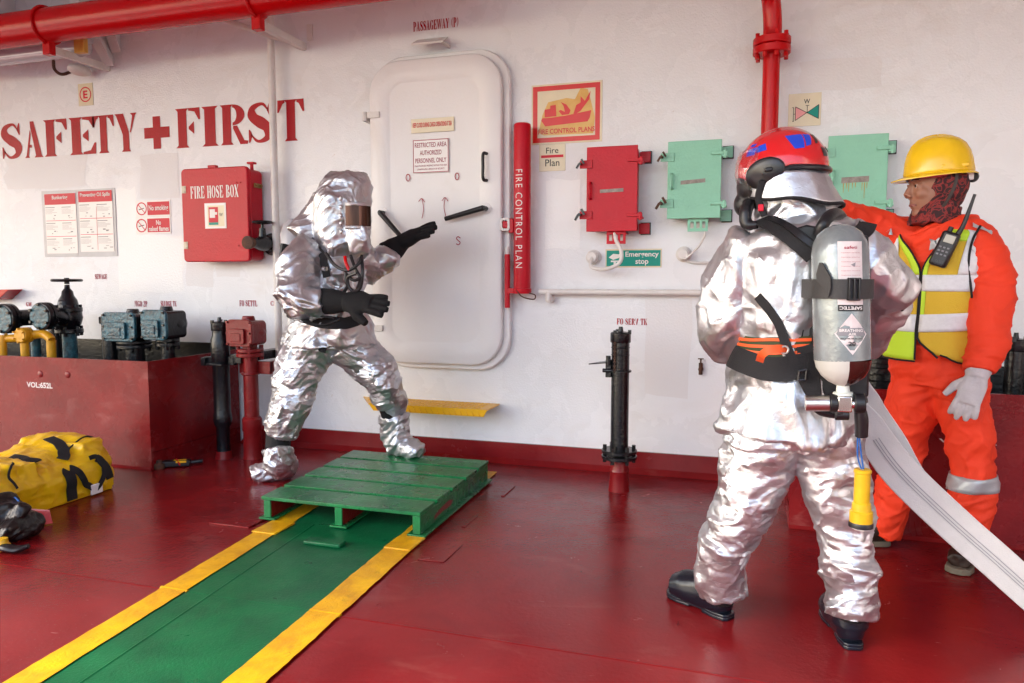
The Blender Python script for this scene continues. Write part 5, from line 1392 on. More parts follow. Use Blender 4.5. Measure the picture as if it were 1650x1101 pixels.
fn = crease(8, [((4.5, 4.5, 3.2), .020), ((9.5, 9.5, 5), .009)], .0026, 18, .6)
tm = MB(); tm.tube([P(1278, 352, Yb), P(1284, 378, Yb), P(1289, 420, Yb), P(1290, 480, Yb), P(1284, 555, Yb), P(1275, 620, Yb), P(1270, 670, Yb), P(1268, 698, Yb)],
        [.09, .168, .190, .178, .165, .188, .204, .212], side=(1, .08, 0), ry=[.09, .13, .155, .16, .15, .16, .165, .165], n=32)
tme = remesh(tm, .012, 10); bvj2 = BVHTree.FromPolygons([v.co.copy() for v in tme.vertices], [tuple(p.vertices) for p in tme.polygons])
o, _b = soft('suit_jacket', jb, silver_soft, p2, .0062, 4, fn)
# stitched hem line
# gloves holding the branch (in front of the body)
for W, d, th in ((P(1292, 565, -1.56), (.6, .25, -.3), 1), (P(1384, 572, -1.58), (-.1, .2, -.9), -1)):
    gb = MB(); gb.tube([V(W) - V(d).normalized() * .08, V(W)], [.055, .042], sub=1, n=16); hand(gb, W, d, (-.3, .9, -.2), 1.1, thumb=th, curls=(.7, .7, .7, .7), spread=.1, thick=1.25)
    soft('glove', gb, blk_suede, p2, .005, 3)
# rubber boots
rub = M('boot_rubber', (.006, .008, .014), .22, bump=.0008, bs=70, spec=.6)
def rubber(heel, toe, shaft_top, L_lift=0, tw=1):
    heel = V(heel); toe = V(toe); d = (toe - heel); d.z = 0; L = d.length; d.normalize(); s = V((-d.y, d.x, 0))
    mb = MB()
    mb.tube([V(shaft_top), heel + d * .055 + V((0, 0, .13)), heel + d * .055 + V((0, 0, .06))], [.062, .060, .056], n=20, sub=4)
    mb.tube([heel + d * .035 + V((0, 0, .055)), heel + d * .10 + V((0, 0, .065)), heel + d * .18 + V((0, 0, .055)), heel + d * (L - .035) + V((0, 0, .045))], [.044, .048, .054, .050], ry=[.058, .070, .062, .046], side=s, n=20, sub=4)
    mb.ell(heel + d * .046 + V((0, 0, .055)), (.046, .042, .055), (d, s, V((0, 0, 1))))
    o, _ = soft('boot', mb, rub, p2, .005, 4)
    so = MB(); pr = []
    for u, w in ((.0, .018), (.01, .030), (.05, .037), (.10, .033), (.15, .038), (.20, .046), (.24, .045), (L - .012, .030), (L, .012)):
        pr.append((u, w))
    po = [heel + d * u + s * w for u, w in pr] + [heel + d * u - s * w for u, w in pr[::-1]]
    so.prism([p + V((0, 0, .010)) for p in po], (0, 0, .012))
    h_ = [heel + d * u + s * w for u, w in pr[:4]] + [heel + d * u - s * w for u, w in pr[:4][::-1]]; so.prism([V((p.x, p.y, 0)) for p in h_], (0, 0, .0125))
    f_ = [heel + d * u + s * w for u, w in pr[4:]] + [heel + d * u - s * w for u, w in pr[4:][::-1]]; so.prism([V((p.x, p.y, .002)) for p in f_], (0, 0, .011))
    so.build('sole', rub, p2, bevel=.003)
hA = fl(1178, 1000); rubber((hA.x, hA.y, 0), (hA.x - .22, hA.y + .16, 0), P(1165, 950, -1.83))
hB = fl(1376, 1047); rubber((hB.x, hB.y - .01, 0), (hB.x - .045, hB.y + .26, 0), P(1372, 985, -1.92))
# neck hood and helmet
nb = MB()
nb.tube([P(1262, 270, Yb), P(1272, 300, Yb), P(1280, 330, Yb), P(1283, 362, Yb)], [.10, .105, .112, .115], side=(1, 0, 0), ry=[.10, .10, .10, .105], n=24)
fn = crease(9, [((5, 5, 10), .012)], .001, 20)
soft('suit_hood', nb, silver_soft, p2, .006, 4, fn)
# curtain hanging from the helmet: open sheet with black piping
def curtain():
    top = []; bot = []
    n = 26; c1 = P(1264, 284, Yb); c2 = P(1276, 328, Yb)
    mb = MB(); vs = []
    rows = 12
    for j in range(rows + 1):
        t_ = j / rows
        for i in range(n + 1):
            a = math.radians(-200 + 235 * i / n)     # from the front left round the back to the right
            r1x, r1y = .112, .115; r2x, r2y = .128 + .018 * max(0, math.cos(a)), .135
            c = c1.lerp(c2, t_); rx = r1x + (r2x - r1x) * t_ ** .8; ry = r1y + (r2y - r1y) * t_
            p = V((c.x + rx * math.cos(a), c.y + ry * math.sin(a), c.z + t_ * (-.012) * (math.cos(a)) + .004 * math.sin(a * 5 + t_ * 3) * t_))
            rr_ = 1 + .03 * noise.noise(V((a * 2.2, t_ * 2.2, 4))) * (t_ + .2)
            p.x = c.x + (p.x - c.x) * rr_; p.y = c.y + (p.y - c.y) * rr_
            vs.append(p)
    w = n + 1
    mb.add(vs, [(j * w + i, j * w + i + 1, (j + 1) * w + i + 1, (j + 1) * w + i) for j in range(rows) for i in range(n)])
    o = mb.build('neck_curtain', silver_soft, p2, angle=180, fix=False)
    s = o.modifiers.new('solid', 'SOLIDIFY'); s.thickness = .004
    MB().tube(vs[-w:], .0055, n=8, sub=1).build('curtain_piping', blk_fab, p2)
    MB().tube([vs[j * w] for j in range(rows + 1)], .0055, n=8, sub=1).build('curtain_piping', blk_fab, p2)
curtain()
helm_red = M('helmet_red', (.62, .012, .015), .14, coat=.6, var=.1, vs=8)
helm_blue = M('reflective_blue', (.015, .06, .55), .25)
helm_blk = M('helmet_black', (.012, .012, .016), .28)
hc = P(1264, 272, Yb); hX = V((-.95, -.10, 0)).normalized(); hY = V((0, 0, 1)).cross(hX); hZ = V((0, 0, 1))
tilt = math.radians(7); hXt = (hX * math.cos(tilt) - hZ * math.sin(tilt)); hZt = (hZ * math.cos(tilt) + hX * math.sin(tilt))
def hel(a, e, k=1.0):    # a: 0 front, +90 left (towards camera side)
    ca, sa = math.cos(a), math.sin(a); ce, se = math.cos(e), math.sin(e)
    rx = .138 if ca > 0 else .128; ry = .112; rz = .118
    ridge = .006 * math.exp(-(sa * ce / .16) ** 2) * max(0, se + .3)
    p = hXt * (rx * k * ce * ca) + hY * (ry * k * ce * sa) + hZt * ((rz * k + ridge) * se)
    return hc + p
def patch(uv, k, mat, name, parent, nsub=8, th=0):
    """quad patch given as 4 (azimuth, elevation) corners in degrees"""
    vs = []; q = [(math.radians(a), math.radians(e)) for a, e in uv]
    for j in range(nsub + 1):
        for i in range(nsub + 1):
            s, t_ = i / nsub, j / nsub
            a = (q[0][0] * (1 - s) + q[1][0] * s) * (1 - t_) + (q[3][0] * (1 - s) + q[2][0] * s) * t_
            e = (q[0][1] * (1 - s) + q[1][1] * s) * (1 - t_) + (q[3][1] * (1 - s) + q[2][1] * s) * t_
            vs.append(hel(a, e, k))
    w = nsub + 1
    return MB().add(vs, [(j * w + i, j * w + i + 1, (j + 1) * w + i + 1, (j + 1) * w + i) for j in range(nsub) for i in range(nsub)]).build(name, mat, parent, angle=180, fix=False)
hl = thing('fire_helmet', 'red fire helmet with blue reflective stickers worn by the firefighter seen from behind', 'helmet', hc)
vs = []; rows, n = 18, 48
for j in range(rows + 1):
    for i in range(n):
        a = 2 * PI * i / n
        e0 = -.10 - .28 * max(0, math.cos(a)) - .12 * max(0, -math.cos(a))
        vs.append(hel(a, e0 + (PI / 2 - .001 - e0) * j / rows))
o = MB().add(vs, [(j * n + i, j * n + (i + 1) % n, (j + 1) * n + (i + 1) % n, (j + 1) * n + i) for j in range(rows) for i in range(n)]).build('shell', helm_red, hl, angle=180)
s = o.modifiers.new('solid', 'SOLIDIFY'); s.thickness = .005
rim = []
for i in range(41):
    a = math.radians(60 + 240 * i / 40); e0 = -.10 - .28 * max(0, math.cos(a)) - .12 * max(0, -math.cos(a)); rim.append(hel(a, e0, 1.01))
MB().tube(rim, .009, n=10, sub=1).build('rim', helm_blk, hl)
# hY points to his left side; which sign faces the camera
sg = 1 if hY.y < 0 else -1
def az(a): return a * sg
def pp(uv, k, mat, name): 
    return patch([(az(a), e) for a, e in uv], k, mat, name, hl)
hvs = []
for j in range(6):
    for i in range(28):
        t_ = 2 * PI * i / 28; r_ = (1, 1, .96, .88, .5, .02)[j]; k_ = (1.0, 1.075, 1.095, 1.105, 1.11, 1.11)[j]
        hvs.append(hel(math.radians(az(58 + 25 * r_ * math.cos(t_) + 5 * r_ * math.sin(t_))), math.radians(-8 + 21 * r_ * math.sin(t_)), k_))
MB().add(hvs, [(j * 28 + i, j * 28 + (i + 1) % 28, (j + 1) * 28 + (i + 1) % 28, (j + 1) * 28 + i) for j in range(5) for i in range(28)]).build('side_cover', helm_blk, hl, angle=50)
c = hel(math.radians(az(66)), math.radians(-4), 1.12); MB().box(c, (.022, .014, .012), (hXt, hY, hZt)).build('pivot_knob', blk_rub, hl, bevel=.003)
for uv in ([(28, 22), (44, 22), (46, 34), (28, 34)], [(46, 24), (62, 26), (58, 38), (46, 36)], [(26, 38), (38, 37), (40, 42), (26, 43)]):
    pp(uv, 1.006, helm_blue, 'blue_sticker')
for uv in ([(98, 20), (112, 20), (120, 46), (88, 46)], [(115, 22), (124, 24), (138, 44), (122, 46)]): pp(uv, 1.006, helm_blue, 'blue_sticker')
pp([(134, 26), (140, 26), (160, 44), (148, 48)], 1.006, helm_blk, 'black_sticker')
pp([(142, 6), (156, 6), (158, 18), (142, 20)], 1.006, helm_blk, 'black_sticker')
vsr = []
clearm = M('clear_visor', (.8, .8, .82), .05, trans=1, spec=.6, alpha=.35)
vs = []; n = 20; rows = 8
for j in range(rows + 1):
    e = math.radians(-30 + 62 * j / rows)
    for i in range(n + 1): vs.append(hel(math.radians(-52 + 104 * i / n), e, 1.07))
w = n + 1
o = MB().add(vs, [(j * w + i, j * w + i + 1, (j + 1) * w + i + 1, (j + 1) * w + i) for j in range(rows) for i in range(n)]).build('visor', clearm, hl, angle=180, fix=False)
s = o.modifiers.new('solid', 'SOLIDIFY'); s.thickness = .002
# face mask in front of the face
mk = MB(); mc = P(1216, 300, Yb); mk.ell(mc + V((-.005, 0, .0)), (.05, .07, .065)); mk.ell(mc + V((-.03, 0, -.055)), (.032, .04, .04))
mk.tube([P(1212, 320, -1.93), P(1202, 340, -1.97), P(1203, 362, -1.98), P(1222, 362, -1.99)], [.014, .02, .018, .012], n=12)
soft('breathing_mask', mk, blk_rub, p2, .005, 3)
m = MB(); m.tube([P(1228, 292, -2.01), P(1222, 320, -2.0), P(1232, 348, -2.0)], .005, ry=.010, n=8, side=(0, 1, 0)); m.build('chin_strap', blk_fab, p2)
MB().box(P(1226, 335, -2.005), (.016, .008, .020)).build('strap_buckle', signred, p2, bevel=.002)

# ---- breathing apparatus of person 2
ba = thing('breathing_apparatus', 'grey air cylinder with black harness on the back of the red helmeted firefighter', 'breathing set', P(1352, 480, -2.1))
Yc = -2.145
ct, cb = P(1352, 362, Yc), P(1358, 622, Yc); Rr = .0735
axc = (ct - cb).normalized(); Lc = (ct - cb).length
cylm = M('cylinder_paint', (.28, .32, .335), .24, metal=.35, bump=.001, bs=60, col2=(.20, .23, .24), vs=16)
MB().lathe(cb, axc, [(.075, Rr), (Lc - .075, Rr), (Lc - .05, Rr * .94), (Lc - .025, Rr * .78), (Lc - .008, Rr * .5), (Lc, Rr * .2)], n=40).build('cylinder', cylm, ba)
def half_dome(a0, a1, mat, name):
    u, w = perp(axc); prof = [(.0755, Rr), (.05, Rr * .93), (.028, Rr * .76), (.012, Rr * .52), (.002, Rr * .25), (0, Rr * .18)]; n = 24; vs = []
    for h, r in prof:
        for i in range(n + 1):
            a = a0 + (a1 - a0) * i / n; vs.append(cb + axc * h + (V((math.cos(a), math.sin(a), 0)) * r))
    w_ = n + 1
    MB().add(vs, [(j * w_ + i, j * w_ + i + 1, (j + 1) * w_ + i + 1, (j + 1) * w_ + i) for j in range(len(prof) - 1) for i in range(n)]).build(name, mat, ba, angle=180)
half_dome(math.radians(-82 - 180), math.radians(-82), M('white_quarter', (.52, .54, .50), .3), 'white_end'); half_dome(math.radians(-82), math.radians(98), M('brown_quarter', (.045, .010, .008), .2), 'brown_end')
def cyl_label(a0, a1, py0, py1, mat, name, off=.0008, n=12, shape=None, lab=None):
    z0_, z1_ = P(1355, py1, Yc).z, P(1355, py0, Yc).z
    def pt(a, z):
        c = cb + axc * ((z - cb.z) / axc.z); return c + V((math.cos(a), math.sin(a), 0)) * (Rr + off)
    if shape: # polygons in 0..1 space
        mb = MB()
        for poly in shape:
            mb.poly([pt(math.radians(a0 + (a1 - a0) * u), z1_ + (z0_ - z1_) * v) for u, v in poly])
        return mb.build(name, mat, ba, smooth=False)
    vs = []
    for z in (z0_, z1_):
        for i in range(n + 1): vs.append(pt(math.radians(a0 + (a1 - a0) * i / n), z))
    return MB().add(vs, [(i, i + 1, n + 2 + i, n + 1 + i) for i in range(n)]).build(name, mat, ba, angle=180)
def cyl_text(s_, a0, a1, py0, py1, mat, off=.0016, flip=False, bold=.01):
    me = sans_raw(s_, bold); xs = [v.co.x for v in me.vertices]; ys = [v.co.y for v in me.vertices]
    A_, B_, C_, D_ = min(xs), max(xs), min(ys), max(ys); z0_, z1_ = P(1355, py1, Yc).z, P(1355, py0, Yc).z
    for v in me.vertices:
        u = (v.co.x - A_) / (B_ - A_); w = (v.co.y - C_) / (D_ - C_)
        if flip: u, w = 1 - u, 1 - w
        a = math.radians(a0 + (a1 - a0) * u); z = z0_ + (z1_ - z0_) * w; c = cb + axc * ((z - cb.z) / axc.z)
        v.co = c + V((math.cos(a), math.sin(a), 0)) * (Rr + off)
    me.materials.clear(); return link_mesh('letters', me, mat, ba, smooth=False)
# angle of the camera-facing line of the cylinder
ac = math.degrees(math.atan2(CAM.y - ct.y, CAM.x - ct.x))
signp = M('worn_label', (.66, .60, .60), .35, var=.12, vs=40)
cyl_label(ac - 4, ac + 46, 391, 452, signp, 'label')
cyl_text('safeti', ac + 8, ac + 34, 398, 403, letp)
for k in range(6): cyl_text('inspection record no', ac + 2, ac + 40, 408 + k * 7, 410 + k * 7, letp, bold=0)
cyl_label(ac + 20, ac + 30, 424, 431, letk_soft, 'mark', off=.0018, shape=[[(0, .5), (1, 0), (.8, 1)]])
cyl_label(ac - 6, ac + 46, 480, 490, signp, 'label')
cyl_label(ac - 6, ac + 46, 490, 500, helm_blk, 'label'); cyl_text('SAFETEC', ac - 3, ac + 43, 492.5, 497.5, letw, flip=True, bold=.02)
cyl_label(ac - 14, ac + 54, 503, 568, signp, 'diamond_label', off=.0012, shape=[[(.5, 0), (.74, .24), (.5, .30), (.26, .24)], [(.26, .24), (.5, .30), (.74, .24), (1, .5), (.5, .5), (0, .5)], [(0, .5), (.5, .5), (1, .5), (.74, .76), (.5, .70), (.26, .76)], [(.26, .76), (.5, .7), (.74, .76), (.5, 1)]])
cyl_label(ac - 8, ac + 46, 526, 538, letk_soft, 'label_band', off=.0022)
cyl_text('BREATHING', ac - 4, ac + 42, 527.5, 532, letw, off=.003, bold=.02); cyl_text('AIR', ac + 12, ac + 28, 533.5, 537.5, letw, off=.003, bold=.02)
cyl_text('MAXIMUM FILLING', ac - 2, ac + 42, 541, 543.5, letk, off=.003); cyl_text('20', ac + 12, ac + 26, 547, 554, letk, off=.003, bold=.02)
# strap round the cylinder
zs0, zs1 = P(1355, 481, Yc), P(1355, 450, Yc); st_m = M('grey_strap', (.035, .035, .035), .6, bump=.001, bs=200)
mb = MB(); cxy = cb + axc * ((zs0.z - cb.z) / axc.z); pts = []
for i in range(15):
    a = math.radians(190 + 180 * i / 14); pts.append(V((cxy.x + (Rr + .004) * math.cos(a), cxy.y + (Rr + .004) * math.sin(a), (zs0.z + zs1.z) / 2)))
pts = [V((cxy.x - Rr - .02, cxy.y + .06, (zs0.z + zs1.z) / 2))] + pts + [V((cxy.x + Rr + .012, cxy.y + .06, (zs0.z + zs1.z) / 2))]
nrm = [(p - V((cxy.x, cxy.y, p.z))).normalized() for p in pts]
mb.ribbon(pts, zs1.z - zs0.z, nrm, .004, sub=1).build('cylinder_strap', st_m, ba)
a = math.radians(ac + 22); c = V((cxy.x + (Rr + .008) * math.cos(a), cxy.y + (Rr + .008) * math.sin(a), (zs0.z + zs1.z) / 2)); rd = V((math.cos(a), math.sin(a), 0)); tg = V((-rd.y, rd.x, 0))
b_ = MB()
for q in (-.013, 0, .013): b_.box(c + tg * q, (.006, .014, .060), (tg, rd, V((0, 0, 1))))
b_.box(c + V((0, 0, .027)), (.032, .012, .006), (tg, rd, V((0, 0, 1)))).box(c - V((0, 0, .027)), (.032, .012, .006), (tg, rd, V((0, 0, 1)))).build('buckle', blk_rub, ba, bevel=.0015)
a = math.radians(ac - 32); c = V((cxy.x + (Rr + .010) * math.cos(a), cxy.y + (Rr + .010) * math.sin(a), 0)); rd = V((math.cos(a), math.sin(a), 0)); tg = V((-rd.y, rd.x, 0))
z_ = lambda py: P(1335, py, Yc).z
MB().prism([c + tg * q + V((0, 0, z_(py))) for q, py in ((-.018, 452), (-.020, 442), (-.012, 424), (-.004, 424), (.022, 447), (.024, 464), (.018, 478), (.0, 462))], rd * .004).build('strap_end', st_m, ba)
# back plate
bp = MB()
def PB(px, py, dy=0): return P(px, py, -2.055 + dy)
bp.prism([PB(1268, 372), PB(1300, 362), PB(1400, 380), PB(1405, 470), PB(1400, 640), PB(1330, 645), PB(1297, 560), PB(1290, 470)], (0, .022, 0))
bp.build('back_plate', blk_rub, ba, bevel=.006)
bp = MB().prism([PB(1282, 558, -.012), PB(1316, 552, -.012), PB(1325, 640, -.012), PB(1300, 642, -.012), PB(1284, 610, -.012)], (0, .02, 0)).prism([PB(1272, 380, -.008), PB(1292, 385, -.008), PB(1306, 470, -.008), PB(1292, 556, -.008), PB(1284, 556, -.008), PB(1290, 470, -.008)], (0, .012, 0))
bp.build('harness_frame', blk_fab, ba, bevel=.004)
b_ = MB(); frame_ = [PB(1288, 598, -.035), PB(1300, 596, -.035), PB(1298, 612, -.035), PB(1286, 613, -.035)]
for i in range(4): b_.tube([frame_[i], frame_[(i + 1) % 4]], .004, n=8, sub=1)
b_.build('buckle', chrome if False else helm_blk, ba)
nz_ = [V((-.2, -.5, .85)), V((-.1, -.75, .65)), V((0, -.95, .3)), V((0, -1, .1)), V((0, -1, 0))]
MB().ribbon([P(1212, 362, -1.90), P(1232, 357, -1.985), P(1262, 372, -2.055), P(1290, 392, -2.085), P(1312, 412, -2.09)], .056, nz_, .007).build('shoulder_strap', blk_fab, ba, bevel=.002)
MB().ribbon([P(1236, 352, -1.98), P(1262, 362, -2.06), P(1290, 382, -2.098), P(1318, 402, -2.10)], .016, nz_[:4], .006).build('strap_webbing', blk_rub, ba)
MB().ribbon([P(1372, 385, -2.05), P(1392, 372, -2.0), P(1398, 362, -1.93)], .05, [V((0, -1, .2)), V((.1, -.8, .6)), V((.2, -.4, .9))], .007).build('shoulder_strap', blk_fab, ba)
strap(bvj2, [P(1212, 478, -2.06), P(1240, 520, -2.12), P(1262, 558, -2.12), P(1292, 600, -2.12)], .026, .020, .004).build('side_strap', blk_fab, ba)
belt_pts = [P(1188, 575, -1.85), P(1196, 582, -2.02), P(1225, 592, -2.10), P(1262, 594, -2.12), P(1300, 590, -2.12), P(1330, 588, -2.1), P(1400, 585, -1.95)]
strap(bvj2, belt_pts, .072, .016, .006).build('waist_belt', blk_fab, ba)
MB().tube([P(1320, 378, -2.08), P(1326, 362, -2.09), P(1337, 348, -2.06), P(1349, 345, -2.0), P(1356, 352, -1.9)], .017, n=14).build('air_hose', blk_rub, ba)
olive = M('olive_webbing', (.035, .045, .012), .7); orange_w = M('orange_webbing', (.75, .10, .02), .6)
t = thing('webbing_belt', 'orange and olive striped webbing belt with orange loop on the silver jacket', 'belt', P(1250, 565, -2.05))
def bpts(dy, of=0): return [P(1196 + of, 552 + dy, -1.9), P(1204 + of, 554 + dy, -2.02), P(1228, 556 + dy, -2.10), P(1262, 558 + dy, -2.12), P(1300, 558 + dy, -2.12), P(1315, 558 + dy, -2.12)]
strap(bvj2, bpts(6), .066, .011, .004).build('belt_band', olive, t)
for dy in (-6, 3, 12): strap(bvj2, bpts(dy), .009, .0155, .002).build('orange_stripe', orange_w, t)
MB().ribbon([P(1224, 582, -2.13), P(1228, 572, -2.16), P(1240, 564, -2.17), P(1256, 562, -2.16), P(1268, 564, -2.14)], .022, (0, -1, .2), .003).build('loop', orange_w, t)
c = P(1264, 564, -2.155); MB().ring(c, (0, 1, 0), .010, .003).build('ring', steel, t)
# valve assembly
v0 = cb
MB().lathe(v0 + axc * .004, -axc, [(0, .016), (.02, .018), (.022, .026), (.045, .026), (.048, .018), (.07, .018)], n=24).build('cylinder_valve', M('pale_plastic', (.62, .66, .6), .35), ba)
vy = -2.155
m = MB(); A_ = P(1297, 650, vy); B_ = P(1337, 650, vy); m.cyl(A_, B_, .0225, n=24).build('pressure_reducer', steel, ba, bevel=.002)
MB().cyl(B_, P(1350, 650, vy), .026, n=20).cyl(P(1376, 650, vy), P(1394, 650, vy), .027, n=20).cyl(P(1352, 667, vy), P(1352, 650, vy), .018).cyl(P(1345, 668, vy), P(1368, 668, vy), .016).build('hand_knob', blk_rub, ba, bevel=.003)
MB().box(P(1360, 650, vy), (.038, .042, .045)).cyl(P(1350, 651, vy), P(1380, 651, vy), .015).build('valve_block', chrome, ba, bevel=.004)
MB().tube([P(1385, 655, vy), P(1388, 675, vy + .01), P(1388, 703, vy + .02)], [.015, .018, .017], n=14).build('regulator_hose', blk_rub, ba)
MB().tube([P(1313, 656, vy + .03), P(1325, 664, vy + .03), P(1345, 668, vy + .03)], .012, n=10).build('hose_guard', blk_rub, ba)
# torch
ty = -2.10
torch = thing('torch', 'yellow hand torch hanging by a blue cord beside the silver trouser leg', 'torch', P(1388, 852, ty))
tt, tb2_ = P(1390, 756, ty), P(1387, 850, ty); ax_ = (tb2_ - tt).normalized(); LL = (tb2_ - tt).length
ty_m = M('torch_yellow', (.72, .42, .012), .33, bump=.0006, bs=90, var=.12, vs=20)
MB().lathe(tt, ax_, [(0, .020), (.003, .0235), (.010, .0235), (.012, .0215), (LL * .56, .0215), (LL * .58, .0245), (LL * .70, .0265), (LL * .72, .031), (LL * .9, .031)], n=28).build('torch_body', ty_m, torch)
MB().lathe(tt + ax_ * LL * .9, ax_, [(0, .0315), (.004, .033), (LL * .085, .033), (LL * .10, .028)], n=28).build('bezel', helm_blk, torch)
MB().cyl(tt + ax_ * LL * .99, tt + ax_ * (LL + .003), .024).build('lens', letw, torch)
bl = M('blue_cord', (.01, .12, .42), .5)
for dx in (-3, 3): MB().tube([P(1380, 662, ty - .045), P(1383 + dx * .4, 700, ty - .03), P(1385 + dx, 735, ty - .01), P(1390 + dx * .5, 758, ty)], .0024, n=6).build('cord', bl, torch)

# ================================================================== fire hose
hosem = M('hose_canvas', (.62, .61, .59), .7, bump=.0015, bs=220, var=.1, vs=7)
hs = thing('fire_hose', 'flat white canvas fire hose running from the firefighter down to the right picture edge', 'hose', fl(1700, 1040))
hp = [P(1372, 640, -1.66), P(1400, 690, -1.68), P(1450, 760, -1.66), P(1530, 838, -1.64), P(1600, 900, -1.64), P(1665, 958, -1.64), P(1760, 1040, -1.62)]
hn = V((-.35, -.85, .40)).normalized()
o = MB().ribbon(hp, [.055, .105, .118, .118, .116, .115, .11], [V((-.5, -.8, .3)).normalized()] + [hn] * 6, .009, sub=8).build('hose', hosem, hs, bevel=.003)
hp2 = [P(1388, 606, -1.58), P(1402, 650, -1.57), P(1438, 710, -1.55), P(1480, 775, -1.56), P(1540, 838, -1.60)]
MB().ribbon(hp2, [.03, .075, .085, .07, .07], [V((-.2, -.95, .2)).normalized()] * 5, .008, sub=8).build('hose_fold', hosem, hs, bevel=.003)
ln = M('hose_stripe', (.25, .25, .27), .7)
for q in (-.010, 0, .008):
    pts = catmull([V(p) for p in hp], 8); L2 = []
    for i, p in enumerate(pts):
        d = (pts[min(i + 1, len(pts) - 1)] - pts[max(i - 1, 0)]).normalized(); nn = (hn - d * hn.dot(d)).normalized(); L2.append(p + d.cross(nn) * q + nn * .0105)
    MB().ribbon(L2[10:], .0022, hn, .001, sub=1).build('stripe', ln, hs)
noz = MB().tube([P(1340, 580, -1.55), P(1372, 612, -1.60), P(1384, 650, -1.64)], [.022, .032, .030], n=18); noz.build('branch_pipe', helm_blk, hs)
# ================================================================== PERSON 3: orange coveralls, yellow helmet
p3 = thing('person', 'person in orange coveralls, reflective vest and yellow helmet pointing left with one arm', 'person', (.75, -1.0, 0))
skin = M('skin', (.34, .165, .105), .45, bump=.0006, bs=120, var=.12, vs=14)
org_m = M('orange_coverall', (.80, .045, .010), .72, bump=.0012, bs=240, bump2=.006, bs2=9, var=.1, vs=6)
HF = V((-.975, -.22, -.03)).normalized(); HL = V((0, 0, 1)).cross(HF).normalized(); HU = HF.cross(HL)
H = P(1508, 303, -1.0)
def hp_(f, l, u): return H + HF * f + HL * l + HU * u
ax3 = (HF, HL, HU)
bd = MB()
bd.ell(hp_(-.005, 0, .035), (.096, .076, .098), ax3)
bd.ell(hp_(.035, 0, -.03), (.062, .060, .082), ax3)
bd.ell(hp_(.032, 0, -.082), (.052, .048, .036), ax3)
bd.ell(hp_(.070, 0, -.098), (.020, .024, .018), ax3)
bd.ell(hp_(.082, 0, .030), (.018, .048, .013), ax3)
for q in (-1, 1):
    bd.ell(hp_(.066, q * .036, -.022), (.028, .024, .026), ax3); bd.ell(hp_(.105, q * .012, -.030), (.009, .009, .008), ax3)
    bd.ell(hp_(.079, q * .031, .006), (.014, .018, .011), ax3); bd.ell(hp_(-.005, q * .066, -.01), (.016, .010, .028), ax3)
bd.tube([hp_(.090, 0, .020), hp_(.103, 0, -.006), hp_(.111, 0, -.028)], [.009, .011, .0145], n=12, sub=3)
bd.ell(hp_(.086, 0, -.058), (.012, .025, .008), ax3); bd.ell(hp_(.083, 0, -.073), (.012, .022, .009), ax3); bd.ell(hp_(.070, 0, -.062), (.020, .034, .022), ax3)
bd.tube([hp_(-.02, 0, -.06), P(1513, 362, -1.0), P(1514, 430, -1.0), P(1508, 520, -1.0), P(1508, 590, -1.0)], [.058, .058, .085, .085, .09], sub=3)
for pts, r in (([P(1570, 395, -1.06), P(1595, 505, -1.16), P(1578, 598, -1.23)], [.06, .045, .032]),
               ([P(1455, 390, -.95), P(1395, 356, -.98), P(1335, 340, -1.08), P(1305, 342, -1.2)], [.055, .042, .035, .03]),
               ([P(1482, 600, -.97), P(1455, 720, -.94), P(1428, 850, -.90), P(1426, 868, -.90)], [.08, .06, .042, .04]),
               ([P(1540, 610, -1.03), P(1565, 740, -1.07), P(1555, 865, -1.07), P(1550, 895, -1.08)], [.08, .06, .042, .04])):
    bd.tube(pts, r, sub=3)
soft('body', bd, skin, p3, .0048, 2)
eyew = M('eye_white', (.6, .57, .54), .2); eyed = M('eye_dark', (.02, .012, .01), .15)
for q in (-1, 1):
    e = MB().ell(hp_(.0805, q * .031, .007), (.0125, .0125, .0125), ax3, 14, 10).build('eye', eyew, p3, angle=180)
    MB().ell(hp_(.0905, q * .031, .007), (.0035, .0060, .0060), ax3, 12, 8).build('iris', eyed, e, angle=180)
    MB().tube([hp_(.088, q * .045, .014), hp_(.094, q * .031, .017), hp_(.092, q * .018, .013)], .0028, n=8).build('eyelid', skin, p3)
    MB().tube([hp_(.088, q * .050, .030), hp_(.098, q * .032, .035), hp_(.099, q * .015, .031)], [.002, .0042, .003], n=8).build('eyebrow', eyed, p3)
MB().tube([hp_(.084, .024, -.066), hp_(.095, .010, -.0655), hp_(.097, 0, -.065), hp_(.095, -.010, -.0655), hp_(.084, -.024, -.066)], .0035, n=8, ry=.005).build('lips', M('lips', (.26, .09, .075), .4), p3)
# scarf
scm = bpy.data.materials.new('patterned_scarf'); scm.use_nodes = True
nt = scm.node_tree; N_ = nt.nodes; L_ = nt.links; tc_ = N_.new('ShaderNodeTexCoord')
vn = N_.new('ShaderNodeTexNoise'); vn.inputs['Scale'].default_value = 17; vn.inputs['Detail'].default_value = 1.5; vn.inputs['Distortion'].default_value = 2.2
L_.new(tc_.outputs['Object'], vn.inputs['Vector']); cr_ = N_.new('ShaderNodeValToRGB'); cr_.color_ramp.interpolation = 'LINEAR'
els = cr_.color_ramp.elements; els[0].position = .42; els[0].color = (.035, .010, .012, 1); els[1].position = .56; els[1].color = (.035, .010, .012, 1)
for pos, c in ((.46, (.30, .03, .025, 1)), (.50, (.10, .012, .014, 1)), (.53, (.34, .035, .03, 1))):
    e_ = els.new(pos); e_.color = c
L_.new(vn.outputs['Fac'], cr_.inputs[0]); L_.new(cr_.outputs[0], N_['Principled BSDF'].inputs['Base Color']); N_['Principled BSDF'].inputs['Roughness'].default_value = .8
sc_b = MB()
sc_b.ell(hp_(-.028, 0, .01), (.088, .088, .105), ax3)
sc_b.ell(hp_(.018, 0, -.080), (.062, .066, .048), ax3)
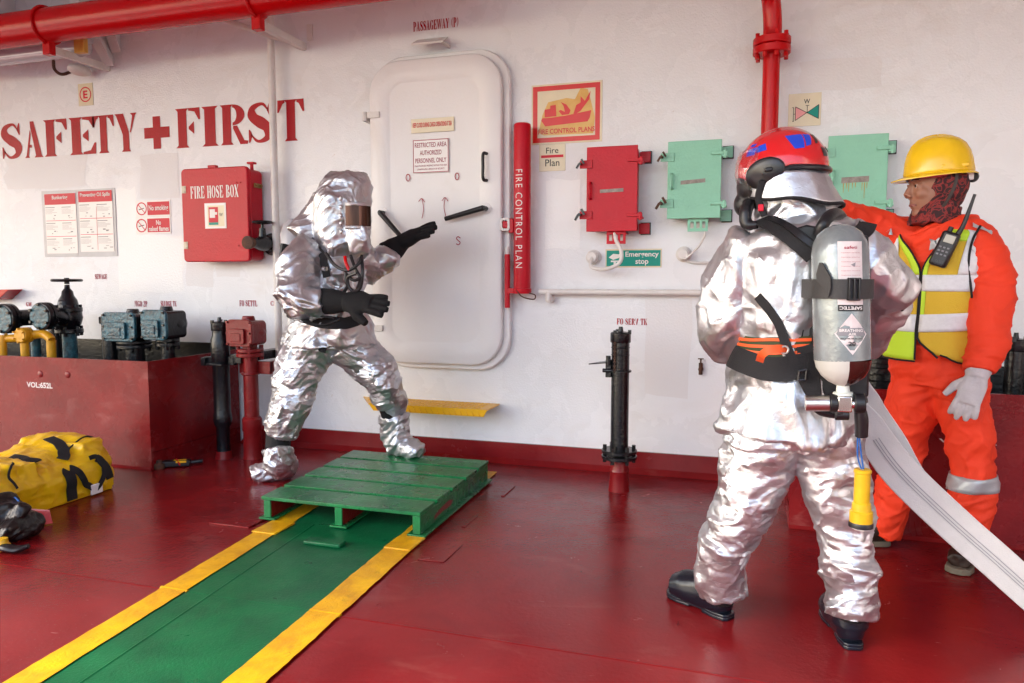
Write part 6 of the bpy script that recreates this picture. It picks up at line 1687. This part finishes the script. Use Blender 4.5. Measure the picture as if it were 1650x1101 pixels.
sc_b.ell(hp_(.052, 0, -.105), (.040, .042, .022), ax3)
sc_b.tube([hp_(-.01, 0, -.07), P(1508, 345, -1.005), P(1506, 366, -1.01)], [.082, .084, .10], side=(1, 0, 0), ry=[.082, .082, .095], n=22)
soft('scarf', sc_b, scm, p3, .006, 4, crease(11, [((9, 9, 20), .012)], 0, 30))
bnm = M('red_bandana', (.50, .012, .03), .7, col2=(.62, .10, .12), vs=60)
b_ = MB().ell(hp_(-.002, 0, .044), (.108, .088, .022), ax3); soft('bandana', b_, bnm, p3, .006, 2)
# yellow helmet
hy = thing('safety_helmet', 'yellow peaked safety helmet worn by the pointing man', 'helmet', hp_(0, 0, .06))
ym = M('helmet_yellow', (.82, .52, .008), .25, coat=.3, var=.1, vs=16)
HC = hp_(-.010, 0, .050); tl = math.radians(2); F2 = HF * math.cos(tl) - HU * math.sin(tl); U2 = HU * math.cos(tl) + HF * math.sin(tl)
vs = []; n = 48; prof = [(1.0, 0.0), (1.005, .012), (.985, .03), (.96, .055), (.90, .085), (.78, .115), (.60, .135), (.38, .147), (.15, .152), (.01, .153)]
for k_, h_ in prof:
    for i in range(n):
        a = 2 * PI * i / n; rdge = .007 * math.exp(-(math.sin(a) / .22) ** 2) * (1 if h_ > .05 else 0)
        vs.append(HC + F2 * (.128 * k_ * math.cos(a)) + HL * (.108 * k_ * math.sin(a)) + U2 * (h_ + rdge))
o = MB().add(vs, [(j * n + i, j * n + (i + 1) % n, (j + 1) * n + (i + 1) % n, (j + 1) * n + i) for j in range(len(prof) - 1) for i in range(n)]).build('shell', ym, hy, angle=70)
s = o.modifiers.new('solid', 'SOLIDIFY'); s.thickness = .003
vs = []
for i in range(n + 1):
    a = 2 * PI * i / n; pk = .012 + .040 * max(0, math.cos(a)) ** 1.6
    for rr_, dz in ((0, .003), (1, -.006 - .006 * max(0, math.cos(a))), (1, -.010 - .006 * max(0, math.cos(a))), (0, -.003)):
        vs.append(HC + F2 * ((.127 + pk * rr_) * math.cos(a)) + HL * ((.107 + min(pk, .026) * rr_) * math.sin(a)) + U2 * dz)
MB().add(vs, [(i * 4 + k, (i + 1) * 4 + k, (i + 1) * 4 + (k + 1) % 4, i * 4 + (k + 1) % 4) for i in range(n) for k in range(4)]).build('brim', ym, hy)
for q in (-1, 1):
    m = MB()
    for f_ in (-.05, .02): m.box(HC + F2 * f_ + HL * q * (.101 - abs(f_) * .1) + U2 * .022, (.035, .012, .016), (F2, HL, U2))
    m.build('side_slot', ym, hy, bevel=.004)
# chin strap and ratchet
q = 1 if HL.y < 0 else -1
MB().ribbon([hp_(-.035, q * .092, .045), hp_(-.025, q * .097, .0), hp_(-.005, q * .092, -.05), hp_(.01, q * .078, -.085)], .012, [HL * q] * 4, .002).build('chin_strap', M('strap_brown', (.05, .04, .035), .6), hy)
MB().box(hp_(-.098, q * .05, .035), (.035, .02, .03), ax3).build('ratchet_plate', signw, hy, bevel=.005)
MB().cyl(hp_(-.125, q * .03, .034), hp_(-.112, q * .045, .034), .022).build('ratchet_knob', blk_rub, hy, bevel=.003)
# coveralls
cb_ = MB()
S3 = (.78, -.58, 0)
cb_.tube([P(1506, 360, -1.0), P(1513, 378, -1.0), P(1516, 420, -1.0), P(1514, 480, -1.0), P(1508, 540, -1.0), P(1508, 590, -1.0), P(1508, 618, -1.0)], [.085, .165, .185, .170, .155, .165, .165], side=S3, ry=[.08, .115, .135, .14, .135, .14, .13], n=30)
cb_.tube([P(1556, 388, -1.05), P(1580, 406, -1.09), P(1592, 450, -1.12), P(1595, 505, -1.16), P(1588, 555, -1.20), P(1577, 598, -1.23)], [.082, .085, .081, .073, .062, .053], n=24)
cb_.tube([P(1466, 388, -.95), P(1430, 374, -.96), P(1392, 356, -.98), P(1350, 343, -1.05), P(1318, 340, -1.15)], [.082, .070, .056, .050, .045], n=20)
cb_.tube([P(1484, 592, -.97), P(1472, 650, -.96), P(1458, 715, -.94), P(1442, 790, -.92), P(1428, 845, -.90), P(1425, 862, -.90)], [.114, .100, .084, .070, .063, .060], n=24)
cb_.tube([P(1538, 598, -1.03), P(1554, 655, -1.05), P(1565, 715, -1.07), P(1566, 780, -1.07), P(1560, 840, -1.07), P(1556, 872, -1.07)], [.115, .100, .086, .078, .073, .069], n=24)
fn = crease(13, [((4.5, 4.5, 7), .014), ((10, 10, 17), .006)], .0012, 22)
o, bvc = soft('coveralls', cb_, org_m, p3, .0068, 4, fn)
# leg band (grey reflective)
grey_r = M('grey_reflective', (.42, .45, .47), .35, metal=.3, bump=.0008, bs=200); lime = M('lime_fabric', (.48, .72, .03), .65); och = M('ochre_mesh', (.66, .44, .03), .7, bump=.003, bs=320); refl = M('white_reflective', (.68, .70, .72), .3, bump=.0015, bs=70, var=.1, vs=60)
def limb_band(axis_pts, c, hgt, mat, name, R=.14):
    a, b = V(axis_pts[0]), V(axis_pts[1]); d = (b - a).normalized(); u, w = perp(d); rows = []
    for k in range(5):
        cc = c + d * (hgt * (k / 4 - .5)); Q = []
        for i in range(40):
            t_ = 2 * PI * i / 40; dr = u * math.cos(t_) + w * math.sin(t_)
            h_, n_, _, _ = bvc.ray_cast(cc + dr * R, -dr, R)
            Q.append((h_ - cc).length if h_ is not None else .08)
        rows.append([cc + (u * math.cos(2 * PI * i / 40) + w * math.sin(2 * PI * i / 40)) * (Q[i] + .004) for i in range(40)])
    vs = [p_ for r_ in rows for p_ in r_]
    o = MB().add(vs, [(k * 40 + i, k * 40 + (i + 1) % 40, (k + 1) * 40 + (i + 1) % 40, (k + 1) * 40 + i) for k in range(4) for i in range(40)]).build(name, mat, p3, angle=180)
    s_ = o.modifiers.new('solid', 'SOLIDIFY'); s_.thickness = .003; s_.offset = 0
limb_band((P(1566, 740, -1.07), P(1566, 800, -1.07)), P(1566.5, 776, -1.07), .060, grey_r, 'leg_band', R=.115)
# vest
cl_pts = [P(1510, 366, -1.0), P(1513, 385, -1.0), P(1515, 430, -1.0), P(1513, 480, -1.0), P(1508, 530, -1.0), P(1507, 578, -1.0)]
cl = catmull(cl_pts, 8); RX = lerpn([.125, .185, .204, .192, .184, .192], 8); RY = lerpn([.10, .135, .156, .162, .160, .166], 8)
sX = V(S3).normalized(); fB = V((0, 0, 1)).cross(sX); fB = fB if fB.dot(V((-.7, -.7, 0))) > 0 else -fB
def vpt(th, t_, off=0):
    """th: 0 front centre, +90 his left side (towards camera right)"""
    x = max(0, min(1, t_)) * (len(cl) - 1); i = min(int(x), len(cl) - 2); f_ = x - i
    c = cl[i].lerp(cl[i + 1], f_); a_, b__ = RX[i] * (1 - f_) + RX[i + 1] * f_, RY[i] * (1 - f_) + RY[i + 1] * f_
    dr = sX * math.sin(th); df = fB * math.cos(th)
    wv = .006 * noise.noise(V((th * 2.5, t_ * 5, 1))) + .004 * noise.noise(V((th * 6, t_ * 9, 5)))
    return c + dr * (a_ + off + wv) + df * (b__ + off + wv)
def vpatch(th0, th1, t0, t1, off, mat, name, nu=24, nv=20, par=None):
    """th0/th1 may be functions of t"""
    f0 = th0 if callable(th0) else (lambda t_: th0); f1 = th1 if callable(th1) else (lambda t_: th1); g0 = t0 if callable(t0) else (lambda u: t0); g1 = t1 if callable(t1) else (lambda u: t1)
    vs = []
    for j in range(nv + 1):
        for i in range(nu + 1):
            u = i / nu; t_ = g0(u) + (g1(u) - g0(u)) * j / nv; a = f0(t_) + (f1(t_) - f0(t_)) * u
            vs.append(vpt(math.radians(a), t_, off))
    w_ = nu + 1
    o = MB().add(vs, [(j * w_ + i, j * w_ + i + 1, (j + 1) * w_ + i + 1, (j + 1) * w_ + i) for j in range(nv) for i in range(nu)]).build(name, mat, par or vest, angle=180)
    s_ = o.modifiers.new('solid', 'SOLIDIFY'); s_.thickness = .0025; s_.offset = 1
    return o, vs
vest = thing('safety_vest', 'ochre and lime safety vest with white reflective bands over the orange coveralls', 'vest', P(1508, 575, -1.0))
def sm_(a, b, x): x = max(0, min(1, (x - a) / (b - a))); return x * x * (3 - 2 * x)
gL = lambda t_: 44 - 35 * sm_(.05, .45, t_) + 24 * sm_(.84, 1.0, t_) - 7
gR = lambda t_: -40 + 40 * sm_(.05, .45, t_)
vpatch(gL, 178, lambda u: 0.02, lambda u: 1.0 - .05 * math.exp(-(u / .1) ** 2), 0, och, 'left_panel', 34, 40)
vpatch(-178, gR, .02, 1.0, 0, och, 'right_panel', 34, 40)
vpatch(gL, lambda t_: gL(t_) + 5, .10, .80, .0035, lime, 'edge_trim', 3, 30); vpatch(lambda t_: gR(t_) - 9, gR, .02, .45, .0035, lime, 'edge_trim', 3, 24)
vpatch(lambda t_: gR(t_) - 60, lambda t_: gR(t_) - 24, .03, .36, .003, lime, 'shoulder_panel', 10, 12); vpatch(gL, lambda t_: gL(t_) + 46, .03, .24, .003, lime, 'shoulder_panel', 10, 12)
vpatch(gR, lambda t_: -95, .74, .99, .003, lime, 'lower_panel', 14, 10)
vpatch(lambda t_: gL(t_) + 1, 150, .455, .555, .006, refl, 'chest_band', 30, 5)
vpatch(lambda t_: gL(t_) + 1, 150, lambda u: .70 - .05 * u, lambda u: .81 - .05 * u, .006, refl, 'waist_band', 30, 5)
vpatch(-150, lambda t_: gR(t_) - 1, .455, .555, .006, refl, 'chest_band', 20, 5); vpatch(-150, lambda t_: gR(t_) - 1, .70, .81, .006, refl, 'waist_band', 20, 5)
vpatch(lambda t_: 60 - 24 * sm_(0, .46, t_), lambda t_: 82 - 26 * sm_(0, .46, t_), .03, .455, .006, refl, 'brace_band', 4, 20)
vpatch(lambda t_: -62 + 14 * sm_(0, .46, t_), lambda t_: -40 + 16 * sm_(0, .46, t_), .03, .455, .006, refl, 'brace_band', 4, 20)
pl_ = [vpt(math.radians(gL(t_)), t_, .004) for t_ in [.03 + .94 * i / 30 for i in range(31)]]; MB().tube(pl_, .0038, n=6, sub=1).build('piping', blk_fab, vest)
pl_ = [vpt(math.radians(gR(t_)), t_, .004) for t_ in [.03 + .96 * i / 30 for i in range(31)]]; MB().tube(pl_, .0038, n=6, sub=1).build('piping', blk_fab, vest)
pl_ = [vpt(math.radians(gL(1) + (150 - gL(1)) * i / 20), 1.0 - .05 * math.exp(-(i / 20 / .1) ** 2), .003) for i in range(21)]; MB().tube(pl_, .0038, n=6, sub=1).build('piping', blk_fab, vest)
pl_ = [vpt(math.radians(-150 + (gR(1) + 150) * i / 20), 1.0, .003) for i in range(21)]; MB().tube(pl_, .0038, n=6, sub=1).build('piping', blk_fab, vest)
Q = []
for px, py in ((1596, 352), (1580, 364), (1568, 385), (1562, 410), (1561, 435), (1564, 458), (1566, 480)):
    o_ = P(px, py, -1.7); dr = ray(px, py).normalized(); h_, n_, _, _ = bvc.ray_cast(o_, dr, 2)
    if h_ is not None: Q.append(h_ - dr * .019)
MB().tube(Q, .0045, n=6, sub=5).build('armhole_piping', blk_fab, vest)
# chest reflective strip of the coveralls seen between the vest edges
def surf_patch(corners, mat, name, par, off=.003, n=10):
    vs = []
    for j in range(n + 1):
        for i in range(n + 1):
            u, v = i / n, j / n; p_ = V(corners[0]).lerp(V(corners[1]), u).lerp(V(corners[3]).lerp(V(corners[2]), u), v)
            h_, n_, _, _ = bvc.find_nearest(p_); vs.append(h_ + n_ * off)
    w_ = n + 1
    o = MB().add(vs, [(j * w_ + i, j * w_ + i + 1, (j + 1) * w_ + i + 1, (j + 1) * w_ + i) for j in range(n) for i in range(n)]).build(name, mat, par, angle=180)
surf_patch([P(1478, 376, -1.2), P(1520, 378, -1.2), P(1520, 392, -1.2), P(1478, 390, -1.2)], grey_r, 'chest_strip', p3)
surf_patch([P(1562, 386, -1.3), P(1574, 394, -1.3), P(1564, 408, -1.3), P(1554, 400, -1.3)], grey_r, 'sleeve_strip', p3, off=.006)
surf_patch([P(1572, 356, -1.15), P(1604, 372, -1.15), P(1598, 378, -1.15), P(1570, 364, -1.15)], grey_r, 'shoulder_strip', p3, off=.006)
surf_patch([P(1434, 366, -1.1), P(1446, 370, -1.1), P(1440, 384, -1.1), P(1430, 378, -1.1)], grey_r, 'sleeve_strip', p3, off=.006)
# walkie talkie on the chest
rd_c = P(1522, 402, -1.185); ru = (P(1535, 375, -1.185) - P(1511, 425, -1.185)).normalized(); rn = V((-.35, -.93, .1)); rn = (rn - ru * rn.dot(ru)).normalized(); rs = ru.cross(rn)
rs = rs if rs.x > 0 else -rs
wt = thing('walkie_talkie', 'black walkie talkie with aerial clipped on the chest of the orange coverall man', 'radio', rd_c)
MB().box(rd_c, (.062, .036, .135), (rs, rn, ru)).build('radio_body', blk_rub, wt, bevel=.010)
fc = rd_c + rn * .0185
MB().box(fc + ru * .038 + rs * .004, (.036, .003, .030), (rs, rn, ru)).build('screen', M('lcd', (.33, .31, .24), .15), wt, bevel=.001)
m = MB()
for a in (-1, 0, 1):
    for b in range(3): m.box(fc + rs * (a * .014) - ru * (-.004 + b * .014), (.008, .003, .006), (rs, rn, ru))
m.build('buttons', letk_soft, wt, bevel=.001)
m = MB()
for b in range(4): m.box(fc - ru * (.046 + b * .005) + rs * .004, (.03, .002, .002), (rs, rn, ru))
m.build('speaker_slots', helm_blk, wt)
MB().tube([rd_c + ru * .06 + rs * .018, rd_c + ru * .11 + rs * .022, rd_c + ru * .22 + rs * .012], [.010, .008, .0055], n=10).build('aerial', blk_rub, wt)
MB().cyl(rd_c + ru * .06 - rs * .012, rd_c + ru * .085 - rs * .012, .009).build('knob', blk_rub, wt)
# gloves
glm = M('cotton_glove', (.56, .54, .55), .8, bump=.002, bs=130, var=.15, vs=20)
gb = MB(); Wg = P(1573, 610, -1.24)
gb.tube([P(1578, 590, -1.225), Wg], [.050, .036], sub=1, n=16)
hand(gb, Wg, (-.28, -.02, -1), (.25, .95, -.1), 1.0, thumb=-1, curls=(.30, .22, .20, .20), spread=.22, thick=1.25, tcurl=.1)
soft('glove', gb, glm, p3, .0042, 2)
gb = MB(); Wg = P(1312, 341, -1.17); hand(gb, Wg, (-1, -.3, 0), (0, .3, -.9), .93, thumb=1, thick=1.2); soft('glove', gb, glm, p3, .0045, 2)
# shoes
shm = M('worn_boot_leather', (.035, .018, .012), .45, bump=.002, bs=60, var=.5, vs=16); slm = M('boot_sole', (.16, .14, .10), .6, bump=.002, bs=60)
def shoe(heel, d, L=.27):
    heel = V(heel); d = V(d).normalized(); s_ = V((-d.y, d.x, 0)); mb = MB()
    mb.tube([heel + d * .05 + V((0, 0, .16)), heel + d * .05 + V((0, 0, .06))], [.05, .05], sub=1, n=18)
    mb.tube([heel + d * .03 + V((0, 0, .05)), heel + d * .10 + V((0, 0, .06)), heel + d * .18 + V((0, 0, .05)), heel + d * (L - .03) + V((0, 0, .045))], [.036, .042, .048, .040], ry=[.042, .046, .040, .032], side=s_, n=18, sub=4)
    soft('boot', mb, shm, p3, .006, 3, crease(15, [((14, 14, 20), .004)], 0))
    pr = [(0, .024), (.02, .036), (.10, .034), (.18, .048), (.23, .044), (L, .018)]
    po = [heel + d * u + s_ * w for u, w in pr] + [heel + d * u - s_ * w for u, w in pr[::-1]]
    MB().prism([V((p.x, p.y, .002)) for p in po], (0, 0, .024)).build('sole', slm, p3, bevel=.004)
h1 = fl(1424, 880); shoe((h1.x + .02, h1.y + .02, 0), (-.85, -.3, 0))
h2 = fl(1560, 905); shoe((h2.x + .02, h2.y + .05, 0), (-.42, -.9, 0), .25)

# ================================================================== yellow holdall
bagm = M('bag_vinyl', (.86, .55, .006), .34, bump=.0010, bs=60, bump2=.008, bs2=9, col2=(.74, .43, .008), vs=6)
bg_ = thing('holdall_bag', 'yellow vinyl holdall bag with black straps lying beside the left tank box', 'bag', (-3.6, -1.5, 0))
b_ = MB()
zA = P(165, 706, -1.25).z
b_.tube([V((-3.57, -2.05, .13)), V((-3.58, -1.85, .145)), V((-3.59, -1.62, .12)), V((-3.60, -1.42, .12)), V((-3.59, -1.27, .145)), V((-3.58, -1.16, .125))], [.28, .31, .31, .305, .295, .25], ry=[.135, .150, .115, .125, .155, .125], side=(1, 0, 0), n=28)
b_.bb(-3.86, -3.29, -2.02, -1.22, .0, .12); b_.box((-3.58, -1.27, .17), (.44, .14, .20)).box((-3.54, -1.80, .16), (.48, .30, .20))
fn = crease(17, [((3.0, 2.6, 3), .014), ((7, 6, 8), .005)], .003, 16)
def bagfn(p, n): 
    d = fn(p, n)
    return d * (.25 if p.z < .02 else 1)
o, bvb = soft('bag_body', b_, bagm, bg_, .010, 16, bagfn)
for v in o.data.vertices:
    if v.co.z < .001: v.co.z = .001
def bstrap(pts, w, name='handle_strap', off=.010, fx=(.9, -.15, .4)): strap(bvb, pts, w, off, .005, dens=7, fixn=fx).build(name, blk_fab, bg_)
def bp_(px, py, x=-3.285): # point on the right face plane
    r = ray(px, py); return CAM + r * ((x - CAM.x) / r.x)
bstrap([bp_(108, 752), bp_(112, 778), bp_(114, 803)], .055, fx=(.95, -.1, .3))
bstrap([bp_(112, 750), bp_(124, 764), bp_(136, 780), bp_(150, 787)], .034, off=.018, fx=(.95, -.1, .3))
bstrap([bp_(160, 733), bp_(168, 750), bp_(174, 771)], .042, fx=(.95, -.1, .3))
bstrap([bp_(148, 733), bp_(158, 731), bp_(162, 745), bp_(163, 765), bp_(152, 787)], .024, off=.018, fx=(.95, -.1, .3))
pt = lambda px, py, Y=-1.3: P(px, py, Y)
bstrap([pt(80, 712, -1.35), pt(95, 714, -1.38), pt(103, 726, -1.42), pt(100, 738, -1.45)], .055, fx=(.35, -.2, .9))
bstrap([pt(18, 738, -1.6), pt(40, 731, -1.6), pt(60, 735, -1.6)], .05, fx=(.35, -.2, .9))
bstrap([pt(100, 738, -1.4), pt(125, 726, -1.3), pt(150, 712, -1.2), pt(164, 708, -1.15)], .008, 'zip')
bstrap([bp_(28, 738), bp_(18, 752), bp_(14, 770), bp_(20, 790)], .010, 'piping')
c = bp_(152, 786); h_, n_ = on_surf(bvb, c, .02); MB().box(h_, (.01, .075, .055), (n_, V((0, 1, 0)), V((0, 0, 1)))).build('handle_tape', signw, bg_, bevel=.004)
# black pouch with blue cord in front
pc = fl(15, 868)
pch = thing('black_pouch', 'crumpled shiny black pouch with blue cord in front of the yellow bag', 'pouch', (pc.x, pc.y, 0))
b_ = MB(); b_.ell((pc.x - .02, pc.y - .0, .05), (.16, .12, .07)).ell((pc.x - .06, pc.y + .02, .10), (.10, .08, .08)).tube([V((pc.x + .03, pc.y, .08)), V((pc.x + .085, pc.y + .01, .16))], [.05, .018], sub=1)
soft('pouch_body', b_, M('black_nylon', (.012, .010, .010), .28, bump=.004, bs=40), pch, .007, 3, crease(19, [((8, 8, 8), .022), ((16, 16, 16), .008)], .003, 30))
for k in range(3): MB().tube([P(24 + 5 * k, 838, pc.y + .02), P(20 + 6 * k, 818, pc.y + .03), P(24 + 3 * k, 805, pc.y + .06), P(27, 800, pc.y + .08)], .0025, n=6).build('cord', bl, pch)
MB().tube([P(18, 808, pc.y + .04), P(24, 802, pc.y + .04), P(30, 808, pc.y + .04)], .0035, n=6).build('cord_knot', bl, pch)
q0 = fl(60, 846); tg_ = thing('pink_tag', 'flat translucent pink tag beside the black pouch', 'tag', (q0.x, q0.y, 0))
MB().prism([V((q0.x - .10, q0.y + .02, .06)), V((q0.x + .02, q0.y + .05, .055)), V((q0.x + .06, q0.y + .03, .004)), V((q0.x + .01, q0.y - .04, .004))], (0, 0, .004)).build('tag_sheet', M('pink_plastic', (.70, .12, .14), .25), tg_)
q0 = fl(20, 893); sm2 = thing('mask_piece', 'black rubber mask piece with yellow ring at the lower left edge', 'mask', (q0.x, q0.y, 0))
MB().tube([V((q0.x - .10, q0.y, .02)), V((q0.x - .03, q0.y - .01, .028)), V((q0.x + .02, q0.y + .01, .02)), V((q0.x + .055, q0.y + .03, .03))], [.016, .022, .026, .014], ry=[.012, .016, .014, .010], n=14, side=(0, 1, 0)).build('rubber_cup', blk_rub, sm2)
MB().lathe((q0.x - .055, q0.y + .0, .012), (0, 0, 1), [(0, .03), (.02, .032), (.03, .024), (.05, .022)]).build('yellow_ring', ty_m, sm2, bevel=.002)
